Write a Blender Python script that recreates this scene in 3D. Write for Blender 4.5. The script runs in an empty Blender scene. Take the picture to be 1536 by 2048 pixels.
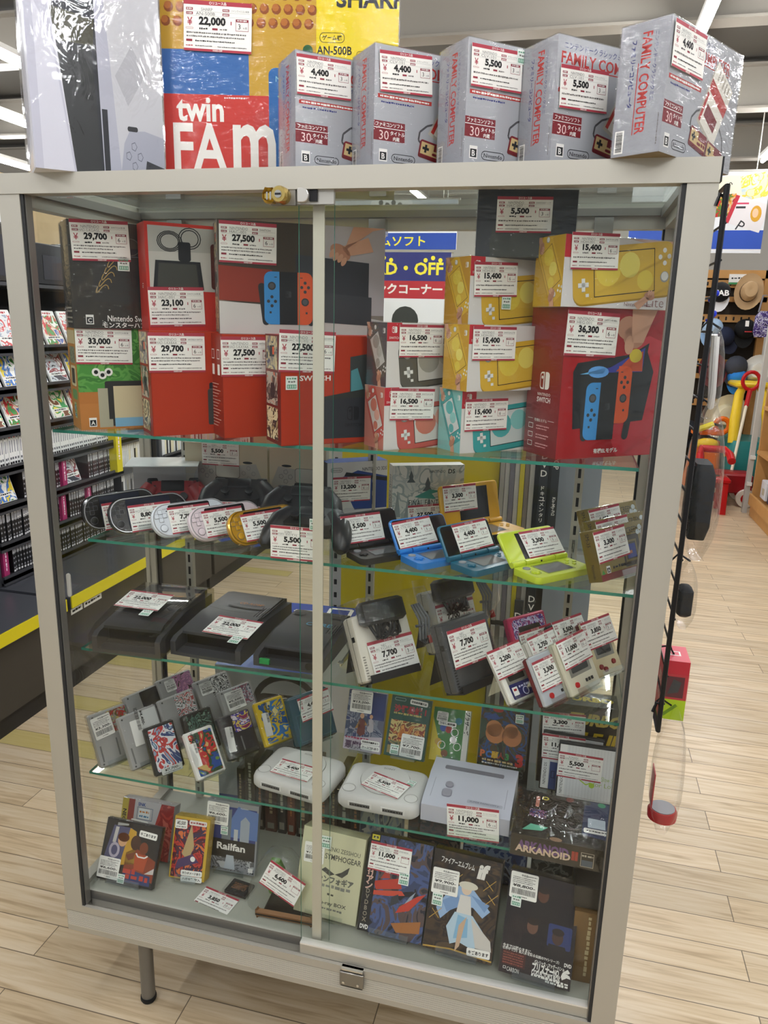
import bpy, math, random
from mathutils import Vector, Matrix

SC = bpy.context.scene
COL = SC.collection
PI = math.pi
R = math.radians
rnd = random.Random(7)

# ---------------------------------------------------------------- camera
CAM = Vector((1.0216, -1.2321, 1.6174))
cd = bpy.data.cameras.new('camera')
cam = bpy.data.objects.new('camera', cd)
COL.objects.link(cam)
_y, _p, _r = -.2385, .2489, .0253
fw = Vector((math.sin(_y)*math.cos(_p), math.cos(_y)*math.cos(_p), -math.sin(_p)))
_rt = Vector((math.cos(_y), -math.sin(_y), 0))
_up = _rt.cross(fw)
rt = math.cos(_r)*_rt + math.sin(_r)*_up
up = -math.sin(_r)*_rt + math.cos(_r)*_up
M4 = Matrix((rt, up, -fw)).transposed().to_4x4()
M4.translation = CAM
cam.matrix_world = M4
cd.sensor_fit = 'VERTICAL'
cd.sensor_height = 24.0
cd.lens = 1505.7/2048*24.0
cd.clip_start = .02
cd.clip_end = 60
SC.camera = cam

# ---------------------------------------------------------------- view, world
SC.view_settings.view_transform = 'Standard'
SC.view_settings.look = 'None'
SC.view_settings.gamma = 1
SC.view_settings.use_curve_mapping = False
SC.view_settings.exposure = 0.04
SC.cycles.use_denoising = True
SC.cycles.max_bounces = 10
SC.cycles.transparent_max_bounces = 48
SC.cycles.glossy_bounces = 4
SC.cycles.diffuse_bounces = 4
SC.cycles.caustics_reflective = False
SC.cycles.caustics_refractive = False
SC.cycles.sample_clamp_indirect = 4
W = bpy.data.worlds.new('store_air')
SC.world = W
W.use_nodes = True
W.node_tree.nodes['Background'].inputs[0].default_value = (.96, .985, 1, 1)
W.node_tree.nodes['Background'].inputs[1].default_value = .46
LAMP_STRENGTH = 112.0

# ---------------------------------------------------------------- materials
def lin(c):
    if isinstance(c, str):
        c = tuple(int(c[i:i+2], 16) for i in (0, 2, 4))
    return tuple(((v/255)/12.92 if v/255 <= .04045 else ((v/255+.055)/1.055)**2.4) for v in c[:3]) + (1,)
_m = {}
def mat(c, rough=.5, metal=0., spec=.25, bump=0., coat=0., grain=0., gscale=60.):
    """plain procedural surface of one colour; grain adds a slight mottling, bump a fine unevenness"""
    key = (c, rough, metal, spec, bump, coat, grain, gscale)
    if key in _m: return _m[key]
    m = bpy.data.materials.new('surface_'+(c if isinstance(c, str) else '_'.join(map(str, c))))
    m.use_nodes = True
    nt = m.node_tree; b = nt.nodes['Principled BSDF']
    b.inputs['Base Color'].default_value = lin(c)
    b.inputs['Roughness'].default_value = rough
    b.inputs['Metallic'].default_value = metal
    b.inputs['Specular IOR Level'].default_value = spec
    b.inputs['Coat Weight'].default_value = coat
    b.inputs['Coat Roughness'].default_value = .12
    if grain or bump:
        tc = nt.nodes.new('ShaderNodeTexCoord')
        no = nt.nodes.new('ShaderNodeTexNoise'); no.inputs['Scale'].default_value = gscale; no.inputs['Detail'].default_value = 4
        nt.links.new(tc.outputs['Object'], no.inputs['Vector'])
        if grain:
            mx = nt.nodes.new('ShaderNodeMixRGB'); mx.blend_type = 'MULTIPLY'; mx.inputs[1].default_value = lin(c)
            mr = nt.nodes.new('ShaderNodeMapRange'); mr.inputs[3].default_value = 1-grain; mr.inputs[4].default_value = 1+grain
            nt.links.new(no.outputs[0], mr.inputs[0]); nt.links.new(mr.outputs[0], mx.inputs[2]); mx.inputs[0].default_value = 1
            nt.links.new(mx.outputs[0], b.inputs['Base Color'])
        if bump:
            bp = nt.nodes.new('ShaderNodeBump'); bp.inputs['Strength'].default_value = bump; bp.inputs['Distance'].default_value = .003
            nt.links.new(no.outputs[0], bp.inputs['Height']); nt.links.new(bp.outputs[0], b.inputs['Normal'])
    _m[key] = m
    return m

def clear(name, tint, base, edge, power, rough=0., bump=0., bscale=60., stretch=(1, 1, 1), gloss=(1, 1, 1, 1), turn=0.):
    """thin clear sheet: lets light straight through and mirrors more at a grazing view"""
    m = bpy.data.materials.new(name); m.use_nodes = True
    nt = m.node_tree; N = nt.nodes; L = nt.links
    N.remove(N['Principled BSDF']); out = N['Material Output']
    tr = N.new('ShaderNodeBsdfTransparent'); tr.inputs[0].default_value = tint
    gl = N.new('ShaderNodeBsdfGlossy'); gl.inputs['Roughness'].default_value = rough; gl.inputs[0].default_value = gloss
    lw = N.new('ShaderNodeLayerWeight'); lw.inputs[0].default_value = .5
    pw = N.new('ShaderNodeMath'); pw.operation = 'POWER'; pw.inputs[1].default_value = power
    ml = N.new('ShaderNodeMath'); ml.operation = 'MULTIPLY_ADD'; ml.inputs[1].default_value = edge; ml.inputs[2].default_value = base; ml.use_clamp = True
    mx = N.new('ShaderNodeMixShader')
    L.new(lw.outputs['Facing'], pw.inputs[0]); L.new(pw.outputs[0], ml.inputs[0]); L.new(ml.outputs[0], mx.inputs[0])
    L.new(tr.outputs[0], mx.inputs[1]); L.new(gl.outputs[0], mx.inputs[2]); L.new(mx.outputs[0], out.inputs[0])
    if bump:
        tc = N.new('ShaderNodeTexCoord'); mp = N.new('ShaderNodeMapping'); mp.inputs['Scale'].default_value = stretch; mp.inputs['Rotation'].default_value = (0, turn, 0)
        no = N.new('ShaderNodeTexNoise'); no.inputs['Scale'].default_value = bscale; no.inputs['Detail'].default_value = 3; no.inputs['Distortion'].default_value = 1.2
        bp = N.new('ShaderNodeBump'); bp.inputs['Strength'].default_value = bump; bp.inputs['Distance'].default_value = .004
        L.new(tc.outputs['Object'], mp.inputs[0]); L.new(mp.outputs[0], no.inputs['Vector']); L.new(no.outputs[0], bp.inputs['Height']); L.new(bp.outputs[0], gl.inputs['Normal'])
    return m
GLASS = clear('window_glass', (.98, .99, .982, 1), .010, .7, 4)
SHELFGLASS = clear('shelf_glass', (.93, .97, .95, 1), .02, .7, 3.5)
WRAP = clear('shrink_wrap', (.98, .98, .98, 1), .03, .5, 3, .09, .6, 24, (1, 1, 3))
SLEEVE = clear('clear_sleeve', (.98, .98, .98, 1), .03, .5, 3, .08, .5, 26)
TAUT = clear('taut_wrap', (.98, .98, .98, 1), .03, .5, 3, .07, 1.0, 16, (3.2, 1, .55), turn=.55)
CRINKLE = clear('crinkled_wrap', (.96, .96, .96, 1), .06, .5, 3, .06, 1.6, 22)
BAG = clear('poly_bag', (.97, .97, .97, 1), .035, .5, 3, .10, 1.0, 34)
ACRYL = clear('clear_acrylic', (.93, .95, .95, 1), .06, .8, 2.5, .03)
SMOKE = clear('clear_lid', (.80, .80, .81, 1), .05, .7, 3, .04)
GEDGE = mat('2a7a68', .15, 0, .6)
def emit(c, s):
    m = bpy.data.materials.new('lamp_light'); m.use_nodes = True
    nt = m.node_tree; b = nt.nodes['Principled BSDF']
    b.inputs['Base Color'].default_value = lin(c); b.inputs['Emission Color'].default_value = lin(c); b.inputs['Emission Strength'].default_value = s
    return m
def art(seed, cols, scale=16., dist=2.5, rough=.3, soft=False, stretch=(1, 1, 1)):
    """printed illustration: swirling patches of the given colours"""
    m = bpy.data.materials.new('printed_picture'); m.use_nodes = True
    nt = m.node_tree; N = nt.nodes; L = nt.links; b = N['Principled BSDF']; b.inputs['Roughness'].default_value = rough; b.inputs['Specular IOR Level'].default_value = .22
    tc = N.new('ShaderNodeTexCoord'); mp = N.new('ShaderNodeMapping'); mp.inputs['Location'].default_value = (seed*3.17, seed*1.91, seed*.77); mp.inputs['Scale'].default_value = stretch
    no = N.new('ShaderNodeTexNoise'); no.inputs['Scale'].default_value = scale; no.inputs['Detail'].default_value = 2.5; no.inputs['Distortion'].default_value = dist
    cr = N.new('ShaderNodeValToRGB'); cr.color_ramp.interpolation = 'LINEAR' if soft else 'CONSTANT'
    el = cr.color_ramp.elements
    n = len(cols)
    while len(el) < n: el.new(.5)
    for i, c in enumerate(cols):
        el[i].position = 0 if i == 0 else .30+.40*(i/(n-.0)); el[i].color = lin(c)
    L.new(tc.outputs['Object'], mp.inputs[0]); L.new(mp.outputs[0], no.inputs['Vector']); L.new(no.outputs[0], cr.inputs[0]); L.new(cr.outputs[0], b.inputs['Base Color'])
    return m
ALU = mat('b4b0a5', .42, .4, .5)
ALUD = mat('8d8a84', .35, .6, .5)
BLACK = mat('141416', .45); BLK2 = mat('232326', .5); WHITE = mat('e9e7e2', .45); RUBBER = mat('1a1b1d', .7)
CHROME = mat('d8d8d4', .18, 1.0)

# ---------------------------------------------------------------- text outlines
_td = bpy.data.curves.new('lettering', 'FONT'); _to = bpy.data.objects.new('lettering', _td)
_td.resolution_u = 2; _td.dimensions = '2D'; _td.fill_mode = 'FRONT'
_tc = {}
def glyphs(s, bold):
    k = (s, bold)
    if k not in _tc:
        _td.body = s; _td.offset = bold; _td.size = 1
        me = _to.to_mesh()
        vs = [(v.co.x, v.co.y) for v in me.vertices]; fs = [tuple(p.vertices) for p in me.polygons]
        _to.to_mesh_clear()
        if not vs: vs = [(0, 0), (.1, 0), (.1, .1)]; fs = [(0, 1, 2)]
        xs = [v[0] for v in vs]; ys = [v[1] for v in vs]
        _tc[k] = (vs, fs, min(xs), max(xs), min(ys), max(ys))
    return _tc[k]

class Fr:
    """a flat face to print on: origin, right, up, outward normal, size"""
    def __init__(s, o, u, v, w=None, h=None, off=0.):
        s.o = Vector(o); s.u = Vector(u).normalized(); s.v = Vector(v).normalized(); s.n = s.u.cross(s.v); s.w = w; s.h = h
        s.o = s.o+s.n*off
    def at(s, a, b, l=0): return s.o+s.u*a+s.v*b+s.n*(l*.00012)
    def mat4(s, a, b, l, rot=0.):
        c, q = math.cos(rot), math.sin(rot)
        m = Matrix((s.u*c+s.v*q, s.v*c-s.u*q, s.n)).transposed().to_4x4(); m.translation = s.o+s.u*a+s.v*b+s.n*l
        return m
def clip(pts, w, h):
    for ax, lim, sg in ((0, 0, 1), (0, w, -1), (1, 0, 1), (1, h, -1)):
        out = []
        for i in range(len(pts)):
            p, q = pts[i-1], pts[i]
            dp, dq = sg*(p[ax]-lim), sg*(q[ax]-lim)
            if (dp >= 0) != (dq >= 0):
                t = dp/(dp-dq); out.append((p[0]+(q[0]-p[0])*t, p[1]+(q[1]-p[1])*t))
            if dq >= 0: out.append(q)
        pts = out
        if len(pts) < 3: return []
    return pts
def circ(cx, cy, rx, ry=None, n=16, a0=0, a1=2*PI):
    ry = rx if ry is None else ry
    full = abs(a1-a0-2*PI) < 1e-6
    k = n if full else n+1
    return [(cx+rx*math.cos(a0+(a1-a0)*i/n), cy+ry*math.sin(a0+(a1-a0)*i/n)) for i in range(k)]
def rrp(x0, y0, x1, y1, r, n=4):
    if not isinstance(r, (tuple, list)): r = (r,)*4            # bl, br, tr, tl
    P = []
    for (cx, cy, a, q) in ((x0+r[0], y0+r[0], PI, r[0]), (x1-r[1], y0+r[1], 1.5*PI, r[1]), (x1-r[2], y1-r[2], 0, r[2]), (x0+r[3], y1-r[3], .5*PI, r[3])):
        if q <= 0: P.append((cx, cy)); continue
        P += [(cx+q*math.cos(a+PI/2*i/n), cy+q*math.sin(a+PI/2*i/n)) for i in range(n+1)]
    return P
def xf(pts, dx=0, dy=0, s=1, rot=0):
    c, q = math.cos(rot), math.sin(rot)
    return [(dx+s*(x*c-y*q), dy+s*(x*q+y*c)) for x, y in pts]

class MB:
    """collects shapes and links them as ONE mesh object"""
    def __init__(s): s.v = []; s.f = []; s.m = []; s.ms = []; s.T = None
    def mi(s, m):
        if m not in s.ms: s.ms.append(m)
        return s.ms.index(m)
    def add(s, vs, fs, m):
        b = len(s.v); i = s.mi(m)
        s.v += [tuple(s.T @ Vector(v)) if s.T is not None else tuple(v) for v in vs]
        for f in fs: s.f.append(tuple(b+k for k in f)); s.m.append(i)
    def quad(s, a, b, c, d, m): s.add([a, b, c, d], [(0, 1, 2, 3)], m)
    def box(s, x0, y0, z0, x1, y1, z1, m, **faces):
        vs = [(x0, y0, z0), (x1, y0, z0), (x1, y1, z0), (x0, y1, z0), (x0, y0, z1), (x1, y0, z1), (x1, y1, z1), (x0, y1, z1)]
        for k, f in dict(bottom=(0, 3, 2, 1), top=(4, 5, 6, 7), front=(0, 1, 5, 4), back=(2, 3, 7, 6), left=(3, 0, 4, 7), right=(1, 2, 6, 5)).items():
            q = faces.get(k, m)
            if q is not None: s.add([vs[i] for i in f], [(0, 1, 2, 3)], q)
    def rbox(s, x0, y0, z0, x1, y1, z1, m, b=.003):
        """box with chamfered edges"""
        P = []
        for z, i in ((z0, b), (z0+b, 0), (z1-b, 0), (z1, b)):
            P.append([(x, y, z) for x, y in rrp(x0+i, y0+i, x1-i, y1-i, b, 2)])
        s.loft(P, m)
    def loft(s, rings, m, cap=True, closed=False):
        n = len(rings[0]); vs = [p for r in rings for p in r]; fs = []
        k = len(rings)
        for i in range(k if closed else k-1):
            for j in range(n):
                a, b = i*n+j, i*n+(j+1) % n; c, d = ((i+1) % k)*n+(j+1) % n, ((i+1) % k)*n+j
                fs.append((a, b, c, d))
        if cap and not closed: fs += [tuple(range(n-1, -1, -1)), tuple((k-1)*n+j for j in range(n))]
        s.add(vs, fs, m)
    def prism(s, pts, f, t0, t1, m, b=0., top=None):
        """2D outline on frame f raised from t0 to t1 along its normal, b = chamfer"""
        cx = sum(p[0] for p in pts)/len(pts); cy = sum(p[1] for p in pts)/len(pts)
        hx = max(abs(p[0]-cx) for p in pts) or 1; hy = max(abs(p[1]-cy) for p in pts) or 1
        def ring(t, i): return [f.o+f.u*(cx+(x-cx)*(1-i/hx))+f.v*(cy+(y-cy)*(1-i/hy))+f.n*t for x, y in pts]
        rs = [ring(t0, 0), ring(t1, 0)] if not b else [ring(t0, b), ring(t0+b, 0), ring(t1-b, 0), ring(t1, b)]
        s.loft(rs, m)
    def tube(s, pts, r, m, n=8, closed=False):
        pts = [Vector(p) for p in pts]; rings = []; k = len(pts); prev = None
        for i, p in enumerate(pts):
            a = pts[i-1] if (i or closed) else p; b = pts[(i+1) % k] if (i < k-1 or closed) else p
            t = (b-a).normalized()
            if prev is None:
                prev = t.orthogonal().normalized()
            prev = (prev-t*prev.dot(t)).normalized(); q = t.cross(prev)
            rr = r[i] if isinstance(r, (list, tuple)) else r
            rings.append([p+(prev*math.cos(2*PI*j/n)+q*math.sin(2*PI*j/n))*rr for j in range(n)])
        s.loft(rings, m, True, closed)
    def lathe(s, prof, m, M=None, n=20):
        M = M or Matrix.Identity(4); rings = [[M @ Vector((max(r, 1e-5)*math.cos(2*PI*j/n), max(r, 1e-5)*math.sin(2*PI*j/n), z)) for j in range(n)] for r, z in prof]
        s.loft(rings, m)
    def ball(s, c, rx, ry, rz, m, n=14, k=8, M=None):
        M = M or Matrix.Identity(4); c = Vector(c)
        rings = [[M @ (c+Vector((rx*math.sin(PI*i/k)*math.cos(2*PI*j/n), ry*math.sin(PI*i/k)*math.sin(2*PI*j/n), -rz*math.cos(PI*i/k)))) for j in range(n)] for i in range(1, k)]
        s.loft(rings, m)
    # ---- printing on a face
    def poly(s, f, pts, m, l=1):
        if f.w is not None and any(x < 0 or y < 0 or x > f.w or y > f.h for x, y in pts):
            pts = clip(pts, f.w, f.h)
            if not pts: return
        s.add([f.at(x, y, l) for x, y in pts], [tuple(range(len(pts)))], m)
    def rect(s, f, x0, y0, x1, y1, m, l=1): s.poly(f, [(x0, y0), (x1, y0), (x1, y1), (x0, y1)], m, l)
    def frame(s, f, x0, y0, x1, y1, t, m, l=1):
        s.rect(f, x0, y0, x1, y0+t, m, l); s.rect(f, x0, y1-t, x1, y1, m, l); s.rect(f, x0, y0+t, x0+t, y1-t, m, l); s.rect(f, x1-t, y0+t, x1, y1-t, m, l)
    def ring(s, f, pts, t, m, l=1):
        cx = sum(p[0] for p in pts)/len(pts); cy = sum(p[1] for p in pts)/len(pts); hx = max(abs(p[0]-cx) for p in pts); hy = max(abs(p[1]-cy) for p in pts)
        ins = [(cx+(x-cx)*(1-t/hx), cy+(y-cy)*(1-t/hy)) for x, y in pts]
        for i in range(len(pts)): s.poly(f, [pts[i-1], pts[i], ins[i], ins[i-1]], m, l)
    def line(s, f, pts, t, m, l=1):
        for (a, b), (c, d) in zip(pts, pts[1:]):
            q = math.hypot(c-a, d-b) or 1; nx, ny = -(d-b)/q*t/2, (c-a)/q*t/2
            s.poly(f, [(a+nx, b+ny), (a-nx, b-ny), (c-nx, d-ny), (c+nx, d+ny)], m, l)
    def text(s, f, t, x, y, h, m, al='c', bold=0., width=None, rot=0., l=2, slant=0., sx=1.):
        """lettering h high; x, y = its anchor at mid height; width stretches it to fit"""
        vs, fs, x0, x1, y0, y1 = glyphs(t, bold)
        k = h/(y1-y0); kx = width/(x1-x0) if width else k*sx
        wd = (x1-x0)*kx; ox = {'c': -wd/2, 'l': 0, 'r': -wd}[al]
        c, q = math.cos(rot), math.sin(rot)
        P = []
        for a, b in vs:
            u, v = ox+(a-x0)*kx, (b-y0)*k-h/2; u += slant*v
            P.append((x+u*c-v*q, y+u*q+v*c))
        if f.w is None or all(0 <= a <= f.w and 0 <= b <= f.h for a, b in P):
            s.add([f.at(a, b, l) for a, b in P], fs, m)
        else:
            for g in fs: s.poly(f, [P[i] for i in g], m, l)
    def fine(s, f, x0, x1, y, h, m, seed=0, l=2):
        """a line of print too small to read"""
        q = random.Random(seed); x = x0
        while x < x1:
            w = h*q.uniform(.5, 1.6); s.rect(f, x, y-h/2*q.uniform(.5, 1), min(x+w, x1), y+h/2*q.uniform(.5, 1), m, l); x += w+h*q.uniform(.12, .5)
    def bars(s, f, x0, y0, x1, y1, m, seed=0, l=2):
        q = random.Random(seed); x = x0; u = (x1-x0)/70
        while x < x1: w = u*q.choice((.6, .8, 1.3)); s.rect(f, x, y0, x+w, y1, m, l); x += w+u*q.choice((.7, 1., 1.4))
    def build(s, name, parent=None, label=None, loc=None, M=None, smooth=True):
        me = bpy.data.meshes.new(name); me.from_pydata(s.v, [], s.f)
        for m in s.ms: me.materials.append(m)
        me.polygons.foreach_set('material_index', s.m)
        if smooth:
            me.polygons.foreach_set('use_smooth', [True]*len(s.f)); me.set_sharp_from_angle(angle=R(38))
        me.update()
        o = bpy.data.objects.new(name, me); COL.objects.link(o)
        if parent: o.parent = parent
        if M is not None: o.matrix_local = M
        if loc is not None: o.location = loc
        if label: o['label'] = label
        return o
def tagit(o, label, cat, group=None, kind=None):
    if label: o['label'] = label
    if cat: o['category'] = cat
    if group: o['group'] = group
    if kind: o['kind'] = kind
    return o
def thing(name, label, cat, loc=(0, 0, 0), rot=(0, 0, 0), group=None):
    o = bpy.data.objects.new(name, None); COL.objects.link(o); o.empty_display_size = .05
    o.location = loc; o.rotation_euler = rot
    return tagit(o, label, cat, group)
def struct(mb, name): return tagit(mb.build(name), None, None, None, 'structure')
def kids(o): return [c for c in bpy.data.objects if c.parent == o]
def dup(o, loc, rot=None, label=None, parent=None):
    c = o.copy(); COL.objects.link(c)
    if parent: c.parent = parent
    if loc is not None: c.location = loc
    if rot is not None: c.rotation_euler = rot
    if label: c['label'] = label
    for k in kids(o): dup(k, None, None, None, c)
    return c
def FF(w, h, y=0.): return Fr((0, y, 0), (1, 0, 0), (0, 0, 1), w, h)          # front face of a box at the origin
def FL(d, h, x=0.): return Fr((x, d, 0), (0, -1, 0), (0, 0, 1), d, h)         # left side
def FT(w, d, h): return Fr((0, 0, h), (1, 0, 0), (0, 1, 0), w, d)             # top

# ================================================================ the room
def wood_floor():
    m = bpy.data.materials.new('wood_planks'); m.use_nodes = True
    nt = m.node_tree; N = nt.nodes; L = nt.links; b = N['Principled BSDF']
    def math_(op, a, c=None, clampit=False):
        n = N.new('ShaderNodeMath'); n.operation = op; n.use_clamp = clampit
        for i, q in enumerate((a, c)):
            if q is None: continue
            if isinstance(q, (int, float)): n.inputs[i].default_value = q
            else: L.new(q, n.inputs[i])
        return n.outputs[0]
    tc = N.new('ShaderNodeTexCoord'); sp = N.new('ShaderNodeSeparateXYZ'); L.new(tc.outputs['Object'], sp.inputs[0])
    PWID, PL = .1028, .9
    t = math_('DIVIDE', math_('SUBTRACT', sp.outputs[1], .118), PWID); row = math_('FLOOR', t); fy = math_('SUBTRACT', t, row)
    half = math_('MODULO', math_('ABSOLUTE', row), 2.)
    u = math_('ADD', math_('DIVIDE', math_('SUBTRACT', sp.outputs[0], 1.588), PL), math_('MULTIPLY', half, .5)); colm = math_('FLOOR', u); fx = math_('SUBTRACT', u, colm)
    dy = math_('MULTIPLY', math_('MINIMUM', fy, math_('SUBTRACT', 1., fy)), PWID); dx = math_('MULTIPLY', math_('MINIMUM', fx, math_('SUBTRACT', 1., fx)), PL)
    seam = math_('LESS_THAN', math_('MINIMUM', dx, dy), .0013)
    cb = N.new('ShaderNodeCombineXYZ'); L.new(row, cb.inputs[0]); L.new(colm, cb.inputs[1])
    wn = N.new('ShaderNodeTexWhiteNoise'); wn.noise_dimensions = '2D'; L.new(cb.outputs[0], wn.inputs['Vector'])
    # grain, shifted per plank
    mp = N.new('ShaderNodeMapping'); mp.inputs['Scale'].default_value = (1.6, 24, 1)
    ad = N.new('ShaderNodeVectorMath'); ad.operation = 'ADD'; L.new(tc.outputs['Object'], ad.inputs[0]); L.new(wn.outputs['Color'], ad.inputs[1]); L.new(ad.outputs[0], mp.inputs[0])
    no = N.new('ShaderNodeTexNoise'); no.inputs['Scale'].default_value = 2.4; no.inputs['Detail'].default_value = 6; no.inputs['Distortion'].default_value = .8; L.new(mp.outputs[0], no.inputs['Vector'])
    cr = N.new('ShaderNodeValToRGB'); e = cr.color_ramp.elements
    e[0].position = .3; e[0].color = lin('ad9676'); e[1].position = .64; e[1].color = lin('d3c1a4'); q = e.new(.46); q.color = lin('c8b291'); L.new(no.outputs[0], cr.inputs[0])
    tone = N.new('ShaderNodeMixRGB'); tone.blend_type = 'MULTIPLY'; tone.inputs[0].default_value = 1; L.new(cr.outputs[0], tone.inputs[1])
    mr = N.new('ShaderNodeMapRange'); mr.inputs[3].default_value = .88; mr.inputs[4].default_value = 1.08; L.new(wn.outputs['Value'], mr.inputs[0]); L.new(mr.outputs[0], tone.inputs[2])
    # some planks at the shelf side are a yellower board
    yel = math_('MULTIPLY', math_('GREATER_THAN', wn.outputs['Value'], .72), math_('LESS_THAN', sp.outputs[0], .2))
    my = N.new('ShaderNodeMixRGB'); my.blend_type = 'MIX'; my.inputs[2].default_value = lin('b5a556'); L.new(math_('MULTIPLY', yel, .7), my.inputs[0]); L.new(tone.outputs[0], my.inputs[1])
    ms = N.new('ShaderNodeMixRGB'); ms.inputs[2].default_value = lin('4a3c2e'); L.new(math_('MULTIPLY', seam, .85), ms.inputs[0]); L.new(my.outputs[0], ms.inputs[1]); L.new(ms.outputs[0], b.inputs['Base Color'])
    b.inputs['Roughness'].default_value = .3; b.inputs['Specular IOR Level'].default_value = .45
    bp = N.new('ShaderNodeBump'); bp.inputs['Strength'].default_value = .12; bp.inputs['Distance'].default_value = .002; L.new(no.outputs[0], bp.inputs['Height']); L.new(bp.outputs[0], b.inputs['Normal'])
    return m
mb = MB(); mb.quad((-4, -4.5, 0), (6, -4.5, 0), (6, 10, 0), (-4, 10, 0), wood_floor()); struct(mb, 'floor')
CEIL = mat('4e4a43', .8, grain=.06, gscale=3)
mb = MB(); mb.box(-7, -4.5, 3.55, 6, 10, 3.65, CEIL)
for i in range(11): mb.box(-7, -3+i*1.2, 3.542, 6, -2.98+i*1.2, 3.55, mat('403c37', .8))
struct(mb, 'ceiling')
mb = MB(); mb.box(-7, 10, 0, 6, 10.1, 3.65, mat('c9c6be', .8)); struct(mb, 'wall_back')
WL = mat('b9a27c', .7, grain=.1, gscale=30)
mb = MB(); mb.box(-1.86, .2, 0, -1.76, 6.2, 2.27, WL); mb.box(-1.759, 2.05, 1.55, -1.75, 2.32, 2.25, mat('e6e6e8', .5)); struct(mb, 'wall_left')
BEAM = mat('989288', .55)
for i, y in enumerate((3.6, 5.4, 7.2, 9.0)):
    mb = MB()
    mb.box(-7, y-.07, 3.2, 6, y+.07, 3.215, BEAM); mb.box(-7, y-.07, 3.49, 6, y+.07, 3.505, BEAM); mb.box(-7, y-.006, 3.215, 6, y+.006, 3.49, BEAM)
    struct(mb, 'trim_%d' % (i+1))
# ---- ceiling lamps: channel and tube
TUBE = emit('fcfdff', LAMP_STRENGTH)
def lamp_proto():
    t = thing('ceiling_lamp', '', 'lamp')
    mb = MB(); mb.box(-.03, -.65, .03, .03, .65, .06, mat('e4e2dc', .5)); mb.box(-.008, -.4, .06, .008, -.385, .515, mat('b5b2ac', .5)); mb.box(-.008, .385, .06, .008, .4, .515, mat('b5b2ac', .5)); mb.build('housing', t)
    mb = MB(); mb.lathe([(0, -.62), (.017, -.62), (.017, .62), (0, .62)], TUBE, Matrix.Rotation(PI/2, 4, 'X'), 12); mb.build('tube', t)
    return t
L0 = lamp_proto()
LAMPS = [(-2.3, 2.75, 'strip lamp at the upper left edge above the game shelves'), (-3.3, 4.3, 'middle one of the strip lamps left of the white carton'), (-4.55, 5.55, 'farthest strip lamp left of the white carton, just over the case rail'),
         (1.5, 2.75, 'strip lamp beside the grey carton that hangs over the case corner'), (2.45, 5.75, 'small far strip lamp at the right edge above the banner'),
         (-2.3, 4.4, None), (-2.3, 6., None), (.3, 4.6, None), (1.5, 4.4, None), (.3, 6.4, None), (-2.3, 1.0, None), (-2.3, -.8, None), (1.5, -.9, None), (.0, -.9, None), (1.5, -2.6, None), (-.6, -2.6, None), (.5, -3.4, None), (-1.8, -2.2, None), (2.4, -2.2, None), (.2, 1.3, None), (1.5, .9, None), (3.2, 1.4, None), (3.2, 3.4, None), (3.4, -.8, None), (2.9, 7.6, None), (-.9, 8.2, None)]  # unseen lamps before the case are added to brighten its front
for i, (x, y, lb) in enumerate(LAMPS):
    o = L0 if i == 0 else dup(L0, None)
    o.location = (x, y, 3.03); o['label'] = lb or 'white ceiling strip lamp out of view, those before the case added for light'; o['group'] = 'ceiling strip lamps'

# ================================================================ left: game shelves
SHELFM = mat('3b3c40', .45); COUNTER = mat('4a4c52', .28, 0, .5); BASEM = mat('3c3831', .5); YEL = mat('d8c81e', .4)
SHX = -1.30
def shelf_bay(y0, y1, label, stickers):
    t = thing('game_shelf', label, 'shelf', (SHX, y0, 0), group='dark shelf bays along the left aisle')
    l = y1-y0
    mb = MB(); mb.box(-.28, .004, .1, .31, l-.004, .395, BASEM); mb.box(-.28, .004, 0, .275, l-.004, .1, mat('2b2926', .6)); mb.build('base_cabinet', t)
    mb = MB(); mb.box(-.28, 0, .395, .335, l, .45, COUNTER)
    mb.build('counter', t)
    mb = MB(); mb.box(.335, .003, .400, .34, l-.003, .452, YEL); 
    if stickers:
        f = Fr((.3402, 0, .4), (0, 1, 0), (0, 0, 1)); mb.poly(f, rrp(.02, .012, .13, .042, .006), WHITE); mb.fine(f, .035, .115, .027, .014, BLACK, 3)
    mb.build('price_rail', t)
    mb = MB(); mb.box(-.30, 0, .45, -.28, l, 1.72, mat('26272a', .6)); mb.build('back_panel', t)
    for e in (0, l-.025): mb = MB(); mb.box(-.28, e, .45, -.02, e+.025, 1.72, SHELFM); mb.build('upright', t)
    for z, d0, d1 in ((.484, -.28, .0), (.634, -.28, .0), (.799, -.28, .0), (.962, -.28, .0), (1.124, -.28, .0), (1.295, -.28, .0), (1.463, -.28, .0)):
        mb = MB(); mb.box(d0, .02, z-.018, d1, l-.02, z, SHELFM); mb.box(d1-.008, .02, z-.03, d1, l-.02, z+.012, SHELFM); mb.build('shelf_board', t)
    return t
bay = shelf_bay(.0, 1.335, 'dark game shelf bay cut off at the left edge of the photo', True)
bay2 = shelf_bay(1.36, 2.70, 'dark game shelf bay seen through the left glass of the case', False)
f = Fr((.3105, 0, 0), (0, 1, 0), (0, 0, 1)); mb = MB(); mb.rect(f, .03, .355, .11, .385, WHITE); mb.rect(f, .12, .355, .25, .385, WHITE); mb.fine(f, .04, .1, .37, .012, BLACK, 2); mb.fine(f, .13, .24, .37, .012, BLACK, 5); mb.build('shelf_label', bay2)
shelf_bay(2.73, 4.10, 'dark game shelf bay farthest along the left aisle', False)

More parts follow.
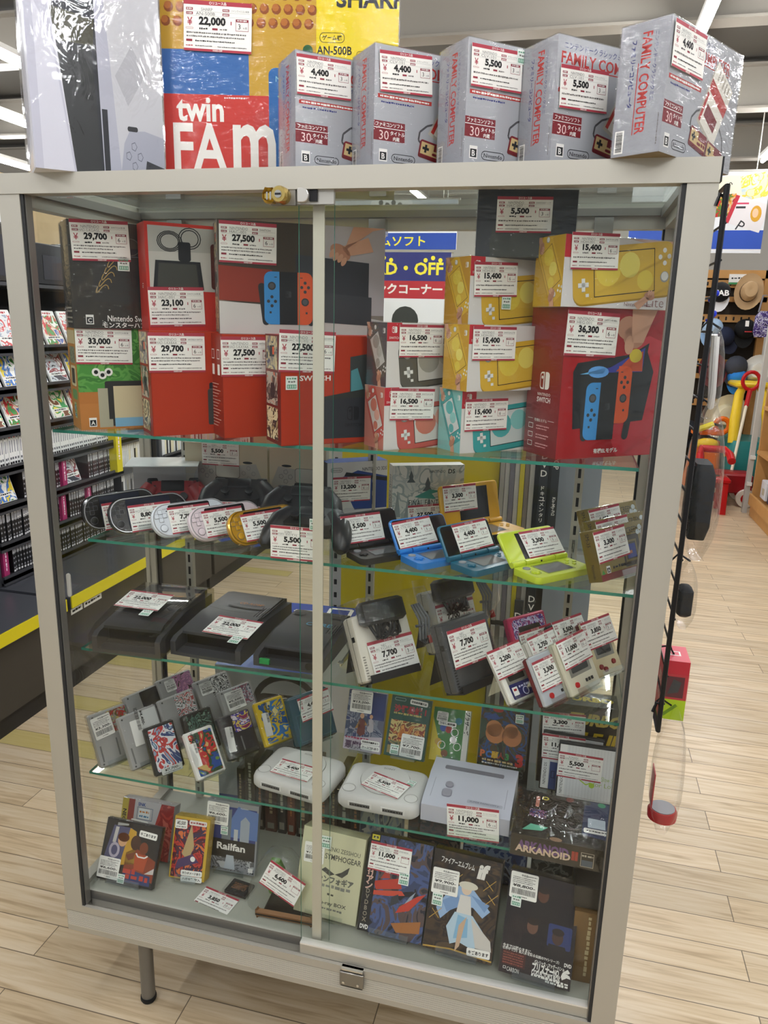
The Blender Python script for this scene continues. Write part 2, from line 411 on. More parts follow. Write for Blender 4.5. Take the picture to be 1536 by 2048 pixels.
def cover_case(seed, cols, base='e8e8e6', band=None):
    mb = MB(); w, d, h = .128, .012, .168
    mb.rbox(0, 0, 0, w, d, h, mat(base, .3), .002)
    f = FF(w, h); mb.rect(f, .006, .004, w-.004, h-.004, art(seed, cols, 15, 1.6), 1)
    mb.rect(f, .006, h-.024, w-.004, h-.004, mat(band or base, .3), 2); mb.fine(f, .02, w*.8, h-.014, .011, mat('b22a30', .4), seed, 3)
    mb.rect(f, .006, .03, w-.01, .045, WHITE, 2); mb.fine(f, .02, w*.8, .038, .008, BLACK, seed+1, 3)
    return mb
def spine_case(top, body, seed, h=.152):
    mb = MB(); w, d = .0155, .13
    mb.box(0, 0, 0, w, d, h, mat(body, .35)); f = FF(w, h)
    if top:
        mb.rect(f, .0012, h-.045, w-.0012, h-.004, mat(top, .4), 1); mb.fine(f, .003, w-.003, h-.025, .03, mat('9a9aa0', .4), seed)
        for k in range(4): mb.rect(f, .004, .018+k*.022, w-.004, .026+k*.022, mat('8d8d92', .4), 2)
        mb.rect(f, .002, .004, w-.002, .013, mat('d8d8d8', .4), 1)
    else:
        mb.rect(f, .0042, .055, .0105, h-.03, mat('8e9097', .4), 1); mb.rect(f, .003, h-.02, w-.003, h-.008, mat('cc5555', .4) if seed % 2 else mat('54575e', .4), 1)
        mb.rect(f, .002, .004, w-.002, .014, BLACK, 1); mb.rect(f, .003, .024, w-.003, .034, mat('5a5c62', .4), 1)
    return mb
def obj_copy(o, loc, rot):
    c = o.copy(); COL.objects.link(c); c.location = loc; c.rotation_euler = rot; return c
covers = [(1, ('e9e6df', '3c8a3c', 'c23434', 'e4d8c0', '3050a8')), (2, ('e8d040', '4a7ac0', 'f0f0ea', '3c7a3a')), (3, ('f0efe9', 'c84848', 'dadada', '9aa0b0')), (4, ('d8dde4', '4468a8', 'f4f4f0', '808a96')), (5, ('e6cf52', '3c9a58', 'eee8d8', '7a4a30')), (6, ('e8e4e0', '8c3a40', 'cfd2d8', '40404a'))]
CVN = ('red and green', 'yellow and blue', 'red and white', 'blue and grey', 'yellow and green', 'dark red and grey')
cv0 = {}
def cover_at(sd, x, y, z, lean):
    if sd not in cv0: cv0[sd] = o = cover_case(covers[sd][0], covers[sd][1]).build('game_case')
    else: o = obj_copy(cv0[sd], (0, 0, 0), (0, 0, 0))
    o.location = (x, y, z); o.rotation_euler = (R(-lean), 0, R(90)); return o
for tier, z in enumerate((1.463, 1.295, 1.124)):
    for k in range(8):
        sd = (k*2+tier*5) % 6
        o = cover_at(sd, SHX-.045, 1.405+k*.150, z+.005, 22)
        tagit(o, '%s game case, tilted %s, %s from the near end' % (CVN[sd], ('top row', 'middle row', 'bottom row')[tier], ('first', 'second', 'third', 'fourth', 'fifth', 'sixth', 'seventh', 'eighth')[k]), 'game case', 'tilted game cases on the left shelves')
rows = [(.964, None, 'e4e4e2', 'white-spined game case in the row below the tilted display'), (.801, 'dcdcda', '231f22', 'black game case with white spine top in the upper black row'), (.636, 'dcdcda', '1f2022', 'black game case with white spine top in the middle black row'), (.486, 'dcdcda', '1d1e20', 'black game case with white spine top in the lowest row')]
def divider(x, y, z, h, col, label, lean=0, w=.032):
    mb = MB(); mb.box(0, -.004, 0, w, .11, h, mat(col, .4))
    mb.fine(Fr((w*.5, -.004, 0), (0, 0, 1), (-1, 0, 0)), h*.2, h*.8, 0, w*.3, mat('f0d8e4', .4), int(y*100))
    o = mb.build('shelf_divider'); o.location = (x, y, z); o.rotation_euler = (0, R(lean), R(90)); tagit(o, label, 'divider', 'shelf dividers'); return o
sp0 = {}
skip = {1: [(1.36, 1.56), (1.83, 2.04)], 2: [(1.62, 1.78), (1.80, 1.862), (2.005, 2.06)], 3: [(1.38, 1.445), (1.66, 1.735)]}
for r, (z, top, body, lb) in enumerate(rows):
    y = 1.405
    while y < 2.24:
        if any(a < y < b for a, b in skip.get(r, ())): y += .0165; continue
        sd = (r, rnd.randrange(3))
        if sd not in sp0: sp0[sd] = o = spine_case(top, body if sd != (1, 2) else '3a2428', r*3+sd[1], .138 if r == 0 else .132).build('game_case')
        else: o = obj_copy(sp0[sd], (0, 0, 0), (0, 0, 0))
        o.location = (SHX-.03+rnd.uniform(-.004, .004), y+.0155, z); o.rotation_euler = (0, 0, R(90)); tagit(o, lb, 'game case', lb.split(' game')[0]+' cases')
        y += .0162 if r == 0 else .0172
# farther spines nobody can tell apart
mb = MB()
for r, (z, top, body, lb) in enumerate(rows):
    y = 2.34
    while y < 4.05:
        if 2.64 < y < 2.78: y = 2.78
        a = mat(rnd.choice(('dedede', 'cfd2d2', '232326', 'e0d8b8')) if r else 'e2e2e0', .4)
        mb.box(SHX-.16, y, z, SHX-.03, y+.0155, z+.132, a); mb.box(SHX-.03, y+.002, z+.09, SHX-.0295, y+.0135, z+.128, WHITE); y += .0175
tagit(mb.build('game_cases'), 'game cases packed beyond the yellow strip on the left shelves', 'game case', None, 'stuff')
for k in range(8): tagit(cover_at(k % 6, SHX-.045, 2.8+k*.15, 1.129, 22), 'tilted game case in the farthest shelf bay', 'game case', 'tilted game cases in the far bay')
DX = SHX-.02
divider(DX, 1.385, .801, .155, 'a23264', 'magenta divider at the left photo edge in the upper black row')
divider(DX, 1.838, .801, .155, 'a23264', 'magenta divider in the upper black row beside a face-out case')
divider(DX, 1.815, .636, .15, 'a23264', 'magenta divider in the middle black row, nearest')
divider(DX, 2.015, .636, .15, 'a23264', 'magenta divider in the middle black row, farther along')
divider(DX, 1.40, .486, .14, 'a23264', 'magenta divider at the left photo edge in the lowest row')
divider(DX, 1.69, .486, .14, 'a23264', 'leaning magenta divider in the lowest row behind the case post', -10)
divider(DX+.03, 2.245, .80, .33, 'd8c81e', 'tall yellow divider strip near the far end of the black rows', 0, .05)
tagit(cover_at(1, SHX-.04, 1.425, .803, 18), 'yellow and blue face-out game case at the left photo edge', 'game case'); tagit(cover_at(5, SHX-.04, 1.885, .803, 18), 'face-out game case leaning beside the upper magenta divider', 'game case'); tagit(cover_at(3, SHX-.04, 1.64, .638, 18), 'face-out game case in the middle black row just right of the case post', 'game case')
# dark boxes standing above the tilted display
for k, (y, h, c) in enumerate(((1.40, .36, '2a2622'), (1.80, .30, '1f1f22'), (2.2, .33, '26241f'))):
    mb = MB(); mb.rbox(-1.56, y, 1.735, -1.33, y+.36, 1.735+h-.12, mat(c, .4), .006); mb.box(-1.33, y+.04, 1.76, -1.328, y+.3, 1.735+h-.17, mat('34343a', .25)); tagit(mb.build('boxed_console'), 'dark boxed console on top of the left shelf, number %s from the near end' % ('one', 'two', 'three', 'four')[k], 'box', 'boxed consoles on top of the left shelf')
    mb = MB()
mb = MB(); mb.box(-1.58, 0, 1.7205, -1.30, 2.7, 1.735, SHELFM); tagit(mb.build('top_board'), 'dark board topping the left game shelf', 'shelf board')

# ================================================================ behind: gondola with yellow end board
t = thing('gondola_shelf', 'store gondola behind the glass case with yellow and grey end boards', 'shelf', (0, 0, 0))
mb = MB(); mb.box(.34, 1.0, .03, .83, 1.02, 1.36, mat('b9a612', .45)); mb.build('yellow_end_board', t)
GREY = mat('7f868e', .5, grain=.05, gscale=8)
mb = MB(); mb.box(.985, 1.0, .02, 1.125, 1.02, .70, GREY); mb.box(.985, 1.0, .71, 1.125, 1.02, 1.36, GREY); mb.build('grey_end_board', t)
mb = MB(); mb.box(.30, 1.0, 0, .34, 1.04, 1.36, mat('a4a29c', .5))
f = Fr((.30, 1.0, 0), (1, 0, 0), (0, 0, 1))
for k in range(26): mb.rect(f, .016, .1+k*.045, .026, .118+k*.045, BLACK)
mb.build('slotted_post', t)
mb = MB(); mb.box(.30, 1.05, 0, 1.125, 2.3, .12, mat('55534f', .6)); mb.box(.32, 1.05, .12, 1.11, 1.09, 1.30, mat('3a3a3c', .6)); mb.box(.832, .955, 0, .984, 1.05, .12, mat('55534f', .6)); mb.build('body', t)
for i in range(7):
    x = .835+i*.0145; c = ('c9c6bd', '8f8a84', 'd6d4cf', '6a5a78', 'd9c72a', 'bdb9ae', '9a9690')[i]
    mb = MB(); mb.box(0, 0, 0, .013, .012, .58, mat(c, .3)); mb.box(0, 0, .60, .013, .012, 1.20, mat(('a9a49a', 'c9c6c0', '7b7780', 'd0cdc6', 'd9c72a', '8b8078', 'c7c3bb')[i], .3)); mb.box(.001, -.003, .02, .012, 0, 1.19, SLEEVE)
    o = mb.build('record_sleeve', loc=(x, .985+.004*(i % 2), .12)); tagit(o, '%s upright sleeve, number %d from the yellow end board' % (('pale', 'taupe', 'white', 'purple', 'yellow', 'cream', 'grey')[i], i+1), 'sleeve', 'upright sleeves beside the yellow board')
def dvd_strip(x, z0, z1, words, label, w=.024):
    mb = MB(); mb.box(0, 0, 0, w, .01, z1-z0, mat('23272c', .45)); h = z1-z0
    f = Fr((0, 0, 0), (1, 0, 0), (0, 0, 1)); g = Fr((w/2, 0, h), (0, 0, -1), (1, 0, 0))
    for (s, pos, sz, rotated) in words:
        if rotated: mb.text(g, s, pos, 0, sz, WHITE, 'l', .01)
        else:
            for k, ch in enumerate(s): mb.text(f, ch, w/2, h-pos-k*sz*1.35, sz, WHITE, 'c', .01)
    tagit(mb.build('divider_strip', loc=(x, .965, z0)), label, 'divider', 'black media divider strips'); 
dvd_strip(.950, .92, 1.30, [('DVD', .05, .019, 0), ('ドキュメンタリ', .145, .012, 0), ('DVD', .29, .019, 0)], 'black divider strip reading DVD twice, behind the lime console')
dvd_strip(.984, 1.0, 1.30, [('K-POP', .03, .015, 1), ('Kis-My-Ft2', .17, .012, 1)], 'black divider strip reading K-POP, beside the grey board', .022)
dvd_strip(.944, .48, .86, [('DVD', .05, .02, 0)], 'black divider strip reading DVD, behind the pocket games', .022)
dvd_strip(.905, .60, .80, [('DV', .05, .022, 0)], 'short black divider strip in front of the sleeves', .026)
# carton with a racing wheel picture
t = thing('wheel_carton', 'big blue and grey carton with a racing wheel picture behind the case', 'box', (.14, .49, 0), (0, 0, R(4)))
w, d, h = .30, .49, .70
mb = MB(); mb.box(0, 0, 0, w, d, h, mat('b9bbc0', .4), top=mat('24408f', .2), left=mat('24408f', .4))
f = FF(w, h); mb.ring(f, circ(.2, .60, .095, .09, 28), .018, BLK2, 2); mb.poly(f, rrp(.12, .57, .28, .63, .02), BLK2, 1); mb.poly(f, circ(.2, .597, .032), BLACK, 3); mb.ring(f, circ(.2, .597, .026), .003, WHITE, 4); mb.text(f, 'T', .2, .597, .022, WHITE, l=4); mb.poly(f, [(.19, .515), (.21, .515), (.23, .58), (.17, .58)], BLK2, 1); mb.fine(f, .04, .2, .42, .03, BLK2, 3); mb.rect(f, 0, .05, .3, .30, mat('2a4a98', .4), 1)
g = FT(w, d, h); mb.line(g, [(.10, .33), (.19, .33), (.19, .43), (.10, .43), (.15, .38)], .014, WHITE); mb.line(g, [(.21, .40), (.28, .40), (.28, .47), (.21, .47), (.21, .40)], .012, WHITE); mb.line(g, [(.12, .5), (.2, .53)], .012, WHITE)
mb.build('carton', t)

# ================================================================ far banners
def banner(name, label, x0, x1, y, z0, z1, fn, back='e9ebee'):
    t = thing(name, label, 'banner', (x0, y, z0))
    mb = MB(); w, h = x1-x0, z1-z0; mb.box(0, 0, 0, w, .02, h, mat(back, .5)); fn(mb, FF(w, h), w, h); mb.build('sheet', t)
    mb = MB(); mb.tube([(-.02, .01, h), (w+.02, .01, h)], .012, ALU); mb.tube([(.1, .03, h-.02), (.1, .03, 3.545-z0)], .004, ALU); mb.tube([(w-.1, .03, h-.02), (w-.1, .03, 3.545-z0)], .004, ALU); mb.build('rail', t)
YT = mat('f0e23a', .5); BLU = mat('2b4aa0', .5); NAVY = mat('2a2f6e', .5); REDM = mat('b02c34', .5)
def b1(mb, f, w, h):
    mb.rect(f, 0, 0, w, .145, BLU, 1); mb.text(f, 'ゲームソフト', w-.62, .075, .095, YT, 'c', .02, width=.66)
    mb.poly(f, [(0, .16), (.35, .18), (w, .34), (w, .44), (.5, .34), (0, .3)], mat('aeb6bf', .5), 1); mb.poly(f, [(0, .3), (.5, .34), (w, .44), (w, .5), (0, .5)], mat('c4cad0', .5), 2); mb.poly(f, circ(w-.62, .40, .2, .075, 24), mat('e4e6e6', .5), 3)
    for k in range(4): mb.poly(f, circ(w-.72+k*.06, .41-.02*(k % 2), .022), mat('4a4d52', .5), 4)
banner('shop_banner', 'blue banner with yellow game software lettering at the store back', -1.45, -.12, 6.0, 2.265, 2.70, b1)
def b2(mb, f, w, h):
    mb.rect(f, 0, h-.26, w, h, NAVY, 1); mb.text(f, 'HARD・OFF', w-.50, h-.15, .115, YT, 'c', .03, width=.86)
    for k in (-.73, -.66, -.59, -.26, -.19, -.12): mb.poly(f, circ(w+k+.02, h-.055-.02*(abs(k+.66) > .05 and abs(k+.19) > .05), .02), YT, 2)
    mb.rect(f, 0, h-.42, w, h-.26, REDM, 1); mb.text(f, 'ジャンクコーナー', w-.50, h-.335, .10, WHITE, 'c', .03, width=.86)
    mb.rect(f, 0, 0, .28, h-.42, NAVY, 1); mb.rect(f, .42, .1, w, h-.42, mat('e2e4e6', .5), 1)
    mb.poly(f, circ(w-.42, h-.62, .13), mat('30332f', .6), 2); mb.rect(f, w-.66, h-.76, w-.52, h-.66, YT, 2); mb.poly(f, [(w-.6, .28), (w-.52, .40), (w-.42, .38), (w-.48, .26)], REDM, 2); mb.poly(f, [(w-.4, .25), (w-.25, .38), (w-.1, .36), (w-.12, .2)], mat('2c3030', .5), 2)
banner('corner_sign', 'dark blue junk corner sign with yellow and white lettering below the blue banner', -1.2, -.16, 6.0, 1.15, 2.245, b2)
def b3(mb, f, w, h):
    mb.rect(f, 0, .03, w, .17, BLU, 1); mb.rect(f, 0, h-.03, w, h, mat('d4d4d2', .5), 3)
    def mag(x, y, ww, hh, rot, c, stripe=None, l=2):
        mb.poly(f, xf([(-ww/2, -hh/2), (ww/2, -hh/2), (ww/2, hh/2), (-ww/2, hh/2)], x, y, 1, rot), c, l)
        if stripe: mb.poly(f, xf([(-ww/2, -hh/2), (-ww/2+.03, -hh/2), (-ww/2+.03, hh/2), (-ww/2, hh/2)], x, y, 1, rot), stripe, l+1)
    mag(w-.30, .47, .30, .20, .30, mat('cdc9b4', .5)); mag(w-.10, .49, .20, .18, .2, art(4, ('cfc9a0', 'd8bc48', 'b8c0b8', 'a8b8c0'), 9), None, 4)
    mag(w-.33, .35, .22, .16, .1, art(6, ('a82c24', '4a6a2c', 'c8842c', 'b8a888', '8a2020'), 9), None, 6); mag(w-.13, .29, .27, .21, -.3, mat('cfcaca', .5), mat('a82c38', .5), 8)
    mb.text(f, 'S', w-.29, .50, .05, INK2, l=10, rot=-.9); mb.text(f, 'P', w-.17, .20, .075, INK2, l=12, rot=-.5)
    mb.poly(f, circ(w-.07, .29, .04, .06), mat('c0902c', .5), 12); mb.poly(f, circ(w-.075, .295, .022, .034), mat('d8b090', .5), 13); mb.rect(f, w-.22, .33, w-.15, .345, INK2, 12); mb.rect(f, w-.22, .36, w-.13, .372, mat('b83a58', .5), 12)
INK2 = mat('2a2a2c', .5)
banner('magazine_banner', 'white banner with magazine pictures and a blue bottom band, upper right', 1.36, 2.36, 5.5, 2.20, 2.80, b3, 'cfd1d3')

# ================================================================ right: hat rack, toys, wooden shelf
OAK = mat('b98a52', .5, grain=.12, gscale=14)
t = thing('hat_rack', 'wooden slatted rack carrying the hats at the aisle end', 'rack', (2.154, 7.37, 0))
t.scale = (1.135, 1.1, 1)
mb = MB(); mb.box(0, .06, 0, .62, .08, 2.13, mat('2a241c', .7)); mb.build('back_board', t)
for z in (.56, .826, 1.235, 1.688, 2.029):
    mb = MB(); mb.box(0, .02, z, .62, .06, z+.075, OAK); f = Fr((0, .02, z), (1, 0, 0), (0, 0, 1))
    for k in range(9): mb.poly(f, rrp(.04+k*.064, .018, .055+k*.064, .055, .005), BLACK)
    mb.build('slotted_rail', t)
for z in (1.11, 1.54, 1.89): mb = MB(); mb.box(0, .0, z, .62, .06, z+.05, OAK); mb.build('plain_rail', t)
for x in (0, .6): mb = MB(); mb.box(x-.02, .0, 0, x+.04, .09, 2.20, OAK); mb.build('side_post', t)
mb = MB(); mb.box(-.02, 0, 2.12, .64, .1, 2.20, OAK); mb.build('top_rail', t)
mb = MB(); mb.box(.28, -.012, 2.06, .42, 0, 2.16, WHITE); f = Fr((.28, -.012, 2.06), (1, 0, 0), (0, 0, 1)); mb.rect(f, 0, 0, .14, .02, mat('3c8a52', .4)); mb.fine(f, .02, .12, .06, .02, BLACK, 3); mb.build('price_card', t)
def hat(label, x, z, c, kind='cap', brim=None, tilt=0, extra=None, s=1.):
    brim = brim or c
    t = thing('cap' if kind == 'cap' else 'hat', label, 'hat', tuple(CAM+(Vector((x, 6.27, z))-CAM)*1.1346), (R(78), R(tilt), 0), group='hats on the rack')
    t.scale = (1.13, 1.13, 1.13)
    hm = mat(c, .85); mb = MB()
    if kind == 'cap':
        mb.lathe([(.085*s, 0), (.088*s, .03), (.08*s, .07), (.055*s, .105), (.02*s, .12), (0, .122)], hm, None, 16)
        if extra: extra(mb)
        mb.build('crown', t)
        mb = MB(); P = [(.08*s*math.cos(a), .08*s*math.sin(a)) for a in [PI*(1.08+.84*i/8) for i in range(9)]]; Q = [(.09*s*math.cos(a), -.02+.15*s*math.sin(a)) for a in [PI*(1.92-.84*i/8) for i in range(9)]]
        mb.prism(P+Q, Fr((0, 0, 0), (1, 0, 0), (0, 1, 0)), 0, .006, mat(brim, .8)); mb.build('brim', t)
    else:
        mb.lathe([(.082*s, 0), (.075*s, .06), (.06*s, .10), (.03*s, .105), (0, .092)], hm, Matrix.Diagonal((.9, 1.1, 1, 1)), 18); mb.build('crown', t)
        mb = MB(); mb.lathe([(.08*s, 0), (.115*s, -.004), (.14*s, .014), (.142*s, .02), (.115*s, .006), (.08*s, .008)], mat(brim, .8), Matrix.Diagonal((.85, 1.15, 1, 1)), 22); mb.build('brim', t)
        mb = MB(); mb.lathe([(.083*s, .004), (.0815*s, .024), (.079*s, .024), (.08*s, .004)], mat('4a3a2c', .8) if extra else hm, Matrix.Diagonal((.9, 1.1, 1, 1)), 18); mb.build('band', t)
    return t
def fab(mb):
    f = Fr((0, -.0885, .0), (1, 0, 0), (0, 0, 1)); mb.text(f, 'FAB', 0, .05, .04, WHITE, 'c', .03)
def fab2(mb):
    f = Fr((0, -.03, .121), (1, 0, 0), (0, 1, 0)); mb.text(f, 'FAB', 0, 0, .05, WHITE, 'c', .03, width=.12)
hat('black cap with white FAB lettering and white brim, top of the rack', 2.225, 1.93, '18181a', 'cap', 'e0e0e2', 0, fab2)
hat('tan felt hat with a pinched crown, top of the rack', 2.46, 1.94, 'b69770', 'hat', None, 12, True)
hat('light blue mottled cap hanging at the left of the rack', 2.20, 1.62, '9db6cf', 'cap', '8fb0d4', 10)
hat('navy cap half behind the light blue cap', 2.31, 1.55, '1b2136', 'cap', '151a2c', -30)
hat('black cap with a white tag and red mark, middle of the rack', 2.47, 1.62, '111214', 'cap', '111214', 0, lambda mb: (mb.rect(Fr((-.02, -.0, .124), (1, 0, 0), (0, 1, 0)), 0, 0, .03, .05, WHITE), mb.rect(Fr((-.02, -.05, .122), (1, 0, 0), (0, 1, 0)), 0, 0, .06, .01, mat('a02a2a', .5))))
hat('dark red felt hat beside the wire grid', 2.25, 1.25, '5a2426', 'hat', '6a2a2c', -10)
hat('dark grey cap above the bright blue brim', 2.44, 1.29, '3c3f48', 'cap', '33363e', 8, None, 1.1)
hat('bright blue cap mostly hidden under the dark grey cap', 2.46, 1.20, '2f7fd0', 'cap', '3a8ee0', 0, None, .95)
hat('white hat half hidden behind the metal upright', 2.60, 1.25, 'd9d6cc', 'hat', 'e2dfd6', 30)
hat('large cream cowboy hat above the toy cart', 2.40, .84, 'd9cfae', 'hat', 'd6caa6', 35, None, 1.35)
hat('dark cap low beside the wire grid', 2.10, .70, '22252c', 'cap', '1c1f26', 0)
mb = MB(); mb.loft([[(x*s, y*s, z) for x, y in rrp(-.09, -.03, .09, .03, .02)] for z, s in ((0, .8), (.05, 1.), (.2, .95), (.25, .5))], art(7, ('3a2a5e', '4a3a78', 'c8c4d8', '2c2048'), 22)); mb.tube([(-.06, 0, .24), (-.04, 0, .4), (.04, 0, .4), (.06, 0, .24)], .008, mat('8a8a92', .5)); tagit(mb.build('hand_bag', loc=(2.81, 7.15, 1.55)), 'purple patterned bag hanging right of the caps', 'bag')
# --- toys
RED = mat('b3181c', .3); YTOY = mat('e3c12c', .3); ORG = mat('e2701c', .3); TEAL = mat('2b7a78', .35)
t = thing('toy_car', 'teal ride-on toy car with yellow roof pillars', 'toy', (2.74, 6.98, 0), (0, 0, R(4)))
mb = MB(); mb.loft([[(x*s+ox, y*s, z) for x, y in rrp(-.20, -.32, .20, .32, .1)] for z, s, ox in ((.13, .75, 0), (.22, .95, 0), (.36, 1., 0), (.5, .95, 0), (.56, .88, 0))], TEAL); mb.build('body', t)
mb = MB(); mb.prism(circ(0, 0, .035, .035), Fr((-.19, -.18, .42), (0, -1, 0), (0, 0, 1)), -.01, .02, YTOY); mb.build('lamp', t)
for sx in (-1, 1):
    mb = MB(); mb.tube([(sx*.15, -.2, .53), (sx*.15, -.16, .75), (sx*.12, -.08, 1.0), (sx*.06, .0, 1.1)], [.05, .05, .045, .03], YTOY, 10); mb.build('roof_pillar', t)
mb = MB(); mb.rbox(-.16, -.12, 1.06, .16, .26, 1.12, YTOY, .02); mb.build('roof', t)
for sx in (-1, 1):
    for yy in (-.2, .2):
        mb = MB(); mb.lathe([(0, -.03), (.11, -.03), (.12, 0), (.11, .03), (0, .03)], BLACK, Matrix.Translation((sx*.17, yy, .12)) @ Matrix.Rotation(PI/2, 4, 'Y'), 16); mb.build('wheel', t)
t = thing('toy_wagon', 'dark red toy wagon with white wheels and a round push handle', 'toy', (2.53, 6.42, 0))
mb = MB(); mb.rbox(-.22, -.14, .12, .2, .14, .30, mat('8c1820', .35), .012); f = Fr((-.22, -.14, .12), (1, 0, 0), (0, 0, 1)); mb.ring(f, circ(.08, .1, .022, .022), .007, WHITE, 3); mb.build('body', t)
for sx in (-.15, .15):
    for yy in (-.16, .16):
        mb = MB(); M = Matrix.Translation((sx, yy, .085)) @ Matrix.Rotation(PI/2, 4, 'X'); mb.lathe([(.045, -.02), (.085, -.022), (.085, .022), (.045, .02)], mat('e2ddd0', .4), M, 20); mb.lathe([(0, -.024), (.047, -.022), (.047, .022), (0, .024)], RED, M, 16); mb.build('wheel', t)
mb = MB(); mb.tube([(.05, .1, .3), (.12, .25, .8), (.14, .3, .92)], .014, mat('e6dcc4', .4)); mb.tube([(.14, .3, .9), (.16, .33, 1.05)], .022, RED); mb.tube([(.16+.075*math.cos(a), .34, 1.14+.085*math.sin(a)) for a in [2*PI*i/18 for i in range(18)]], .018, RED, 8, True); mb.build('push_handle', t)
t = thing('toy_chair', 'small red plastic toy chair at the aisle end', 'toy', (2.32, 6.02, 0))
for sx in (-.1, .1):
    for yy in (-.12, .12): mb = MB(); mb.loft([[(sx+x, yy+y, z) for x, y in rrp(-.025*s, -.025*s, .025*s, .025*s, .008)] for z, s in ((0, 1.2), (.3, 1.)) ], RED); mb.build('leg', t)
mb = MB(); mb.rbox(-.14, -.16, .28, .14, .16, .33, RED, .015); mb.poly(Fr((-.1, -.1, .33), (1, 0, 0), (0, 1, 0)), circ(.1, .09, .07, .06), BLACK, 2); mb.build('seat', t)
mb = MB(); mb.tube([(-.12, -.1, .33), (-.12, .0, .5), (-.1, .12, .55), (.1, .12, .55), (.13, 0, .52), (.13, -.1, .48)], .035, RED, 10); mb.build('backrest', t)
t = thing('toy_activity_walker', 'orange toy walker with a yellow dial and handle', 'toy', (2.38, 6.92, 0))
mb = MB(); mb.loft([[(x*s, y*s, z) for x, y in rrp(-.15, -.1, .15, .1, .05)] for z, s in ((.06, 1.2), (.3, 1.), (.52, .85))], ORG); mb.build('body', t)
mb = MB(); mb.ball((0, -.1, .50), .11, .05, .06, YTOY); mb.build('dial', t)
mb = MB(); mb.tube([(.13+.065*math.cos(a), -.02, .68+.07*math.sin(a)) for a in [2*PI*i/16 for i in range(16)]], .026, ORG, 8, True); mb.rbox(-.15, -.06, .58, .16, .04, .63, ORG, .012); mb.build('loop_handle', t)
mb = MB(); mb.tube([(-.14, -.08, .62), (.0, -.08, .68), (.04, -.08, .70)], .03, mat('e8d83a', .3)); mb.tube([(.04, -.08, .70), (.12, -.08, .68)], .012, BLACK); mb.build('grip', t)
# --- wooden shelf on the right
t = thing('wooden_shelf', 'wooden goods shelf along the right side of the aisle', 'shelf', (2.66, 0, 0))
mb = MB(); mb.box(0, 4.3, .0, .5, 5.95, .17, OAK); mb.box(-.02, 4.3, .1, 0, 5.95, .2, OAK); mb.build('plinth', t)
for z in (.56, .95, 1.30, 1.66): mb = MB(); mb.box(-.01, 4.3, z, .5, 5.95, z+.03, OAK); mb.build('shelf_board', t)
for y in (4.3, 5.93): mb = MB(); mb.box(0, y, .17, .5, y+.03, 2.0, OAK); mb.build('side_panel', t)
mb = MB(); mb.box(.48, 4.3, .17, .5, 5.95, 2.0, mat('6a4a2a', .6)); mb.build('back_panel', t)
t = thing('metal_upright', 'pale metal upright standing at the end of the wooden shelf', 'post', (2.635, 6.02, 0)); mb = MB(); mb.box(-.02, 0, 0, .02, .05, 1.75, mat('b9b9b4', .4)); mb.box(-.02, -.04, .5, .02, 0, .53, mat('d8d8d2', .4)); mb.box(-.02, -.04, .26, .02, 0, .29, mat('d8d8d2', .4)); mb.build('post', t)
goods = [(5.0, .2, .3, .25, '8a6a42', 'brown cardboard box on the plinth'), (5.35, .2, .22, .2, '3c3a4a', 'dark wrapped parcel on the plinth'), (5.62, .2, .2, .16, 'cfcfd4', 'crumpled white bag on the plinth'), (4.95, .59, .3, .22, '6a4e2e', 'brown box on the second board'), (5.4, .59, .3, .2, '8e7040', 'tan box on the second board'), (5.0, .98, .2, .2, '3a3c34', 'dark tin on the third board'), (5.3, .98, .22, .24, '6b6242', 'olive tin on the third board'), (5.62, .98, .2, .18, '2a2a2c', 'black box on the third board'), (5.1, 1.33, .3, .2, '8a2440', 'crimson box on the fourth board'), (5.5, 1.33, .3, .24, '30386a', 'navy box on the fourth board'), (5.3, 1.69, .4, .16, '7a9a8a', 'green-grey box on the top board')]
for y, z, l, h, c, lb in goods:
    mb = MB(); mb.rbox(2.69, y, z, 3.0, y+l-.02, z+h, mat(c, .5, grain=.1, gscale=20), .006); mb.box(2.688, y+.05, z+.04, 2.69, y+l-.08, z+h*.6, mat('b0a890', .5)); tagit(mb.build('goods_box'), lb+' of the right wooden shelf', 'box', 'boxes on the right wooden shelf')

# ================================================================ the glass case
CW, CD, CH = 1.2, .433, 1.853
case = thing('display_case', 'tall aluminium and glass showcase filled with used game goods', 'display case')
PW = .043
RIB = mat('c8c4ba', .45, .3)
mb = MB(); mb.box(-.001, -.002, .30, CW+.001, .006, .318, ALU); mb.box(0, .006, .262, CW, CD, .299, ALU); mb.box(0, .04, .299, CW, CD, .318, ALU); mb.box(0, 0, .262, CW, .01, .30, ALU)
for k in range(8): mb.box(.002, -.001, .258+k*.0052, CW-.002, .002, .2605+k*.0052, RIB)
mb.box(0, 0, .2437, CW, CD, .262, ALU); mb.box(.003, -.0012, .3015, CW-.003, 0, .303, ALUD); mb.build('base_panel', case)
mb = MB(); mb.box(.03, .025, .318, CW-.03, CD-.02, .34, mat('a9aa9e', .6), front=ALUD); mb.box(.012, .02, .318, .034, CD-.02, .352, ALU); mb.box(CW-.034, .02, .318, CW-.012, CD-.02, .352, ALU); mb.build('deck', case)
for x in (.143, CW-.143):
    for y in (.0815, CD-.0815):
        mb = MB(); M = Matrix.Translation((x, y, 0)); mb.lathe([(.0165, .012), (.0165, .2437)], mat('7f7d78', .35, .6), M, 20)
        o = mb.build('leg', case); mb = MB(); mb.lathe([(0, 0), (.016, 0), (.019, .006), (.0185, .014), (0, .014)], RUBBER, M, 20); mb.build('foot', o)
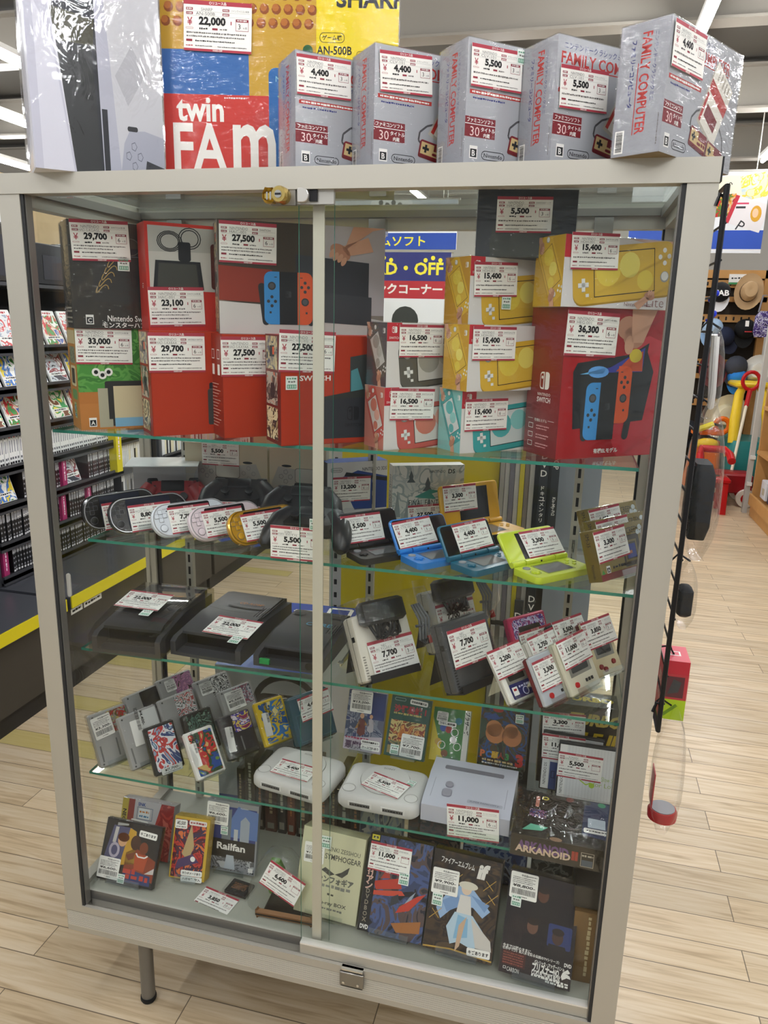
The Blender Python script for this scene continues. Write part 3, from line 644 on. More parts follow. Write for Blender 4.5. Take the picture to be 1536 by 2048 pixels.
for x in (0, CW-PW):
    mb = MB(); mb.box(x, -.002, .318, x+PW, .022, CH-.034, ALU)
    xi = x+PW if x == 0 else x-.006; mb.box(xi, .0, .318, xi+.006, .02, CH-.034, mat('2c2d2e', .5)); mb.box(xi+(.006 if x == 0 else -.002), .004, .318, xi+(.008 if x == 0 else 0), .02, CH-.034, ALUD)
    mb.build('front_post', case)
for x in (0, CW-.028):
    mb = MB(); mb.box(x, CD-.028, .318, x+.028, CD, CH-.03, ALU); xi = x+.028 if x == 0 else x-.004; mb.box(xi, CD-.02, .34, xi+.004, CD-.004, CH-.05, BLACK); mb.build('rear_post', case)
mb = MB(); mb.box(-.001, -.004, CH-.034, CW, .026, CH, ALU); mb.box(CW-.0002, -.003, CH-.033, CW+.0028, .026, CH, BLACK); mb.build('front_rail', case)
mb = MB(); mb.box(0, CD-.026, CH-.05, CW, CD, CH, ALU); mb.box(.03, CD-.034, CH-.026, CW-.03, CD-.026, CH-.012, ALUD); mb.build('rear_rail', case)
for x, nm in ((0, 0), (CW-.03, 1)):
    mb = MB(); mb.box(x, .026, CH-.05, x+.03, CD-.026, CH, ALU); e = x+.03 if nm == 0 else x-.01; mb.box(e, .03, CH-.03, e+.01, CD-.03, CH-.014, ALUD); mb.build('side_rail', case)
for x in (.010, CW-.015): mb = MB(); mb.box(x, .022, .33, x+.005, CD-.028, CH-.045, GLASS); mb.build('side_glass', case)
mb = MB(); mb.box(.028, CD-.014, .33, CW-.028, CD-.009, CH-.045, GLASS); mb.build('rear_glass', case)
mb = MB(); mb.box(.03, .026, CH-.008, CW-.03, CD-.026, CH-.002, SHELFGLASS); mb.build('top_glass', case)
# sliding doors
mb = MB(); mb.box(PW+.006, .030, .334, .618, .034, CH-.036, GLASS, right=GEDGE); dl = mb.build('sliding_door', case, 'left sliding glass door')
mb = MB(); mb.box(PW+.006, .026, .300, .618, .038, .334, ALU); mb.box(PW+.006, .0255, .332, .618, .0385, .3355, mat('e6e3dc', .35, .3)); mb.build('bottom_rail', dl)
mb = MB(); mb.box(.582, .0265, .335, .602, .0295, CH-.036, mat('c6c1b2', .4, .3)); mb.build('stile', dl); mb = MB(); mb.prism(rrp(.051, 1.052, .060, 1.102, .0044, 5), Fr((0, .030, 0), (1, 0, 0), (0, 0, 1)), 0, .003, mat('b5b4ac', .3)); mb.build('finger_pull', dl)
mb = MB(); mb.box(.562, .012, .343, CW-PW-.006, .016, CH-.036, GLASS, left=GEDGE); dr = mb.build('sliding_door', case, 'right sliding glass door')
mb = MB(); mb.box(.562, .006, .319, CW-PW-.002, .021, .344, ALU); mb.box(.562, .0055, .342, CW-PW-.002, .0215, .3455, mat('e6e3dc', .35, .3)); mb.build('bottom_rail', dr)
# lock on the door edge
mb = MB(); mb.box(.520, -.002, 1.795, .562, .004, 1.823, ALUD); mb.box(.562, .004, 1.797, .625, .012, 1.822, mat('b8b6b0', .3, .5)); lk = mb.build('door_lock', case)
mb = MB(); M = Matrix.Translation((.541, .0, 1.809)) @ Matrix.Rotation(PI/2, 4, 'X'); mb.lathe([(0, 0), (.0135, 0), (.0135, .02), (.0115, .024), (0, .024)], mat('c9b06a', .25, .9), M, 24); mb.lathe([(0, .0242), (.006, .0242), (.006, .0255), (0, .0255)], CHROME, M, 16); mb.box(.536, -.0262, 1.8075, .546, -.0256, 1.8105, BLACK); mb.build('key_cylinder', lk)
mb = MB(); mb.rbox(.507, -.008, 1.797, .535, .0, 1.821, mat('c2a552', .3, .8), .008)
for k in range(3): mb.box(.514+k*.006, -.0085, 1.803, .5165+k*.006, -.0078, 1.815, CHROME)
mb.build('lock_plate', lk)
mb = MB(); mb.prism(rrp(.566, 1.799, .585, 1.821, (.002, .010, .010, .002)), Fr((0, -.0, 0), (1, 0, 0), (0, 0, 1)), -.012, .006, mat('c9c6c0', .3, .6), .001); mb.box(.585, .0, 1.801, .598, .012, 1.819, BLACK); mb.build('catch', lk)
mb = MB(); mb.rbox(.654, -.010, .276, .706, -.003, .313, mat('8a867e', .3, .8), .003); mb.box(.657, -.008, .311, .703, .004, .318, CHROME)
for x in (.663, .694): mb.lathe([(0, .010), (.003, .010), (.003, .0112), (0, .0112)], CHROME, Matrix.Translation((x, 0, .286)) @ Matrix.Rotation(PI/2, 4, 'X'), 10)
mb.build('floor_latch', case)
# slotted standards, brackets, shelves
SHELVES = [(1.3905, .02, 1.14, .064), (1.1664, .077, 1.172, .071), (.9192, .041, 1.165, .07), (.6102, .03, 1.168, .078)]
for x in (.117, .585, 1.043):
    mb = MB(); mb.box(x, .398, .345, x+.018, .412, CH-.05, ALU); f = Fr((x, .398, .345), (1, 0, 0), (0, 0, 1))
    for k in range(46): mb.rect(f, .006, .012+k*.0315, .012, .032+k*.0315, BLACK)
    mb.box(x-.006, .388, CH-.062, x+.03, .412, CH-.03, CHROME); mb.build('slotted_standard', case)
for i, (z, x0, x1, y0) in enumerate(SHELVES):
    mb = MB(); mb.box(x0, y0, z-.006, x1, .396, z, SHELFGLASS, front=GEDGE, left=GEDGE, right=GEDGE); sh = mb.build('glass_shelf', case)
    for x in (.126, .594, 1.052):
        mb = MB(); mb.prism([(.398, z-.0065), (y0+.1, z-.0065), (y0+.1, z-.014), (.398, z-.034)], Fr((x, 0, 0), (0, 1, 0), (0, 0, 1)), -.0015, .0015, CHROME if i else ALUD); mb.box(x-.006, y0+.1, z-.0075, x+.006, y0+.112, z-.006, CHROME); mb.build('bracket', sh)
mb = MB(); f = Fr((CW-.10, -.003, .25), (1, 0, 0), (0, 0, 1)); mb.rect(f, 0, 0, .075, .032, WHITE); mb.text(f, '最 欠', .03, .018, .016, BLACK, bold=.02); mb.build('floor_sticker', case)

# ---- wire grid on the right side, with hanging goods
t = thing('wire_grid', 'black wire grid panel hooked on the right side of the case', 'wire grid', (1.2105, 0, 0))
WIRE = mat('131315', .35)
mb = MB(); mb.tube([(0, -.004, .955), (0, -.004, 1.815), (0, .396, 1.815), (0, .396, .955)], .0042, WIRE, 8, True); mb.build('frame', t)
mb = MB()
for k in range(1, 5): mb.tube([(-.002, k*.085, .955), (-.002, k*.085, 1.815)], .0019, WIRE, 6)
for k in range(1, 17): mb.tube([(.004, -.004, .955+k*.0506), (.004, .396, .955+k*.0506)], .0019, WIRE, 6)
mb.build('mesh', t)
mb = MB()
for z in (1.80, 1.0): mb.tube([(.0, .006, z), (-.008, .0, z+.004), (-.012, -.002, z-.012)], .003, WIRE, 6)
mb.build('hook', t)
def hangbag(label, y, z0, z1, dx, dy, inner, group='goods hanging on the wire grid', nm='poly_bag_goods'):
    t = thing(nm, label, 'hanging goods', (1.224, y, z0), group=group)
    h = z1-z0; mb = MB()
    rings = []
    for i in range(8):
        s = i/7; k = (.35, .8, 1, 1, .95, .85, .6, .12)[i]; kk = (.7, 1., 1.05, 1, 1, .95, .8, .5)[i]
        rings.append([(dx*.5+x*k, yy*kk, s*h) for x, yy in rrp(-dx*.5, -dy*.5, dx*.5, dy*.5, min(dx, dy)*.3)])
    mb.loft(rings, BAG); mb.build('bag', t)
    mb = MB(); mb.tube([(-.012, 0, h-.005), (.0, 0, h+.01), (.02, 0, h-.002)], .0018, WIRE, 6); mb.build('hook', t)
    inner(t, h); return t
def in_black(t, h):
    mb = MB(); mb.loft([[(.022+x*s, y*s, z) for x, y in rrp(-.018, -.046, .018, .046, .009)] for z, s in ((.035, .75), (.06, 1), (h*.55, 1), (h*.62, .7))], RUBBER); mb.build('black_item', t)
hangbag('large clear bag with a black item hanging at mid height on the wire grid', .12, 1.235, 1.50, .052, .11, in_black)
def in_white(t, h):
    mb = MB(); mb.tube([(.012, -.02, h*.9), (.016, -.026, h*.3), (.018, -.012, .02), (.02, .006, .03), (.016, .012, h*.6), (.012, .0, h*.92)], .005, mat('dcdcda', .4)); mb.build('white_strap', t)
hangbag('thin clear bag with a white looped strap high on the wire grid', .10, 1.475, 1.62, .03, .06, in_white)
hangbag('small clear bag with a black item low on the wire grid', .10, 1.11, 1.23, .036, .06, lambda t, h: in_black(t, h) if False else (lambda mb: (mb.rbox(.006, -.02, .02, .03, .02, h*.6, RUBBER, .005), mb.build('black_item', t)))(MB()))
t = thing('accessory_pack', 'red and lime accessory box at the bottom of the wire grid', 'box', (1.222, .10, .925), group='goods hanging on the wire grid')
mb = MB(); w, d, h = .045, .07, .115; mb.box(0, 0, 0, w, d, h, mat('b8303c', .35), top=mat('cf5260', .35)); f = FF(w, h); mb.rect(f, 0, 0, w, .04, mat('a8c32c', .4)); mb.rect(f, .006, .044, w-.006, .085, mat('5a2530', .3)); mb.poly(f, [(.012, .05), (.03, .055), (.034, .075), (.02, .08)], mat('3a3c40', .4), 2); mb.line(f, [(.008, .008), (.03, .03)], .006, mat('6a8a2a', .4), 2); g = FT(w, d, h); mb.frame(g, .012, .025, .032, .045, .003, WHITE); mb.build('carton', t)
mb = MB(); mb.box(-.001, -.001, .041, w+.001, .03, .09, WRAP); mb.build('window', t)
mb = MB(); mb.tube([(-.012, .03, h+.01), (.01, .03, h+.016), (.02, .03, h)], .0018, WIRE, 6); mb.build('hook', t)
def in_base(t, h):
    mb = MB(); mb.lathe([(0, .012), (.026, .012), (.027, .026), (.024, .032), (0, .032)], mat('a8262c', .35), Matrix.Translation((.028, 0, .01)), 22); mb.lathe([(0, .0321), (.022, .0321), (.022, .0335), (0, .0335)], mat('8e9094', .3), Matrix.Translation((.028, 0, .01)), 20); mb.build('red_base', t)
    mb = MB(); mb.box(.004, -.02, .05, .006, .02, .12, mat('b03a40', .4)); mb.build('card', t)
hangbag('clear bag with a round red base hanging lowest, under the wire grid', .10, .70, .955, .056, .062, in_base)
for k, z in enumerate((1.66, 1.63)):
    mb = MB(); mb.tube([(0, 0, 0), (.006, -.008, .002), (.008, -.012, .008)], .0022, mat('2038c8', .35), 8); mb.ball((.008, -.012, .01), .004, .004, .005, mat('2038c8', .35)); tagit(mb.build('peg_hook', loc=(1.215, .06, z)), ('upper', 'lower')[k]+' blue peg hook on the wire grid', 'hook', 'blue peg hooks')

# ================================================================ price tags
TR = mat('a63a48', .5); TRD = mat('8c2f3c', .5); INK = mat('1d1b1c', .6); GRYI = mat('6e6a68', .6); PAPER = mat('eceae4', .55); GRN = mat('4f8f72', .5)
tagn = 0
def price_tag(parent, fr, u, v, big, rot, maker, model, price, months, kind='', M=None, off=.0012, size=None, year=''):
    """red and white reuse price card; fr = the face it is taped to"""
    global tagn; tagn += 1
    w, h = size or ((.107, .074) if big else (.092, .057))
    mb = MB(); mb.box(-w/2, -h/2, -.0006, w/2, h/2, 0, PAPER)
    f = Fr((-w/2, -h/2, 0), (1, 0, 0), (0, 1, 0), w, h)
    sy = h/.074; sx = w/.107
    def X_(a): return a*w
    def Y_(a): return a*h
    mb.rect(f, 0, Y_(.915), w, h, TR); mb.rect(f, 0, 0, w, Y_(.05), TR)
    mb.text(f, '○リユース品', w/2, Y_(.958), Y_(.06), WHITE, bold=.02); mb.text(f, 'HARD-OFF', w/2, Y_(.025), Y_(.034), WHITE, bold=.03)
    for a, b in ((.035, .83), (.035, .745), (.57, .83), (.57, .745)): mb.rect(f, X_(a), Y_(b-.024), X_(a+.1), Y_(b+.026), TRD); mb.fine(f, X_(a+.012), X_(a+.085), Y_(b), Y_(.028), WHITE, int(a*100+b*37))
    mb.text(f, maker, X_(.34), Y_(.83), Y_(.062), INK, bold=-.012, sx=.95, width=None if len(maker) < 9 else X_(.33))
    mb.text(f, model, X_(.32), Y_(.745), Y_(.06), INK, bold=-.012, width=X_(min(.36, .04*len(model))))
    if kind: mb.text(f, kind, X_(.70), Y_(.83), Y_(.046), INK, 'l', -.005, width=X_(min(.26, .028*len(kind)+.02)))
    mb.rect(f, X_(.03), Y_(.785), X_(.97), Y_(.788), GRYI); mb.rect(f, X_(.03), Y_(.7), X_(.97), Y_(.703), GRYI)
    mb.text(f, '¥', X_(.09), Y_(.585), Y_(.16), TR, sx=.9, bold=.01)
    mb.text(f, price, X_(.42), Y_(.59), Y_(.20), INK, bold=.05, width=X_(.066*len(price)))
    mb.rect(f, X_(.69), Y_(.55), X_(.705), Y_(.62), TR)
    mb.frame(f, X_(.765), Y_(.44), X_(.955), Y_(.675), w*.006, TRD); mb.rect(f, X_(.765), Y_(.62), X_(.955), Y_(.675), TRD)
    mb.fine(f, X_(.785), X_(.93), Y_(.648), Y_(.03), WHITE, 4)
    if months: mb.text(f, months, X_(.82), Y_(.53), Y_(.10), INK); mb.text(f, 'ヶ月', X_(.90), Y_(.505), Y_(.045), INK)
    mb.ring(f, rrp(X_(.03), Y_(.435), X_(.14), Y_(.468), Y_(.014), 3), w*.004, TR)
    mb.fine(f, X_(.23), X_(.35), Y_(.45), Y_(.042), INK, tagn); mb.rect(f, X_(.42), Y_(.43), X_(.50), Y_(.472), TRD); mb.fine(f, X_(.53), X_(.64), Y_(.45), Y_(.036), GRYI, tagn+1)
    if h > .06: mb.fine(f, X_(.04), X_(.92), Y_(.365), Y_(.035), GRYI, tagn+2); mb.fine(f, X_(.04), X_(.70+.2*(tagn % 2)), Y_(.295), Y_(.033), GRYI, tagn+3)
    else: mb.fine(f, X_(.04), X_(.92), Y_(.33), Y_(.045), GRYI, tagn+2)
    mb.rect(f, X_(.035), Y_(.185), X_(.125), Y_(.232), TRD); mb.fine(f, X_(.17), X_(.75), Y_(.205), Y_(.032), INK, tagn+4)
    mb.fine(f, X_(.03), X_(.13), Y_(.105), Y_(.028), TR, tagn+5); mb.fine(f, X_(.17), X_(.42), Y_(.105), Y_(.024), GRYI, tagn+6); mb.fine(f, X_(.5), X_(.93), Y_(.105), Y_(.026), GRYI, tagn+7)
    return mb.build('price_tag', parent, None, None, M if M is not None else fr.mat4(u, v, off, R(rot)), smooth=False)
def green_sticker(parent, fr, u, v, s=.022, rot=0, off=.0016):
    mb = MB(); mb.box(-s/2, -s*.55, -.0004, s/2, s*.55, 0, mat('dfe6e0', .5)); f = Fr((-s/2, -s*.55, 0), (1, 0, 0), (0, 1, 0))
    mb.fine(f, s*.1, s*.9, s*.9, s*.16, GRN, 3); mb.fine(f, s*.2, s*.8, s*.65, s*.14, GRYI, 5); mb.rect(f, s*.1, s*.1, s*.9, s*.42, GRN)
    for k in range(4): mb.rect(f, s*(.15+k*.19), s*.15, s*(.28+k*.19), s*.37, mat('b8d2c4', .5), 2)
    mb.build('green_sticker', parent, None, None, fr.mat4(u, v, off, R(rot)), smooth=False)
def used_sticker(parent, fr, u, v, w, h, price, rot=0, off=.0012):
    mb = MB(); f = Fr((-w/2, -h/2, 0), (1, 0, 0), (0, 1, 0), w, h); mb.prism(rrp(0, 0, w, h, .003), f, -.0004, 0, PAPER)
    if h > w*.7:
        mb.text(f, '中古品', w*.5, h*.9, h*.085, INK, bold=.02); mb.fine(f, w*.62, w*.95, h*.9, h*.04, GRYI, 2)
        for k in range(4): mb.fine(f, w*.08, w*(.9-.1*(k % 2)), h*(.80-k*.065), h*.035, GRYI, k+int(u*900))
        mb.text(f, price, w*.5, h*.48, h*.13, INK, bold=.02, slant=.15, width=w*.82); mb.bars(f, w*.08, h*.16, w*.92, h*.38, INK, int(v*900)); mb.fine(f, w*.35, w*.65, h*.08, h*.04, GRYI, 3)
    elif w > h:
        mb.text(f, price, w*.5, h*.6, h*.5, INK, bold=.02, slant=.15, width=w*.7); mb.fine(f, w*.1, w*.9, h*.2, h*.14, GRYI, 4)
    mb.build('used_sticker', parent, None, None, fr.mat4(u, v, off, R(rot)), smooth=False)
def strip_sticker(parent, fr, u, v, w, h, price, rot=90, off=.0012):
    """upright narrow sticker with bars and price running along it"""
    mb = MB(); f = Fr((-w/2, -h/2, 0), (1, 0, 0), (0, 1, 0), w, h); mb.prism(rrp(0, 0, w, h, .002), f, -.0004, 0, PAPER)
    g = Fr((0, h, 0), (0, -1, 0), (1, 0, 0), h, w); mb.bars(g, h*.06, w*.12, h*.94, w*.45, INK, 7); mb.text(g, price, h*.5, w*.7, w*.3, INK, bold=.02, slant=.15, width=h*.6)
    mb.build('used_sticker', parent, None, None, fr.mat4(u, v, off, R(rot-90)), smooth=False)
def note_sticker(parent, fr, u, v, s, _, w, h=.012, rot=0, off=.0012):
    mb = MB(); f = Fr((-w/2, -h/2, 0), (1, 0, 0), (0, 1, 0), w, h); mb.prism(rrp(0, 0, w, h, .003), f, -.0003, 0, PAPER); mb.text(f, s, w/2, h/2, h*.5, INK, bold=.03, width=w*.86); mb.build('note_sticker', parent, None, None, fr.mat4(u, v, off, R(rot)), smooth=False)
def wrap_of(root, w, d, h, e=.0016, m=None):
    mb = MB(); mb.rbox(-e, -e, .0002, w+e, d+e, h+e, m or WRAP, .0015); mb.build('plastic_wrap', root)

# ================================================================ cartons
SKIN = mat('d2a184', .5); SKIN2 = mat('b9856a', .5); GRYD = mat('3a3c3e', .4); GOLD = mat('c8a850', .4)
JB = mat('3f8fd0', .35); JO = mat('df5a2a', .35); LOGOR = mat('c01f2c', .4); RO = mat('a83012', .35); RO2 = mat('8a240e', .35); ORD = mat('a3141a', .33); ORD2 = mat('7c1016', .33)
def P_(d): return d
def hand(mb, f, x, y, s, rot=0, l=4, n=4):
    mb.poly(f, xf(circ(0, 0, 1.0, .62, 16), x, y, s, rot), SKIN2, l)
    for k in range(n): mb.poly(f, xf(circ(-.6+k*.42, -.45-.08*(k % 2), .22, .42, 10), x, y, s, rot), SKIN, l+1)
    mb.poly(f, xf([(-.2, .4), (.8, .1), (2.6, 1.6), (1.6, 2.4)], x, y, s, rot), SKIN, l)
def cross(mb, f, x, y, s, m, l, rot=0):
    mb.poly(f, xf([(-1, -.33), (1, -.33), (1, .33), (-1, .33)], x, y, s, rot), m, l); mb.poly(f, xf([(-.33, -1), (.33, -1), (.33, 1), (-.33, 1)], x, y, s, rot), m, l)
def swlogo(mb, f, x, y, h, m, l=3):
    w = h*.46; mb.ring(f, rrp(x-w, y-h/2, x-w*.1, y+h/2, (w*.45, 0, 0, w*.45)), h*.09, m, l); mb.poly(f, rrp(x+w*.1, y-h/2, x+w, y+h/2, (0, w*.45, w*.45, 0)), m, l); mb.poly(f, circ(x-w*.55, y+h*.18, h*.09), m, l)
def joy(mb, f, x, y, h, side, m, l=3):
    w = h*.30; r = h*.13
    if side < 0: mb.poly(f, rrp(x-w, y-h/2, x, y+h/2, (r, 0, 0, r)), m, l); sx, sy, bx, by = x-w*.5, y+h*.23, x-w*.5, y-h*.06
    else: mb.poly(f, rrp(x, y-h/2, x+w, y+h/2, (0, r, r, 0)), m, l); sx, sy, bx, by = x+w*.5, y-h*.06, x+w*.5, y+h*.22
    mb.poly(f, circ(sx, sy, h*.078), GRYD, l+1); mb.poly(f, circ(sx, sy, h*.052), mat('55575a', .5), l+2)
    for a in range(4): mb.poly(f, circ(bx+h*.068*math.cos(a*PI/2), by+h*.085*math.sin(a*PI/2), h*.032, n=10), GRYD, l+1)
    mb.rect(f, x+side*w*.6-h*.02, y-h*.29, x+side*w*.6+h*.02, y-h*.25, GRYD, l+1); mb.rect(f, x+side*w*.25-h*.025, y+h*.39, x+side*w*.25+h*.025, y+h*.405, GRYD, l+1)
def grip(mb, f, x, y, h, l=3, off=0):
    for s in (-1, 1): mb.poly(f, xf(rrp(-.07, -.5, .07, .3, .07), x+s*h*.5, y-h*.02, h, s*-.12), mat('2c2e31', .4), l)
    joy(mb, f, x-h*.18, y, h, -1, JB, l+1); joy(mb, f, x+h*.18, y+off, h, 1, JO, l+1)
    mb.rect(f, x-h*.18, y-h*.5, x+h*.18, y+h*.5, mat('232527', .4), l+1); swlogo(mb, f, x, y+h*.08, h*.12, mat('3c3e42', .4), l+2)
def lite(mb, f, x, y, L, m, mdk, rot=0, l=2, scr=None):
    q = lambda p: xf(p, x, y, L, rot)
    mb.poly(f, q(rrp(-.5, -.225, .5, .215, .09, 5)), mdk, l); mb.poly(f, q(rrp(-.5, -.21, .5, .22, .09, 5)), m, l+1)
    mb.poly(f, q([(-.30, -.165), (.30, -.165), (.30, .175), (-.30, .175)]), BLACK, l+2)
    sm = scr or m; mb.poly(f, q([(-.293, -.158), (.293, -.158), (.293, .168), (-.293, .168)]), sm[0], l+3)
    mb.poly(f, q(circ(-.16, .03, .12, .12)), sm[1], l+4); mb.poly(f, q(circ(.05, .06, .1, .1)), sm[2], l+5); mb.poly(f, q(circ(.2, -.07, .08, .08)), sm[1], l+4)
    c, s_ = math.cos(rot), math.sin(rot)
    def at(a, b): return x+L*(a*c-b*s_), y+L*(a*s_+b*c)
    WH = mat('e4e4e0', .4); SH = mat('9a9a94', .5)
    cross(mb, f, *at(-.40, -.065), L*.05, SH, l+2, rot); cross(mb, f, *at(-.40, -.06), L*.05, WH, l+3, rot)
    mb.poly(f, circ(*at(-.40, .11), L*.045), SH, l+2); mb.poly(f, circ(*at(-.40, .115), L*.036), WH, l+3)
    for a in range(4): mb.poly(f, circ(*at(.40+.045*math.cos(a*PI/2), .10+.05*math.sin(a*PI/2)), L*.02, n=10), WH, l+3)
    mb.poly(f, circ(*at(.40, -.06), L*.045), SH, l+2); mb.poly(f, circ(*at(.40, -.055), L*.036), WH, l+3); mb.poly(f, q([(-.38, -.155), (-.35, -.155), (-.35, -.13), (-.38, -.13)]), WH, l+3)
def dock(mb, f, x, y, w, h, l=2, logo=True, dark='33363a'):
    mb.poly(f, rrp(x, y+h*.1, x+w, y+h*1.18, h*.05), mat('26282b', .35), l); mb.poly(f, rrp(x-w*.03, y, x+w*1.02, y+h, h*.05), mat(dark, .4), l+1)
    mb.line(f, [(x, y+h), (x+w, y+h)], h*.012, mat('6a6d70', .4), l+2)
    if logo: swlogo(mb, f, x+w*.68, y+h*.58, h*.24, mat('1b1d20', .4), l+2); mb.text(f, 'SWITCH', x+w*.68, y+h*.33, h*.07, mat('1b1d20', .4), l=l+2)
def cero(mb, f, x, y, s, ch, l=3): mb.rect(f, x, y, x+s*.8, y+s, WHITE, l); mb.rect(f, x+s*.08, y+s*.1, x+s*.72, y+s*.75, BLACK, l+1); mb.text(f, ch, x+s*.4, y+s*.42, s*.45, WHITE, bold=.02, l=l+2)
def montage(mb, f, w, h, seed=0):
    for k, cs in enumerate((('4a4a6a', '8a8478', 'c8b88a', '3a3c48'), ('6a6058', '3a3634', 'b0a89a', 'c8542a'), ('a89468', '3a3430', 'd8c8a0', '7a5a3a'))):
        y1 = h*(.985-k*.325); mb.rect(f, w*.06, y1-h*.30, w*.80, y1, art(seed+k, cs, 34, 1.5), 1)
    mb.poly(f, rrp(w*.34, h*.42, w*.62, h*.56, .006), mat('2c2d30', .4), 2); mb.poly(f, rrp(w*.3, h*.8, w*.62, h*.9, .003), mat('2c2d30', .4), 2); mb.rect(f, w*.5, h*.82, w*.6, h*.89, JO, 3)

def carton(key, name, label, pose, cols, front=None, left=None, top=None, group=None, wrap=False, cat='box', right=None):
    x, y, z, yaw, lean, w, d, h = pose
    t = thing(name, label, cat, (x, y, z), (R(-lean), 0, R(yaw)), group)
    mb = MB(); mb.box(0, 0, 0, w, d, h, **cols)
    ff, fl, ft = FF(w, h), FL(d, h), FT(w, d, h)
    if front: front(mb, ff, w, h)
    if left: left(mb, fl, d, h)
    if top: top(mb, ft, w, d)
    mb.build('carton', t)
    if wrap: wrap_of(t, w, d, h)
    return t, ff
GS = 'boxed handheld consoles on the top shelf'
# ---- first column: dark special edition above the green and orange one
def a2f(mb, f, w, h):
    mb.rect(f, 0, .05, w, h, art(11, ('4a8a3c', '5c9a48', '3f7a34', '6aa650'), 30, 1.2, .4), 1); mb.rect(f, 0, 0, w, .052, mat('b8783a', .4), 2); mb.rect(f, 0, .052, w*.3, .075, mat('b07034', .4), 2)
    for k in range(3): mb.poly(f, circ(.035+k*.012, .114-.006*(k % 2), .008), WHITE, 3); mb.poly(f, circ(.035+k*.012, .114-.006*(k % 2), .004), BLACK, 4)
    mb.poly(f, rrp(.05, .006, w, .096, .004), mat('2e2d2b', .4), 3); mb.rect(f, .036, .004, .062, .082, mat('a9a48e', .4), 4); mb.rect(f, .066, .004, w, .086, mat('cdbf9c', .4), 5); mb.rect(f, .066, .004, w, .022, mat('7fb0cf', .4), 6); mb.rect(f, .055, .02, .062, .085, mat('2e2d2b', .4), 6)
    cero(mb, f, .016, .006, .018, 'A', 4)
def a2l(mb, f, d, h):
    mb.rect(f, 0, 0, d, h, mat('b9803f', .4), 1); mb.rect(f, .004, h-.03, d-.004, h-.004, mat('c8b78c', .4), 2); mb.poly(f, rrp(.02, .085, d-.016, .125, .006), mat('d8cfa8', .4), 2); mb.poly(f, rrp(.028, .09, d-.026, .12, .003), mat('4a4636', .4), 3); mb.poly(f, rrp(.022, .058, d-.014, .078, .008), mat('6a9a5e', .4), 2); mb.rect(f, .032, .02, d-.03, .052, art(3, ('6a8ac0', 'd8d890', '4a7a4a', '8ab0d8'), 40), 2)
    mb.rect(f, .02, .13, d-.012, h-.036, art(9, ('8a8470', '4a463a', '9aa888', '6a6a5a'), 36), 2)
t, f = carton('A2', 'console_box', 'green and orange console box below the black one, far left of the top shelf', (.079, .074, 1.3905, 45, 0, .208, .088, .198), dict(m=mat('b9803f', .4)), a2f, a2l, None, GS)
price_tag(t, f, .0537, .166, True, -1, 'NINTENDO', 'HAD-S-KFAGC', '33,000', '6', 'SWITCH本体')
def a1f(mb, f, w, h):
    mb.rect(f, 0, 0, w, h, art(21, ('2e2a24', '3a342a', '2a2620', '453c30'), 9, 1., .35, True), 1)
    dock(mb, f, .045, .052, .15, .085, 2, False, '2b2824'); g = mat('a8894a', .4)
    for k in range(5): mb.line(f, [(.056+.012*math.cos(a)+k*.006, .075+k*.012+.008*math.sin(a*1.7)) for a in [i*.5 for i in range(9)]], .0016, g, 5)
    swlogo(mb, f, .125, .095, .03, mat('1c1a17', .4), 5); mb.poly(f, [(.15, .07), (.175, .1), (.19, .09), (.185, .065), (.165, .06)], g, 5)
    mb.line(f, [(.09, .136), (.09, .158), (.1, .16)], .001, mat('8a8478', .4), 4); mb.ring(f, circ(.115, .155, .016), .0012, mat('6a645a', .4), 4)
    mb.text(f, 'Nintendo Switch', .105, .020, .0115, WHITE, width=.085, l=4, bold=.01); mb.text(f, 'モンスターハンターライズ', .052, .0075, .011, WHITE, 'l', .02, width=.145, l=4); cero(mb, f, .022, .008, .018, 'C', 4)
def a1l(mb, f, d, h):
    mb.rect(f, 0, 0, d, h, mat('2a2824', .4), 1)
    for k, y in enumerate((.012, .02, .032, .038)): mb.fine(f, .02, d-.014, y, .004, mat('b8b4a8', .4), k, 2)
    for y in (.06, .115): mb.rect(f, .036, y, d-.03, y+.024, mat('4a463e', .4), 2); mb.rect(f, .016, y-.008, d-.012, y-.0072, mat('6a665c', .4), 2)
    mb.poly(f, [(.03, .15), (.045, .172), (.06, .15), (.045, .144)], mat('6a6658', .4), 2)
t, f = carton('A1', 'console_box', 'black console box with gold brush marks, upper left corner of the top shelf', (.084, .069, 1.5885, 45, 0, .208, .088, .198), dict(m=mat('2a2824', .4)), a1f, a1l, None, GS, True)
price_tag(t, f, .0578, .163, True, 1.7, 'NINTENDO', 'HAD-S-KGAGL', '29,700', '6', 'SWITCH本体', off=.003); green_sticker(t, f, .098, .122, .022, 0, .003)
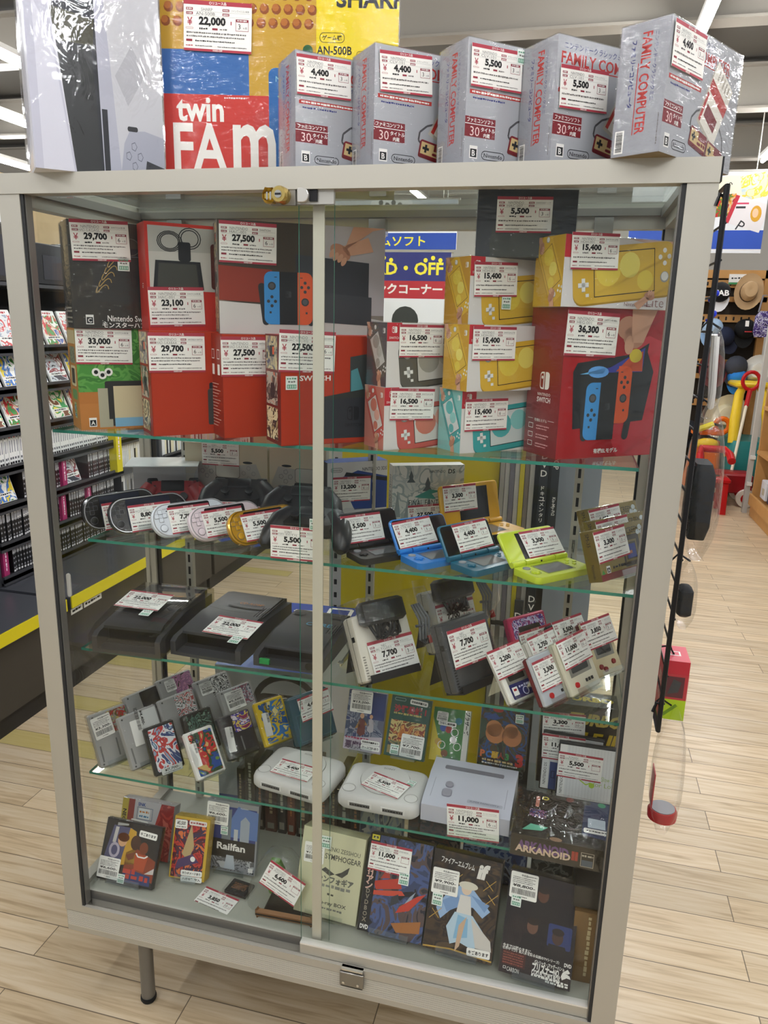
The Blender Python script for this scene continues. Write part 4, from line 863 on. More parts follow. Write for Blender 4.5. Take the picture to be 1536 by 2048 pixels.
# ---- second column
def b2f(mb, f, w, h): mb.rect(f, 0, 0, w, h, RO, 1); mb.rect(f, .0, 0, .0012, h, RO2, 2); dock(mb, f, .112, .018, .11, .07, 2, False, '3a3a38')
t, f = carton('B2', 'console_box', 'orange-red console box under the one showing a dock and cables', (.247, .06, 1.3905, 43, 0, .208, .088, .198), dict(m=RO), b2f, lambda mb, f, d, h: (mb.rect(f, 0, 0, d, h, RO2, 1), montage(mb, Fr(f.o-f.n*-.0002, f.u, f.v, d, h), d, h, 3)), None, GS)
price_tag(t, f, .0518, .158, True, 0, 'NINTENDO', 'HAD-S-KABAA', '29,700', '6', 'NINTENDO SWITCH')
def b1f(mb, f, w, h):
    mb.rect(f, 0, 0, w, h, mat('b82f24', .35), 1); mb.rect(f, .006, .075, w-.004, h-.006, mat('bdb9b2', .4), 2); mb.poly(f, [(.006, .145), (w, .150), (w, h-.006), (.006, h-.006)], mat('a8a59f', .4), 3)
    for r in (.018, .021, .024): mb.ring(f, circ(.046, .165, r, r*.8), .0018, BLK2, 5)
    for r in (.016, .02): mb.ring(f, circ(.085, .172, r*1.1, r), .0018, BLK2, 5)
    mb.poly(f, rrp(.062, .130, .086, .165, .004), BLK2, 5); mb.poly(f, [(.012, .078), (.110, .078), (.104, .13), (.018, .13)], BLK2, 6); mb.poly(f, [(.02, .082), (.1, .082), (.096, .125), (.024, .125)], mat('44443f', .2), 7)
    mb.poly(f, rrp(.125, .08, .14, .165, .006), mat('5a2a24', .4), 5); mb.poly(f, rrp(.15, .08, .2, .15, .006), BLK2, 5)
t, f = carton('B1', 'console_box', 'red-edged console box picturing a dark dock and looped cables', (.222, .105, 1.5885, 43, 0, .208, .062, .198), dict(m=mat('b82f24', .35)), b1f, lambda mb, f, d, h: mb.text(Fr(f.at(d*.5, h*.42), (0, 0, 1), -f.u), '8)', 0, 0, .012, WHITE), None, GS)
price_tag(t, f, .0555, .0448, True, 1.7, 'NINTENDO', 'HAC-001', '23,100', '6', 'SWITCH本体')
# ---- third column
def c2l(mb, f, d, h):
    mb.rect(f, 0, 0, d, h, RO2, 1)
    for k in range(2): mb.frame(f, .02+k*.034, .148, .036+k*.034, .166, .0014, WHITE, 2); mb.rect(f, .022+k*.034, .118, .036+k*.034, .138, WHITE, 2)
    for k in range(14): mb.fine(f, .016, .05+.02*((k*7) % 3)/2, .02+k*.0062, .002, mat('e8b8a8', .4), k, 2)
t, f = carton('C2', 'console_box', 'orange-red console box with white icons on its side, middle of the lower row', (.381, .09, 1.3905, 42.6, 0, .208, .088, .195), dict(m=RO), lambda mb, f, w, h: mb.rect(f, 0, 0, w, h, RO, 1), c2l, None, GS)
price_tag(t, f, .0509, .154, True, 0, 'NINTENDO', 'HAD-S-KAYAA', '27,500', '6', 'NINTENDO SWITCH')
def d2f(mb, f, w, h):
    mb.rect(f, 0, 0, w, h, RO, 1); mb.text(f, 'SWITCH', .066, .122, .0095, WHITE, bold=.02, l=2, width=.06); mb.poly(f, [(.135, .09), (w, .10), (w, .172), (.135, .16)], mat('3c3f3e', .35), 2); mb.poly(f, [(.137, .092), (.165, .094), (.15, .14), (.137, .135)], mat('4f8a92', .35), 3)
    mb.poly(f, [(.082, .088), (w, .108), (w, .012), (.082, .012)], mat('303330', .35), 4); mb.poly(f, [(.080, .082), (w, .088), (w, .01), (.080, .010)], mat('2a2d33', .4), 5); swlogo(mb, f, .142, .056, .026, mat('17181b', .4), 6); mb.text(f, 'SWITCH', .142, .034, .007, mat('17181b', .4), l=6, bold=.02)
    mb.rect(f, 0, 0, w, .0015, RO2, 3)
t, f = carton('D2', 'console_box', 'red console box with a dock picture directly behind the door edge', (.515, .045, 1.3905, 40, 0, .208, .088, .198), dict(m=mat('b92c20', .35)), d2f, lambda mb, f, d, h: (mb.rect(f, 0, 0, d, h, mat('6a1f18', .4), 1), montage(mb, Fr(f.o+f.n*.0002, f.u, f.v, d, h), d, h, 8)), None, GS)
price_tag(t, f, .0505, .169, True, -2, 'NINTENDO', 'HAC-001(-01)', '27,500', '6', 'NINTENDO SWITCH'); green_sticker(t, f, .020, .114, .022)
def c1f(mb, f, w, h):
    mb.rect(f, 0, 0, w, h, mat('8a8278', .4), 1); mb.poly(f, [(0, .062), (w*.62, .04), (w*.62, h), (0, h)], mat('423a30', .4), 2); mb.poly(f, [(.0, .062), (.12, .058), (.1, .12), (0, .125)], mat('8a3526', .4), 3); mb.poly(f, [(0, 0), (w, 0), (w, .03), (w*.6, .05), (0, .06)], mat('c9c6c2', .4), 4)
    mb.rect(f, w*.62, .04, w, h, mat('b5b0b2', .4), 3); mb.poly(f, [(w*.45, .04), (w*.90, .035), (w*.90, .14), (w*.45, .15)], mat('35373c', .35), 6); mb.poly(f, [(w*.40, .028), (w*.92, .02), (w*.92, .075), (w*.40, .085)], mat('3f4145', .35), 7)
    hand(mb, f, w*.72, .158, .022, -.5, 8); mb.poly(f, [(w*.74, .16), (w*.92, .2), (w, h), (w*.80, h)], SKIN, 8)
    grip(mb, f, .132, .068, .098, 8)
t, f = carton('C1', 'console_box', 'wide console box picturing a blue and orange pad, middle of upper row', (.361, .125, 1.5860, 31, 0, .325, .09, .206), dict(m=mat('c0bcb6', .4)), c1f, lambda mb, f, d, h: (mb.rect(f, 0, 0, d, h, mat('7a7066', .4), 1), montage(mb, Fr(f.o+f.n*.0002, f.u, f.v, d, h), d, h, 14)), None, GS)
price_tag(t, f, .056, .166, True, -1, 'NINTENDO', 'HAC-001', '27,500', '6', 'SWITCH')
# ---- small handheld boxes
def lite_box(label, pose, col, dark, side, scr, tag_, wood=False, green=False):
    m, md = mat(col, .35), mat(dark, .35); sc_ = tuple(mat(c, .3) for c in scr)
    def fr_(mb, f, w, h):
        mb.rect(f, 0, 0, w, h, mat('dcd8d4', .4), 1); mb.rect(f, 0, h-.032, .030, h, LOGOR, 2); swlogo(mb, f, .015, h-.012, .011, WHITE, 3); mb.text(f, 'SWITCH', .015, h-.026, .004, WHITE, l=3)
        lite(mb, f, .118, .045, .185, m, md, R(6), 3, sc_); hand(mb, f, .185, .082, .010, 2.6, 9, 3); mb.text(f, 'Nintendo Switch Lite', w-.035, .008, .006, mat('8a8684', .5), 'c')
    def lf(mb, f, d, h):
        mb.rect(f, 0, 0, d, h, mat(side, .35), 1); lite(mb, f, d*.55, h*.56, .100, m, md, R(-62), 2, sc_); hand(mb, f, .012, h-.016, .009, 1.2, 8, 3); hand(mb, f, d*.66, .018, .011, -2.2, 8, 2); swlogo(mb, f, d-.010, h-.014, .009, WHITE, 3)
    t, f = carton('L', 'handheld_box', label, pose, dict(m=mat('dcd8d4', .4), left=mat(side, .35), back=mat(side, .35)), fr_, lf, None, 'small handheld boxes on the top shelf', True)
    price_tag(t, f, tag_[0], tag_[1], False, tag_[2], 'NINTENDO', 'HDH-001', tag_[3], tag_[4], 'SWITCH LITE', off=.003)
    if green: green_sticker(t, f, .078, .038, .02, 0, .003)
    return t
Y3 = ('d8b23c', 'e2c94a', 'e8d868'); G3 = ('c4c2bc', '9a988f', 'b0aea5')
lite_box('coral handheld box, bottom one right of the door edge', (.700, .072, 1.3905, 43, 0, .195, .074, .112), 'c5584e', '9a3f38', 'c4796a', ('d8cfc8', 'd07a66', 'e0a898'), (.057, .081, -2, '16,500', '6'))
lite_box('grey handheld box stacked on the coral one', (.701, .076, 1.5025, 43, 0, .195, .074, .112), '5a564c', '3c3a34', '4f494c', G3, (.0699, .081, 0, '16,500', '6'))
lite_box('turquoise handheld box at the bottom beside the large red box', (.836, .09, 1.3905, 42, 0, .195, .074, .112), '35a0a0', '237a7c', '7fc0bc', ('cfd8d6', '4fb0b0', '8accc8'), (.052, .068, 0, '15,400', '6'))
lite_box('yellow handheld box in the middle of its stack, tag reading 1 month', (.846, .066, 1.5025, 43.5, 0, .195, .074, .112), 'd9ae2e', 'a8831c', 'c99a28', Y3, (.0523, .081, 0, '15,400', '1'))
lite_box('yellow handheld box topmost of its stack, under the dark box', (.839, .092, 1.6145, 43.5, 0, .195, .074, .112), 'd9ae2e', 'a8831c', 'c08f26', Y3, (.0529, .076, 2, '15,400', '6'), False, True)
# ---- large red box and the yellow box on it
def of(mb, f, w, h):
    mb.rect(f, 0, 0, w, h, ORD, 1); mb.poly(f, circ(w*.86, h*.36, .075, .12), mat('c4303a', .35), 2); mb.poly(f, [(.030, .052), (w-.026, .064), (w-.012, .15), (w-.03, .185), (.03, .165), (.022, .15)], mat('24272a', .35), 3); mb.poly(f, [(.028, .145), (.10, .158), (w-.028, .2), (w-.034, .15), (.034, .142)], mat('1d1f22', .3), 4)
    mb.poly(f, [(.036, .146), (.10, .158), (w-.036, .192), (w-.038, .15), (.1, .149)], mat('3a3f9a', .3), 5); mb.poly(f, [(.036, .146), (.09, .157), (.085, .147)], mat('6ab4e4', .3), 6); mb.poly(f, circ(.075, .150, .022, .010), mat('5f9ee0', .3), 6); mb.poly(f, [(.112, .151), (.17, .151), (.168, .186), (.14, .175)], mat('c8502a', .3), 6); mb.poly(f, circ(.152, .178, .014, .012), mat('d8c23c', .3), 7)
    for a, b in ((.130, .225), (.145, .21)): mb.poly(f, circ(a, b, .024, .02), SKIN2, 8)
    mb.poly(f, [(.14, .2), (.165, .2), (.19, h), (.135, h)], SKIN, 9); mb.poly(f, circ(.135, .196, .010, .016), SKIN, 9)
    grip(mb, f, .100, .082, .100, 9, .028); mb.text(f, '有機ELモデル', .106, .012, .009, WHITE, bold=.03, l=4)
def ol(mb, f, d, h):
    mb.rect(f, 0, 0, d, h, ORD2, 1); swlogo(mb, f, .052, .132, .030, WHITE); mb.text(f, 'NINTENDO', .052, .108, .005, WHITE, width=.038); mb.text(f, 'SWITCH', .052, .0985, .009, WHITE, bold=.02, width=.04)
    mb.text(f, '有機ELモデル', .048, .062, .006, WHITE); mb.rect(f, .008, .063, .024, .0636, WHITE, 2); mb.rect(f, .07, .063, .088, .0636, WHITE, 2)
    for k in range(3): mb.frame(f, .012, .046-k*.016, .026, .055-k*.016, .001, WHITE, 2); mb.fine(f, .036, .075, .052-k*.016, .0024, mat('e0a8a8', .4), k); mb.fine(f, .036, .068, .047-k*.016, .0024, mat('e0a8a8', .4), k+5)
t, f = carton('OLED', 'console_box', 'large red console box with a blue and orange pad, right end of the top shelf', (1.003, .092, 1.3905, 37, 0, .208, .10, .256), dict(m=ORD), of, ol, None, GS, True)
price_tag(t, f, .0528, .2132, True, -2, 'NINTENDO', 'HEG-001', '36,300', '6', 'SWITCH有機EL', off=.003)
def l6f(mb, f, w, h):
    mb.rect(f, 0, 0, w, h, mat('dad6d6', .4), 1); mb.rect(f, 0, h-.035, .03, h, LOGOR, 2); mb.poly(f, [(.12, h), (w, h), (w, .09), (.2, .1)], mat('cdb0a4', .45), 2); hand(mb, f, .205, .092, .016, .6, 3); lite(mb, f, .120, .057, .205, mat('d4ab35', .35), mat('a8841e', .35), R(7), 4, tuple(mat(c, .3) for c in Y3)); hand(mb, f, .175, .022, .011, 3.0, 11, 3)
    mb.text(f, 'Nintendo Switch', .155, .0075, .0065, mat('8a5a58', .5), width=.06, l=4); mb.text(f, 'Lite', w-.026, .012, .016, mat('8a5a58', .5), l=4, width=.036, bold=-.015)
def l6l(mb, f, d, h): mb.rect(f, 0, 0, d, h, mat('c39a26', .35), 1); lite(mb, f, d*.55, h*.55, .112, mat('d4ab35', .35), mat('a8841e', .35), R(-60), 2, tuple(mat(c, .3) for c in Y3)); hand(mb, f, .018, h-.018, .01, 1.2, 8, 3); hand(mb, f, d*.66, .018, .012, -2.2, 8, 2)
t, f = carton('L6', 'handheld_box', 'yellow and white handheld box lying on the large red box', (.992, .072, 1.6468, 35, 0, .215, .085, .112), dict(m=mat('dad6d6', .4), left=mat('c39a26', .35)), l6f, l6l, None, 'small handheld boxes on the top shelf', True)
price_tag(t, f, .0565, .088, False, 1.5, 'NINTENDO', 'HDH-001', '15,400', '6', 'SWITCH LITE', off=.003)
t, f = carton('G', 'console_box', 'dark grey wrapped box topmost, above the stack of yellow boxes', (.842, .120, 1.7268, 8, 0, .165, .10, .108), dict(m=mat('34363a', .35), left=mat('1c1d20', .4)), lambda mb, f, w, h: mb.poly(f, circ(w*.5, h*.2, .06, .07, 20), mat('3d3f38', .35), 1), None, None, GS, True)
price_tag(t, f, .078, .068, False, 0, 'NINTENDO', 'HAC-007', '5,500', '3', 'SWITCHドック', off=.003)
mb = MB(); t = thing('console_box', 'black shrink-wrapped box standing behind the yellow handheld boxes', 'box', (.79, .305, 1.3905), (0, 0, R(6)), GS); mb.rbox(0, 0, 0, .075, .075, .235, mat('1f2022', .35), .003); mb.build('carton', t)
mb = MB(); mb.loft([[(.0375+x*s, .0375+y*s, z) for x, y in rrp(-.0395, -.0395, .0395, .0395, .004)] for z, s in ((.0005, 1), (.236, 1), (.25, .92), (.262, .98))], BAG); mb.build('plastic_wrap', t)

# ================================================================ boxes on top of the case
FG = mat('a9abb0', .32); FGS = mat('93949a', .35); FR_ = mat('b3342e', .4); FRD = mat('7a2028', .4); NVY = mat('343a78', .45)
def fam(label, pose, price, tu, tv, trot, tagpos=True, green=False):
    def fr_(mb, f, w, h):
        mb.rect(f, 0, 0, w, h, FG, 1); mb.text(f, 'ニンテンドークラシックミニ', .012, h-.012, .009, NVY, 'l', width=.12); mb.text(f, 'FAMILY COMPUTER', .008, h-.028, .016, FR_, 'l', .02, width=.178); mb.rect(f, .008, h-.039, .186, h-.0375, FR_, 2); mb.text(f, 'ファミリーコンピュータ', .03, h-.045, .006, NVY, 'l', .01)
        mb.rect(f, .006, h-.074, .102, h-.068, FR_, 2); mb.fine(f, .01, .098, h-.071, .0035, WHITE, 4, 3); mb.fine(f, .012, .07, h-.079, .003, NVY, 7)
        mb.rect(f, .0, .038, .055, .066, FRD, 2); mb.text(f, 'ファミコンソフト', .0275, .061, .006, WHITE, bold=.02, l=3, width=.048); mb.rect(f, 0, .0555, .055, .0565, WHITE, 3); mb.text(f, '30', .018, .046, .013, mat('e8c8c4', .4), l=3); mb.text(f, 'タイトル', .042, .050, .006, WHITE, bold=.02, l=3); mb.text(f, '内蔵', .040, .042, .006, WHITE, bold=.02, l=3)
        cero(mb, f, .010, .008, .018, 'B', 3); mb.ring(f, rrp(.032, .008, .075, .021, .0064), .001, BLK2, 3); mb.text(f, 'Nintendo', .0535, .0145, .006, BLK2, l=3, width=.034, bold=.01)
        CRM = mat('e3ded2', .4); GLD = mat('cdb27c', .4)
        q = lambda p: xf(p, .150, .085, 1, -.5)
        mb.poly(f, q([(-.033, -.05), (.03, -.05), (.03, .044), (-.033, .044)]), mat('b8b2a4', .4), 3); mb.poly(f, q([(-.03, -.045), (.033, -.045), (.033, .05), (-.03, .05)]), CRM, 4); mb.poly(f, q([(-.03, .004), (.033, .004), (.033, .022), (-.03, .022)]), FR_, 5); mb.poly(f, q([(-.02, -.032), (.02, -.032), (.02, -.012), (-.02, -.012)]), FRD, 5); mb.poly(f, q([(-.03, -.045), (-.024, -.045), (-.024, .0), (-.03, .0)]), FR_, 5)
        for k in range(5): mb.poly(f, q([(-.018+k*.009, .03), (-.014+k*.009, .03), (-.014+k*.009, .046), (-.018+k*.009, .046)]), mat('b8b2a4', .4), 6)
        mb.line(f, [(.118, .075), (.095, .068), (.082, .058), (.080, .046), (.088, .038)], .003, mat('4a4a4c', .5), 3)
        for cx, cy, rr in ((.108, .030, -.18), (.162, .018, -.2)):
            r2 = lambda p: xf(p, cx, cy, 1, rr)
            mb.poly(f, r2(rrp(-.027, -.013, .027, .013, .003)), mat('6a1c20', .4), 5); mb.poly(f, r2(rrp(-.026, -.009, .027, .014, .003)), FRD, 6); mb.poly(f, r2([(-.024, -.007), (.0, -.007), (.0, .011), (-.024, .011)]), GLD, 7); mb.poly(f, r2([(0, -.007), (.025, -.007), (.025, .002), (0, .002)]), GLD, 7); cross(mb, f, *xf([(-.015, .002)], cx, cy, 1, rr)[0], .006, BLK2, 8, rr); mb.poly(f, r2(rrp(-.002, -.005, .010, -.001, .002)), FRD, 8)
            for k in (.014, .021): mb.poly(f, r2(circ(k, -.002, .003, n=10)), FRD, 8)
        mb.line(f, [(.17, .06), (.186, .045), (.192, .02), (.18, .008)], .003, mat('6a6a6c', .5), 3)
    def lf(mb, f, d, h):
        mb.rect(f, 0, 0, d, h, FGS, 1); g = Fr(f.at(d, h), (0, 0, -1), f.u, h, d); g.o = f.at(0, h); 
        g = Fr(f.at(0, h), (0, 0, -1), f.u, h, d)
        mb.text(g, 'FAMILY COMPUTER', .013, d*.55, .015, FR_, 'l', .02, width=.128, l=3); mb.rect(g, .05, d*.55-.011, .141, d*.55-.0098, FR_, 3); mb.text(g, 'ファミリーコンピュータ', .02, d*.55-.019, .008, NVY, 'l', .02, width=.085, l=3); mb.text(g, 'ニンテンドークラシックミニ', .015, d*.55+.014, .006, NVY, 'l', width=.085, l=3)
        mb.rect(f, .004, .004, .018, .034, WHITE, 2); mb.bars(Fr(f.at(.018, .006), (0, 0, 1), -f.u, .026, .014), 0, .002, .026, .012, INK, 3, 4); mb.fine(Fr(f.at(d-.006, .03), (0, 0, 1), -f.u), -.02, .02, 0, .002, GRYI, 5, 3)
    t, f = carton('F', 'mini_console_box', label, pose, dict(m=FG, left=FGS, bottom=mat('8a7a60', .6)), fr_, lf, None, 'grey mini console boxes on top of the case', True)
    price_tag(t, f, tu, tv, False, trot, 'NINTENDO', 'CLV-101', price, '3', 'クラシックミニ', off=.003)
    if green: green_sticker(t, f, .095, .158, .018, 0, .0035)
fam('leftmost grey mini console box, in front of the yellow carton', (.561, .002, 1.853, 40, 0, .2, .08, .168), '4,400', .0475, .1357, 1)
fam('second grey mini console box from the yellow carton', (.689, .004, 1.853, 41, 0, .2, .08, .172), '4,400', .0538, .137, 3)
fam('third grey mini console box from the yellow carton, with a green sticker', (.832, 0, 1.853, 41, 0, .2, .08, .171), '5,500', .051, .1356, 1, True, True)
fam('grey mini console box whose red title shows above its tag', (.961, .004, 1.853, 42, 0, .2, .08, .169), '5,500', .0531, .1037, 2)
fam('rightmost grey mini console box, turned and jutting over the corner', (1.110, -.047, 1.853, 57, 0, .224, .074, .167), '4,400', .051, .1351, 0)
def tff(mb, f, w, h):
    OC = mat('c49a34', .4); mb.rect(f, 0, 0, w, h, OC, 1); mb.rect(f, .275, .2, w, h, mat('e8cf18', .35), 2)
    for k in range(13):
        for r in range(3): mb.poly(f, circ(.01+k*.021+(r % 2)*.006, h-.02-r*.022, .0085, n=10), mat('8a4a22', .5), 2); mb.poly(f, circ(.0085+k*.021+(r % 2)*.006, h-.0175-r*.022, .0062, n=8), mat('b06a30', .5), 3)
    mb.rect(f, 0, .15, .155, .222, mat('3a68a8', .4), 2); mb.rect(f, 0, 0, .305, .150, mat('c63a32', .4), 3)
    for a, b in ((.24, .205), (.26, .225)): mb.poly(f, circ(a, b, .009), mat('2a5a34', .5), 4)
    mb.poly(f, rrp(.190, 0, .345, .196, .012), mat('2a64a4', .4), 4); mb.poly(f, [(.205, .15), (.235, .16), (.25, .14), (.23, .13)], mat('78b8b0', .4), 5); mb.text(f, 'MAP', .215, .178, .009, mat('8ac0d0', .4), l=5); mb.fine(f, .11, .15, .145, .003, WHITE, 3, 4)
    mb.text(f, 'twin', .066, .125, .040, mat('ece8e0', .4), bold=.03, l=6, width=.085); mb.text(f, 'FA', .016, .062, .082, mat('ece8e0', .4), 'l', .02, l=6, width=.098); mb.text(f, 'm', .124, .062, .082, mat('ece8e0', .4), 'l', .02, l=6, width=.078); mb.text(f, 'iCOM', .212, .062, .082, mat('ece8e0', .4), 'l', .02, l=6, width=.18)
    mb.ring(f, rrp(.281, .238, .325, .254, .007), .0008, INK, 4); mb.text(f, 'ゲーム機', .303, .246, .0085, INK, l=4, bold=.02); mb.text(f, 'AN-500B', .307, .226, .014, INK, l=4, bold=.02, width=.062); mb.ring(f, rrp(.346, .213, .375, .226, .006), .0008, INK, 4); mb.text(f, 'ブラック', .3605, .2195, .006, INK, l=4); mb.text(f, 'SHARP', w-.05, h-.022, .03, INK, l=4, bold=.03, width=.12)
t, f = carton('TF', 'console_carton', 'large yellow and red carton reading twin FAMICOM on top of the case', (.265, .12, 1.853, 14, 0, .42, .13, .33), dict(m=mat('d8c020', .4), left=mat('b8952c', .45)), tff, None, None, None, True)
price_tag(t, f, .102, .257, True, -2, 'SHARP', 'AN-500B', '22,000', '3', 'ツインファミコン本体', off=.003, size=(.119, .079))
def psf(mb, f0, w0, h):
    w = .33; f = Fr(f0.o, f0.u, f0.v, w, h)
    f.at = lambda a, b, l=0: f0.o+f0.u*(a*w0/w)+f0.v*b+f0.n*(l*.00012)
    mb.rect(f, 0, 0, w, h, mat('e4e4ec', .4), 1); mb.poly(f, [(.10, 0), (.17, 0), (.17, h), (.045, h)], mat('16181f', .3), 2); mb.poly(f, [(.10, 0), (.165, 0), (.155, .2), (.07, .2)], mat('2c2d2c', .25), 3); mb.poly(f, [(.07, .2), (.16, .2), (.165, .24), (.06, .25)], mat('3c3a22', .3), 3)
    mb.poly(f, [(.0, 0), (.10, 0), (.03, h), (0, h)], mat('c9c9d6', .4), 3); mb.poly(f, [(.02, .0), (.095, 0), (.06, .2), (.02, .26)], mat('dcdce6', .4), 4); mb.poly(f, [(.17, 0), (.215, 0), (.18, h), (.165, h)], mat('b9bac6', .4), 3); mb.poly(f, [(.215, 0), (w, 0), (w, h), (.18, h)], mat('cfcfd2', .4), 3); mb.poly(f, [(.21, .16), (.255, .21), (.29, .17), (.24, .115)], mat('bcbcc0', .4), 4)
    mb.rect(f, .172, 0, .186, .105, mat('1a1b20', .3), 5)
    mb.poly(f, [(.20, -.05), (.225, .055), (.24, .075), (.28, .078), (.33, .07), (.33, -.05)], mat('b2b4c0', .35), 5); mb.poly(f, [(.262, -.05), (.282, .03), (.33, .02), (.33, -.05)], mat('2a2b30', .35), 6); mb.poly(f, rrp(.235, .075, .262, .083, .004), BLK2, 6)
    for a in range(4): mb.ring(f, circ(.25+.015*math.cos(a*PI/2), .035+.016*math.sin(a*PI/2), .008, n=5), .0014, mat('6a6c78', .4), 7)
t, f = carton('PS', 'console_carton', 'tall white carton with a white and black console picture, top left of the case', (.114, -.044, 1.853, 42, 0, .215, .13, .40), dict(m=mat('e4e4ec', .4)), psf, None, None, None)
mb = MB(); w, d, h = .215, .13, .40
mb.loft([[(w/2+x*sx, d/2+y*sy, z) for x, y in rrp(-w/2-.003, -d/2-.003, w/2+.003, d/2+.003, .004)] for z, sx, sy in ((.0005, .995, .99), (.06, 1.0, 1.0), (.15, 1.006, 1.04), (.26, 1.0, 1.01), (.34, 1.008, 1.05), (.402, 1, 1))], clear('loose_wrap', (.94, .94, .95, 1), .07, .5, 2.5, .09, .55, 11, (2.2, 1, 1.2))); mb.build('plastic_wrap', t)

# ================================================================ helpers for leaning goods
def posed(name, label, cat, pose, group=None):
    x, y, z, yaw, lean, w, d, h = pose
    return thing(name, label, cat, (x, y, z), (R(-lean), 0, R(yaw)), group)
def stand(pose, zs, label, ww=None, group='clear acrylic stands'):
    """clear easel: back plate, ledge with a lip, rear foot down to the shelf at height zs"""
    x, y, z, yaw, lean, w, d, h = pose; le = R(lean)
    t = thing('acrylic_stand', label, 'stand', (x, y, z), (R(-lean), 0, R(yaw)), group)
    s = ww or w*.5; x0, x1 = w/2-s/2, w/2+s/2; T = .0018; k = h*.62
    mb = MB(); mb.box(x0, d+.001, -.002, x1, d+.001+T, k, ACRYL); mb.build('back_plate', t)
    mb = MB(); mb.box(x0, -.008, -.002-T, x1, d+.001+T, -.002+T*.2, ACRYL); mb.box(x0, -.008-T, -.002-T, x1, -.008, .012, ACRYL); mb.build('ledge', t)
    a = Vector((0, d+.002, k))
    drop = (z+math.sin(le)*0+(-math.sin(le))*a.y+math.cos(le)*a.z)-zs-.001
    dn = Vector((0, math.sin(le), -math.cos(le)))*max(drop, .004)+Vector((0, math.cos(le), math.sin(le)))*.012; b = a+dn
    mb = MB(); mb.loft([[(x0, a.y, a.z), (x1, a.y, a.z), (x1, a.y+T, a.z), (x0, a.y+T, a.z)], [(x0, b.y, b.z), (x1, b.y, b.z), (x1, b.y+T, b.z), (x0, b.y+T, b.z)]], ACRYL); mb.build('rear_foot', t)
    return t
S1, S2, S3, S4, S0 = 1.3905, 1.1664, .9192, .6102, .34

# ================================================================ second shelf: handhelds
def psp(label, pose, col, price, model, tu, tv, metal=0., scr='151517'):
    t = posed('handheld_console', label, 'handheld', pose, 'widescreen handhelds leaning on the second shelf')
    w, d, h = pose[5:]; m = mat(col, .25, metal, .6, 0, .6)
    mb = MB(); f = FF(w, h); mb.prism(rrp(0, 0, w, h, (.034, .034, .03, .03), 8), f, -.0165, 0, m, .004); mb.ring(f, rrp(.0015, .0015, w-.0015, h-.0015, .032, 6), .0018, mat('c8c8cc', .2, .6) if not metal else mat('8a6a1e', .25, .7), 2); mb.build('body', t)
    mb = MB(); mb.prism(rrp(.037, .007, w-.037, h-.005, .004), f, 0, .0008, mat(scr, .12, 0, .6)); mb.build('screen', t)
    dk = mat(col, .35, metal, .5)
    mb = MB()
    for a in range(4): mb.prism(xf(rrp(-.0042, -.0042, .0042, .0042, .0012), .018+.0085*math.cos(a*PI/2), .046+.0085*math.sin(a*PI/2)), f, 0, .0018, dk, .0005); mb.ring(Fr(f.at(0, 0, 4), f.u, f.v), xf(rrp(-.0048, -.0048, .0048, .0048, .0015), .018+.0085*math.cos(a*PI/2), .046+.0085*math.sin(a*PI/2)), .0007, mat('6a6a70', .5), 2)
    mb.build('direction_pad', t)
    mb = MB(); mb.lathe([(0, 0), (.007, 0), (.0068, .0022), (.004, .0028), (0, .0028)], dk, f.mat4(.020, .020, 0)); mb.ring(f, circ(.020, .020, .0082), .0008, mat('6a6a70', .5), 3); mb.build('analog_nub', t)
    mb = MB()
    for a in range(4): mb.lathe([(0, 0), (.0042, 0), (.004, .0018), (0, .002)], dk, f.mat4(w-.018+.0085*math.cos(a*PI/2), .046+.0085*math.sin(a*PI/2), 0), 12)
    mb.build('action_button', t)
    mb = MB(); mb.text(f, 'SONY', .030, h-.012, .003, mat('55555a', .5), l=3); mb.rect(f, .031, h-.018, .0345, h-.016, BLACK, 3)
    for k in range(5): mb.rect(f, .05+k*.014, .0018, .058+k*.014, .0045, mat('6a6a70', .5), 3)
    mb.build('printed_marks', t)
    price_tag(t, f, tu, tv, False, 0, 'SONY', model, price, '3', 'PSP', off=.0022)
    stand(pose, S2, 'clear stand under the '+' '.join(label.split(',')[0].split()[:11]), .07); return t
psp('black handheld, leftmost of its leaning row', (.071, .078, 1.178, 60, 14, .165, .0165, .073), '121316', '8,800', 'PSP-3000', .0853, .024, 0, '1b1f30')
psp('black handheld tagged 8,800, second from the left of its row', (.136, .073, 1.178, 52, 24.8, .17, .0165, .075), '141519', '8,800', 'PCH-2000', .0854, .028, 0, '1b1f30')
psp('silver-white handheld in the middle of the leaning row', (.233, .077, 1.178, 51.4, 30, .165, .0165, .072), 'd6dae2', '7,700', 'PSP-3000', .0797, .033)
psp('pale pink handheld beside the gold one', (.317, .078, 1.178, 54, 30, .165, .0165, .072), 'dccbd2', '5,500', 'PSP3000', .0743, .033)
psp('metallic gold handheld, rightmost of its leaning row', (.404, .075, 1.178, 54, 30, .165, .0165, .072), 'c8961e', '5,500', 'PSP3000', .0744, .034, .55)

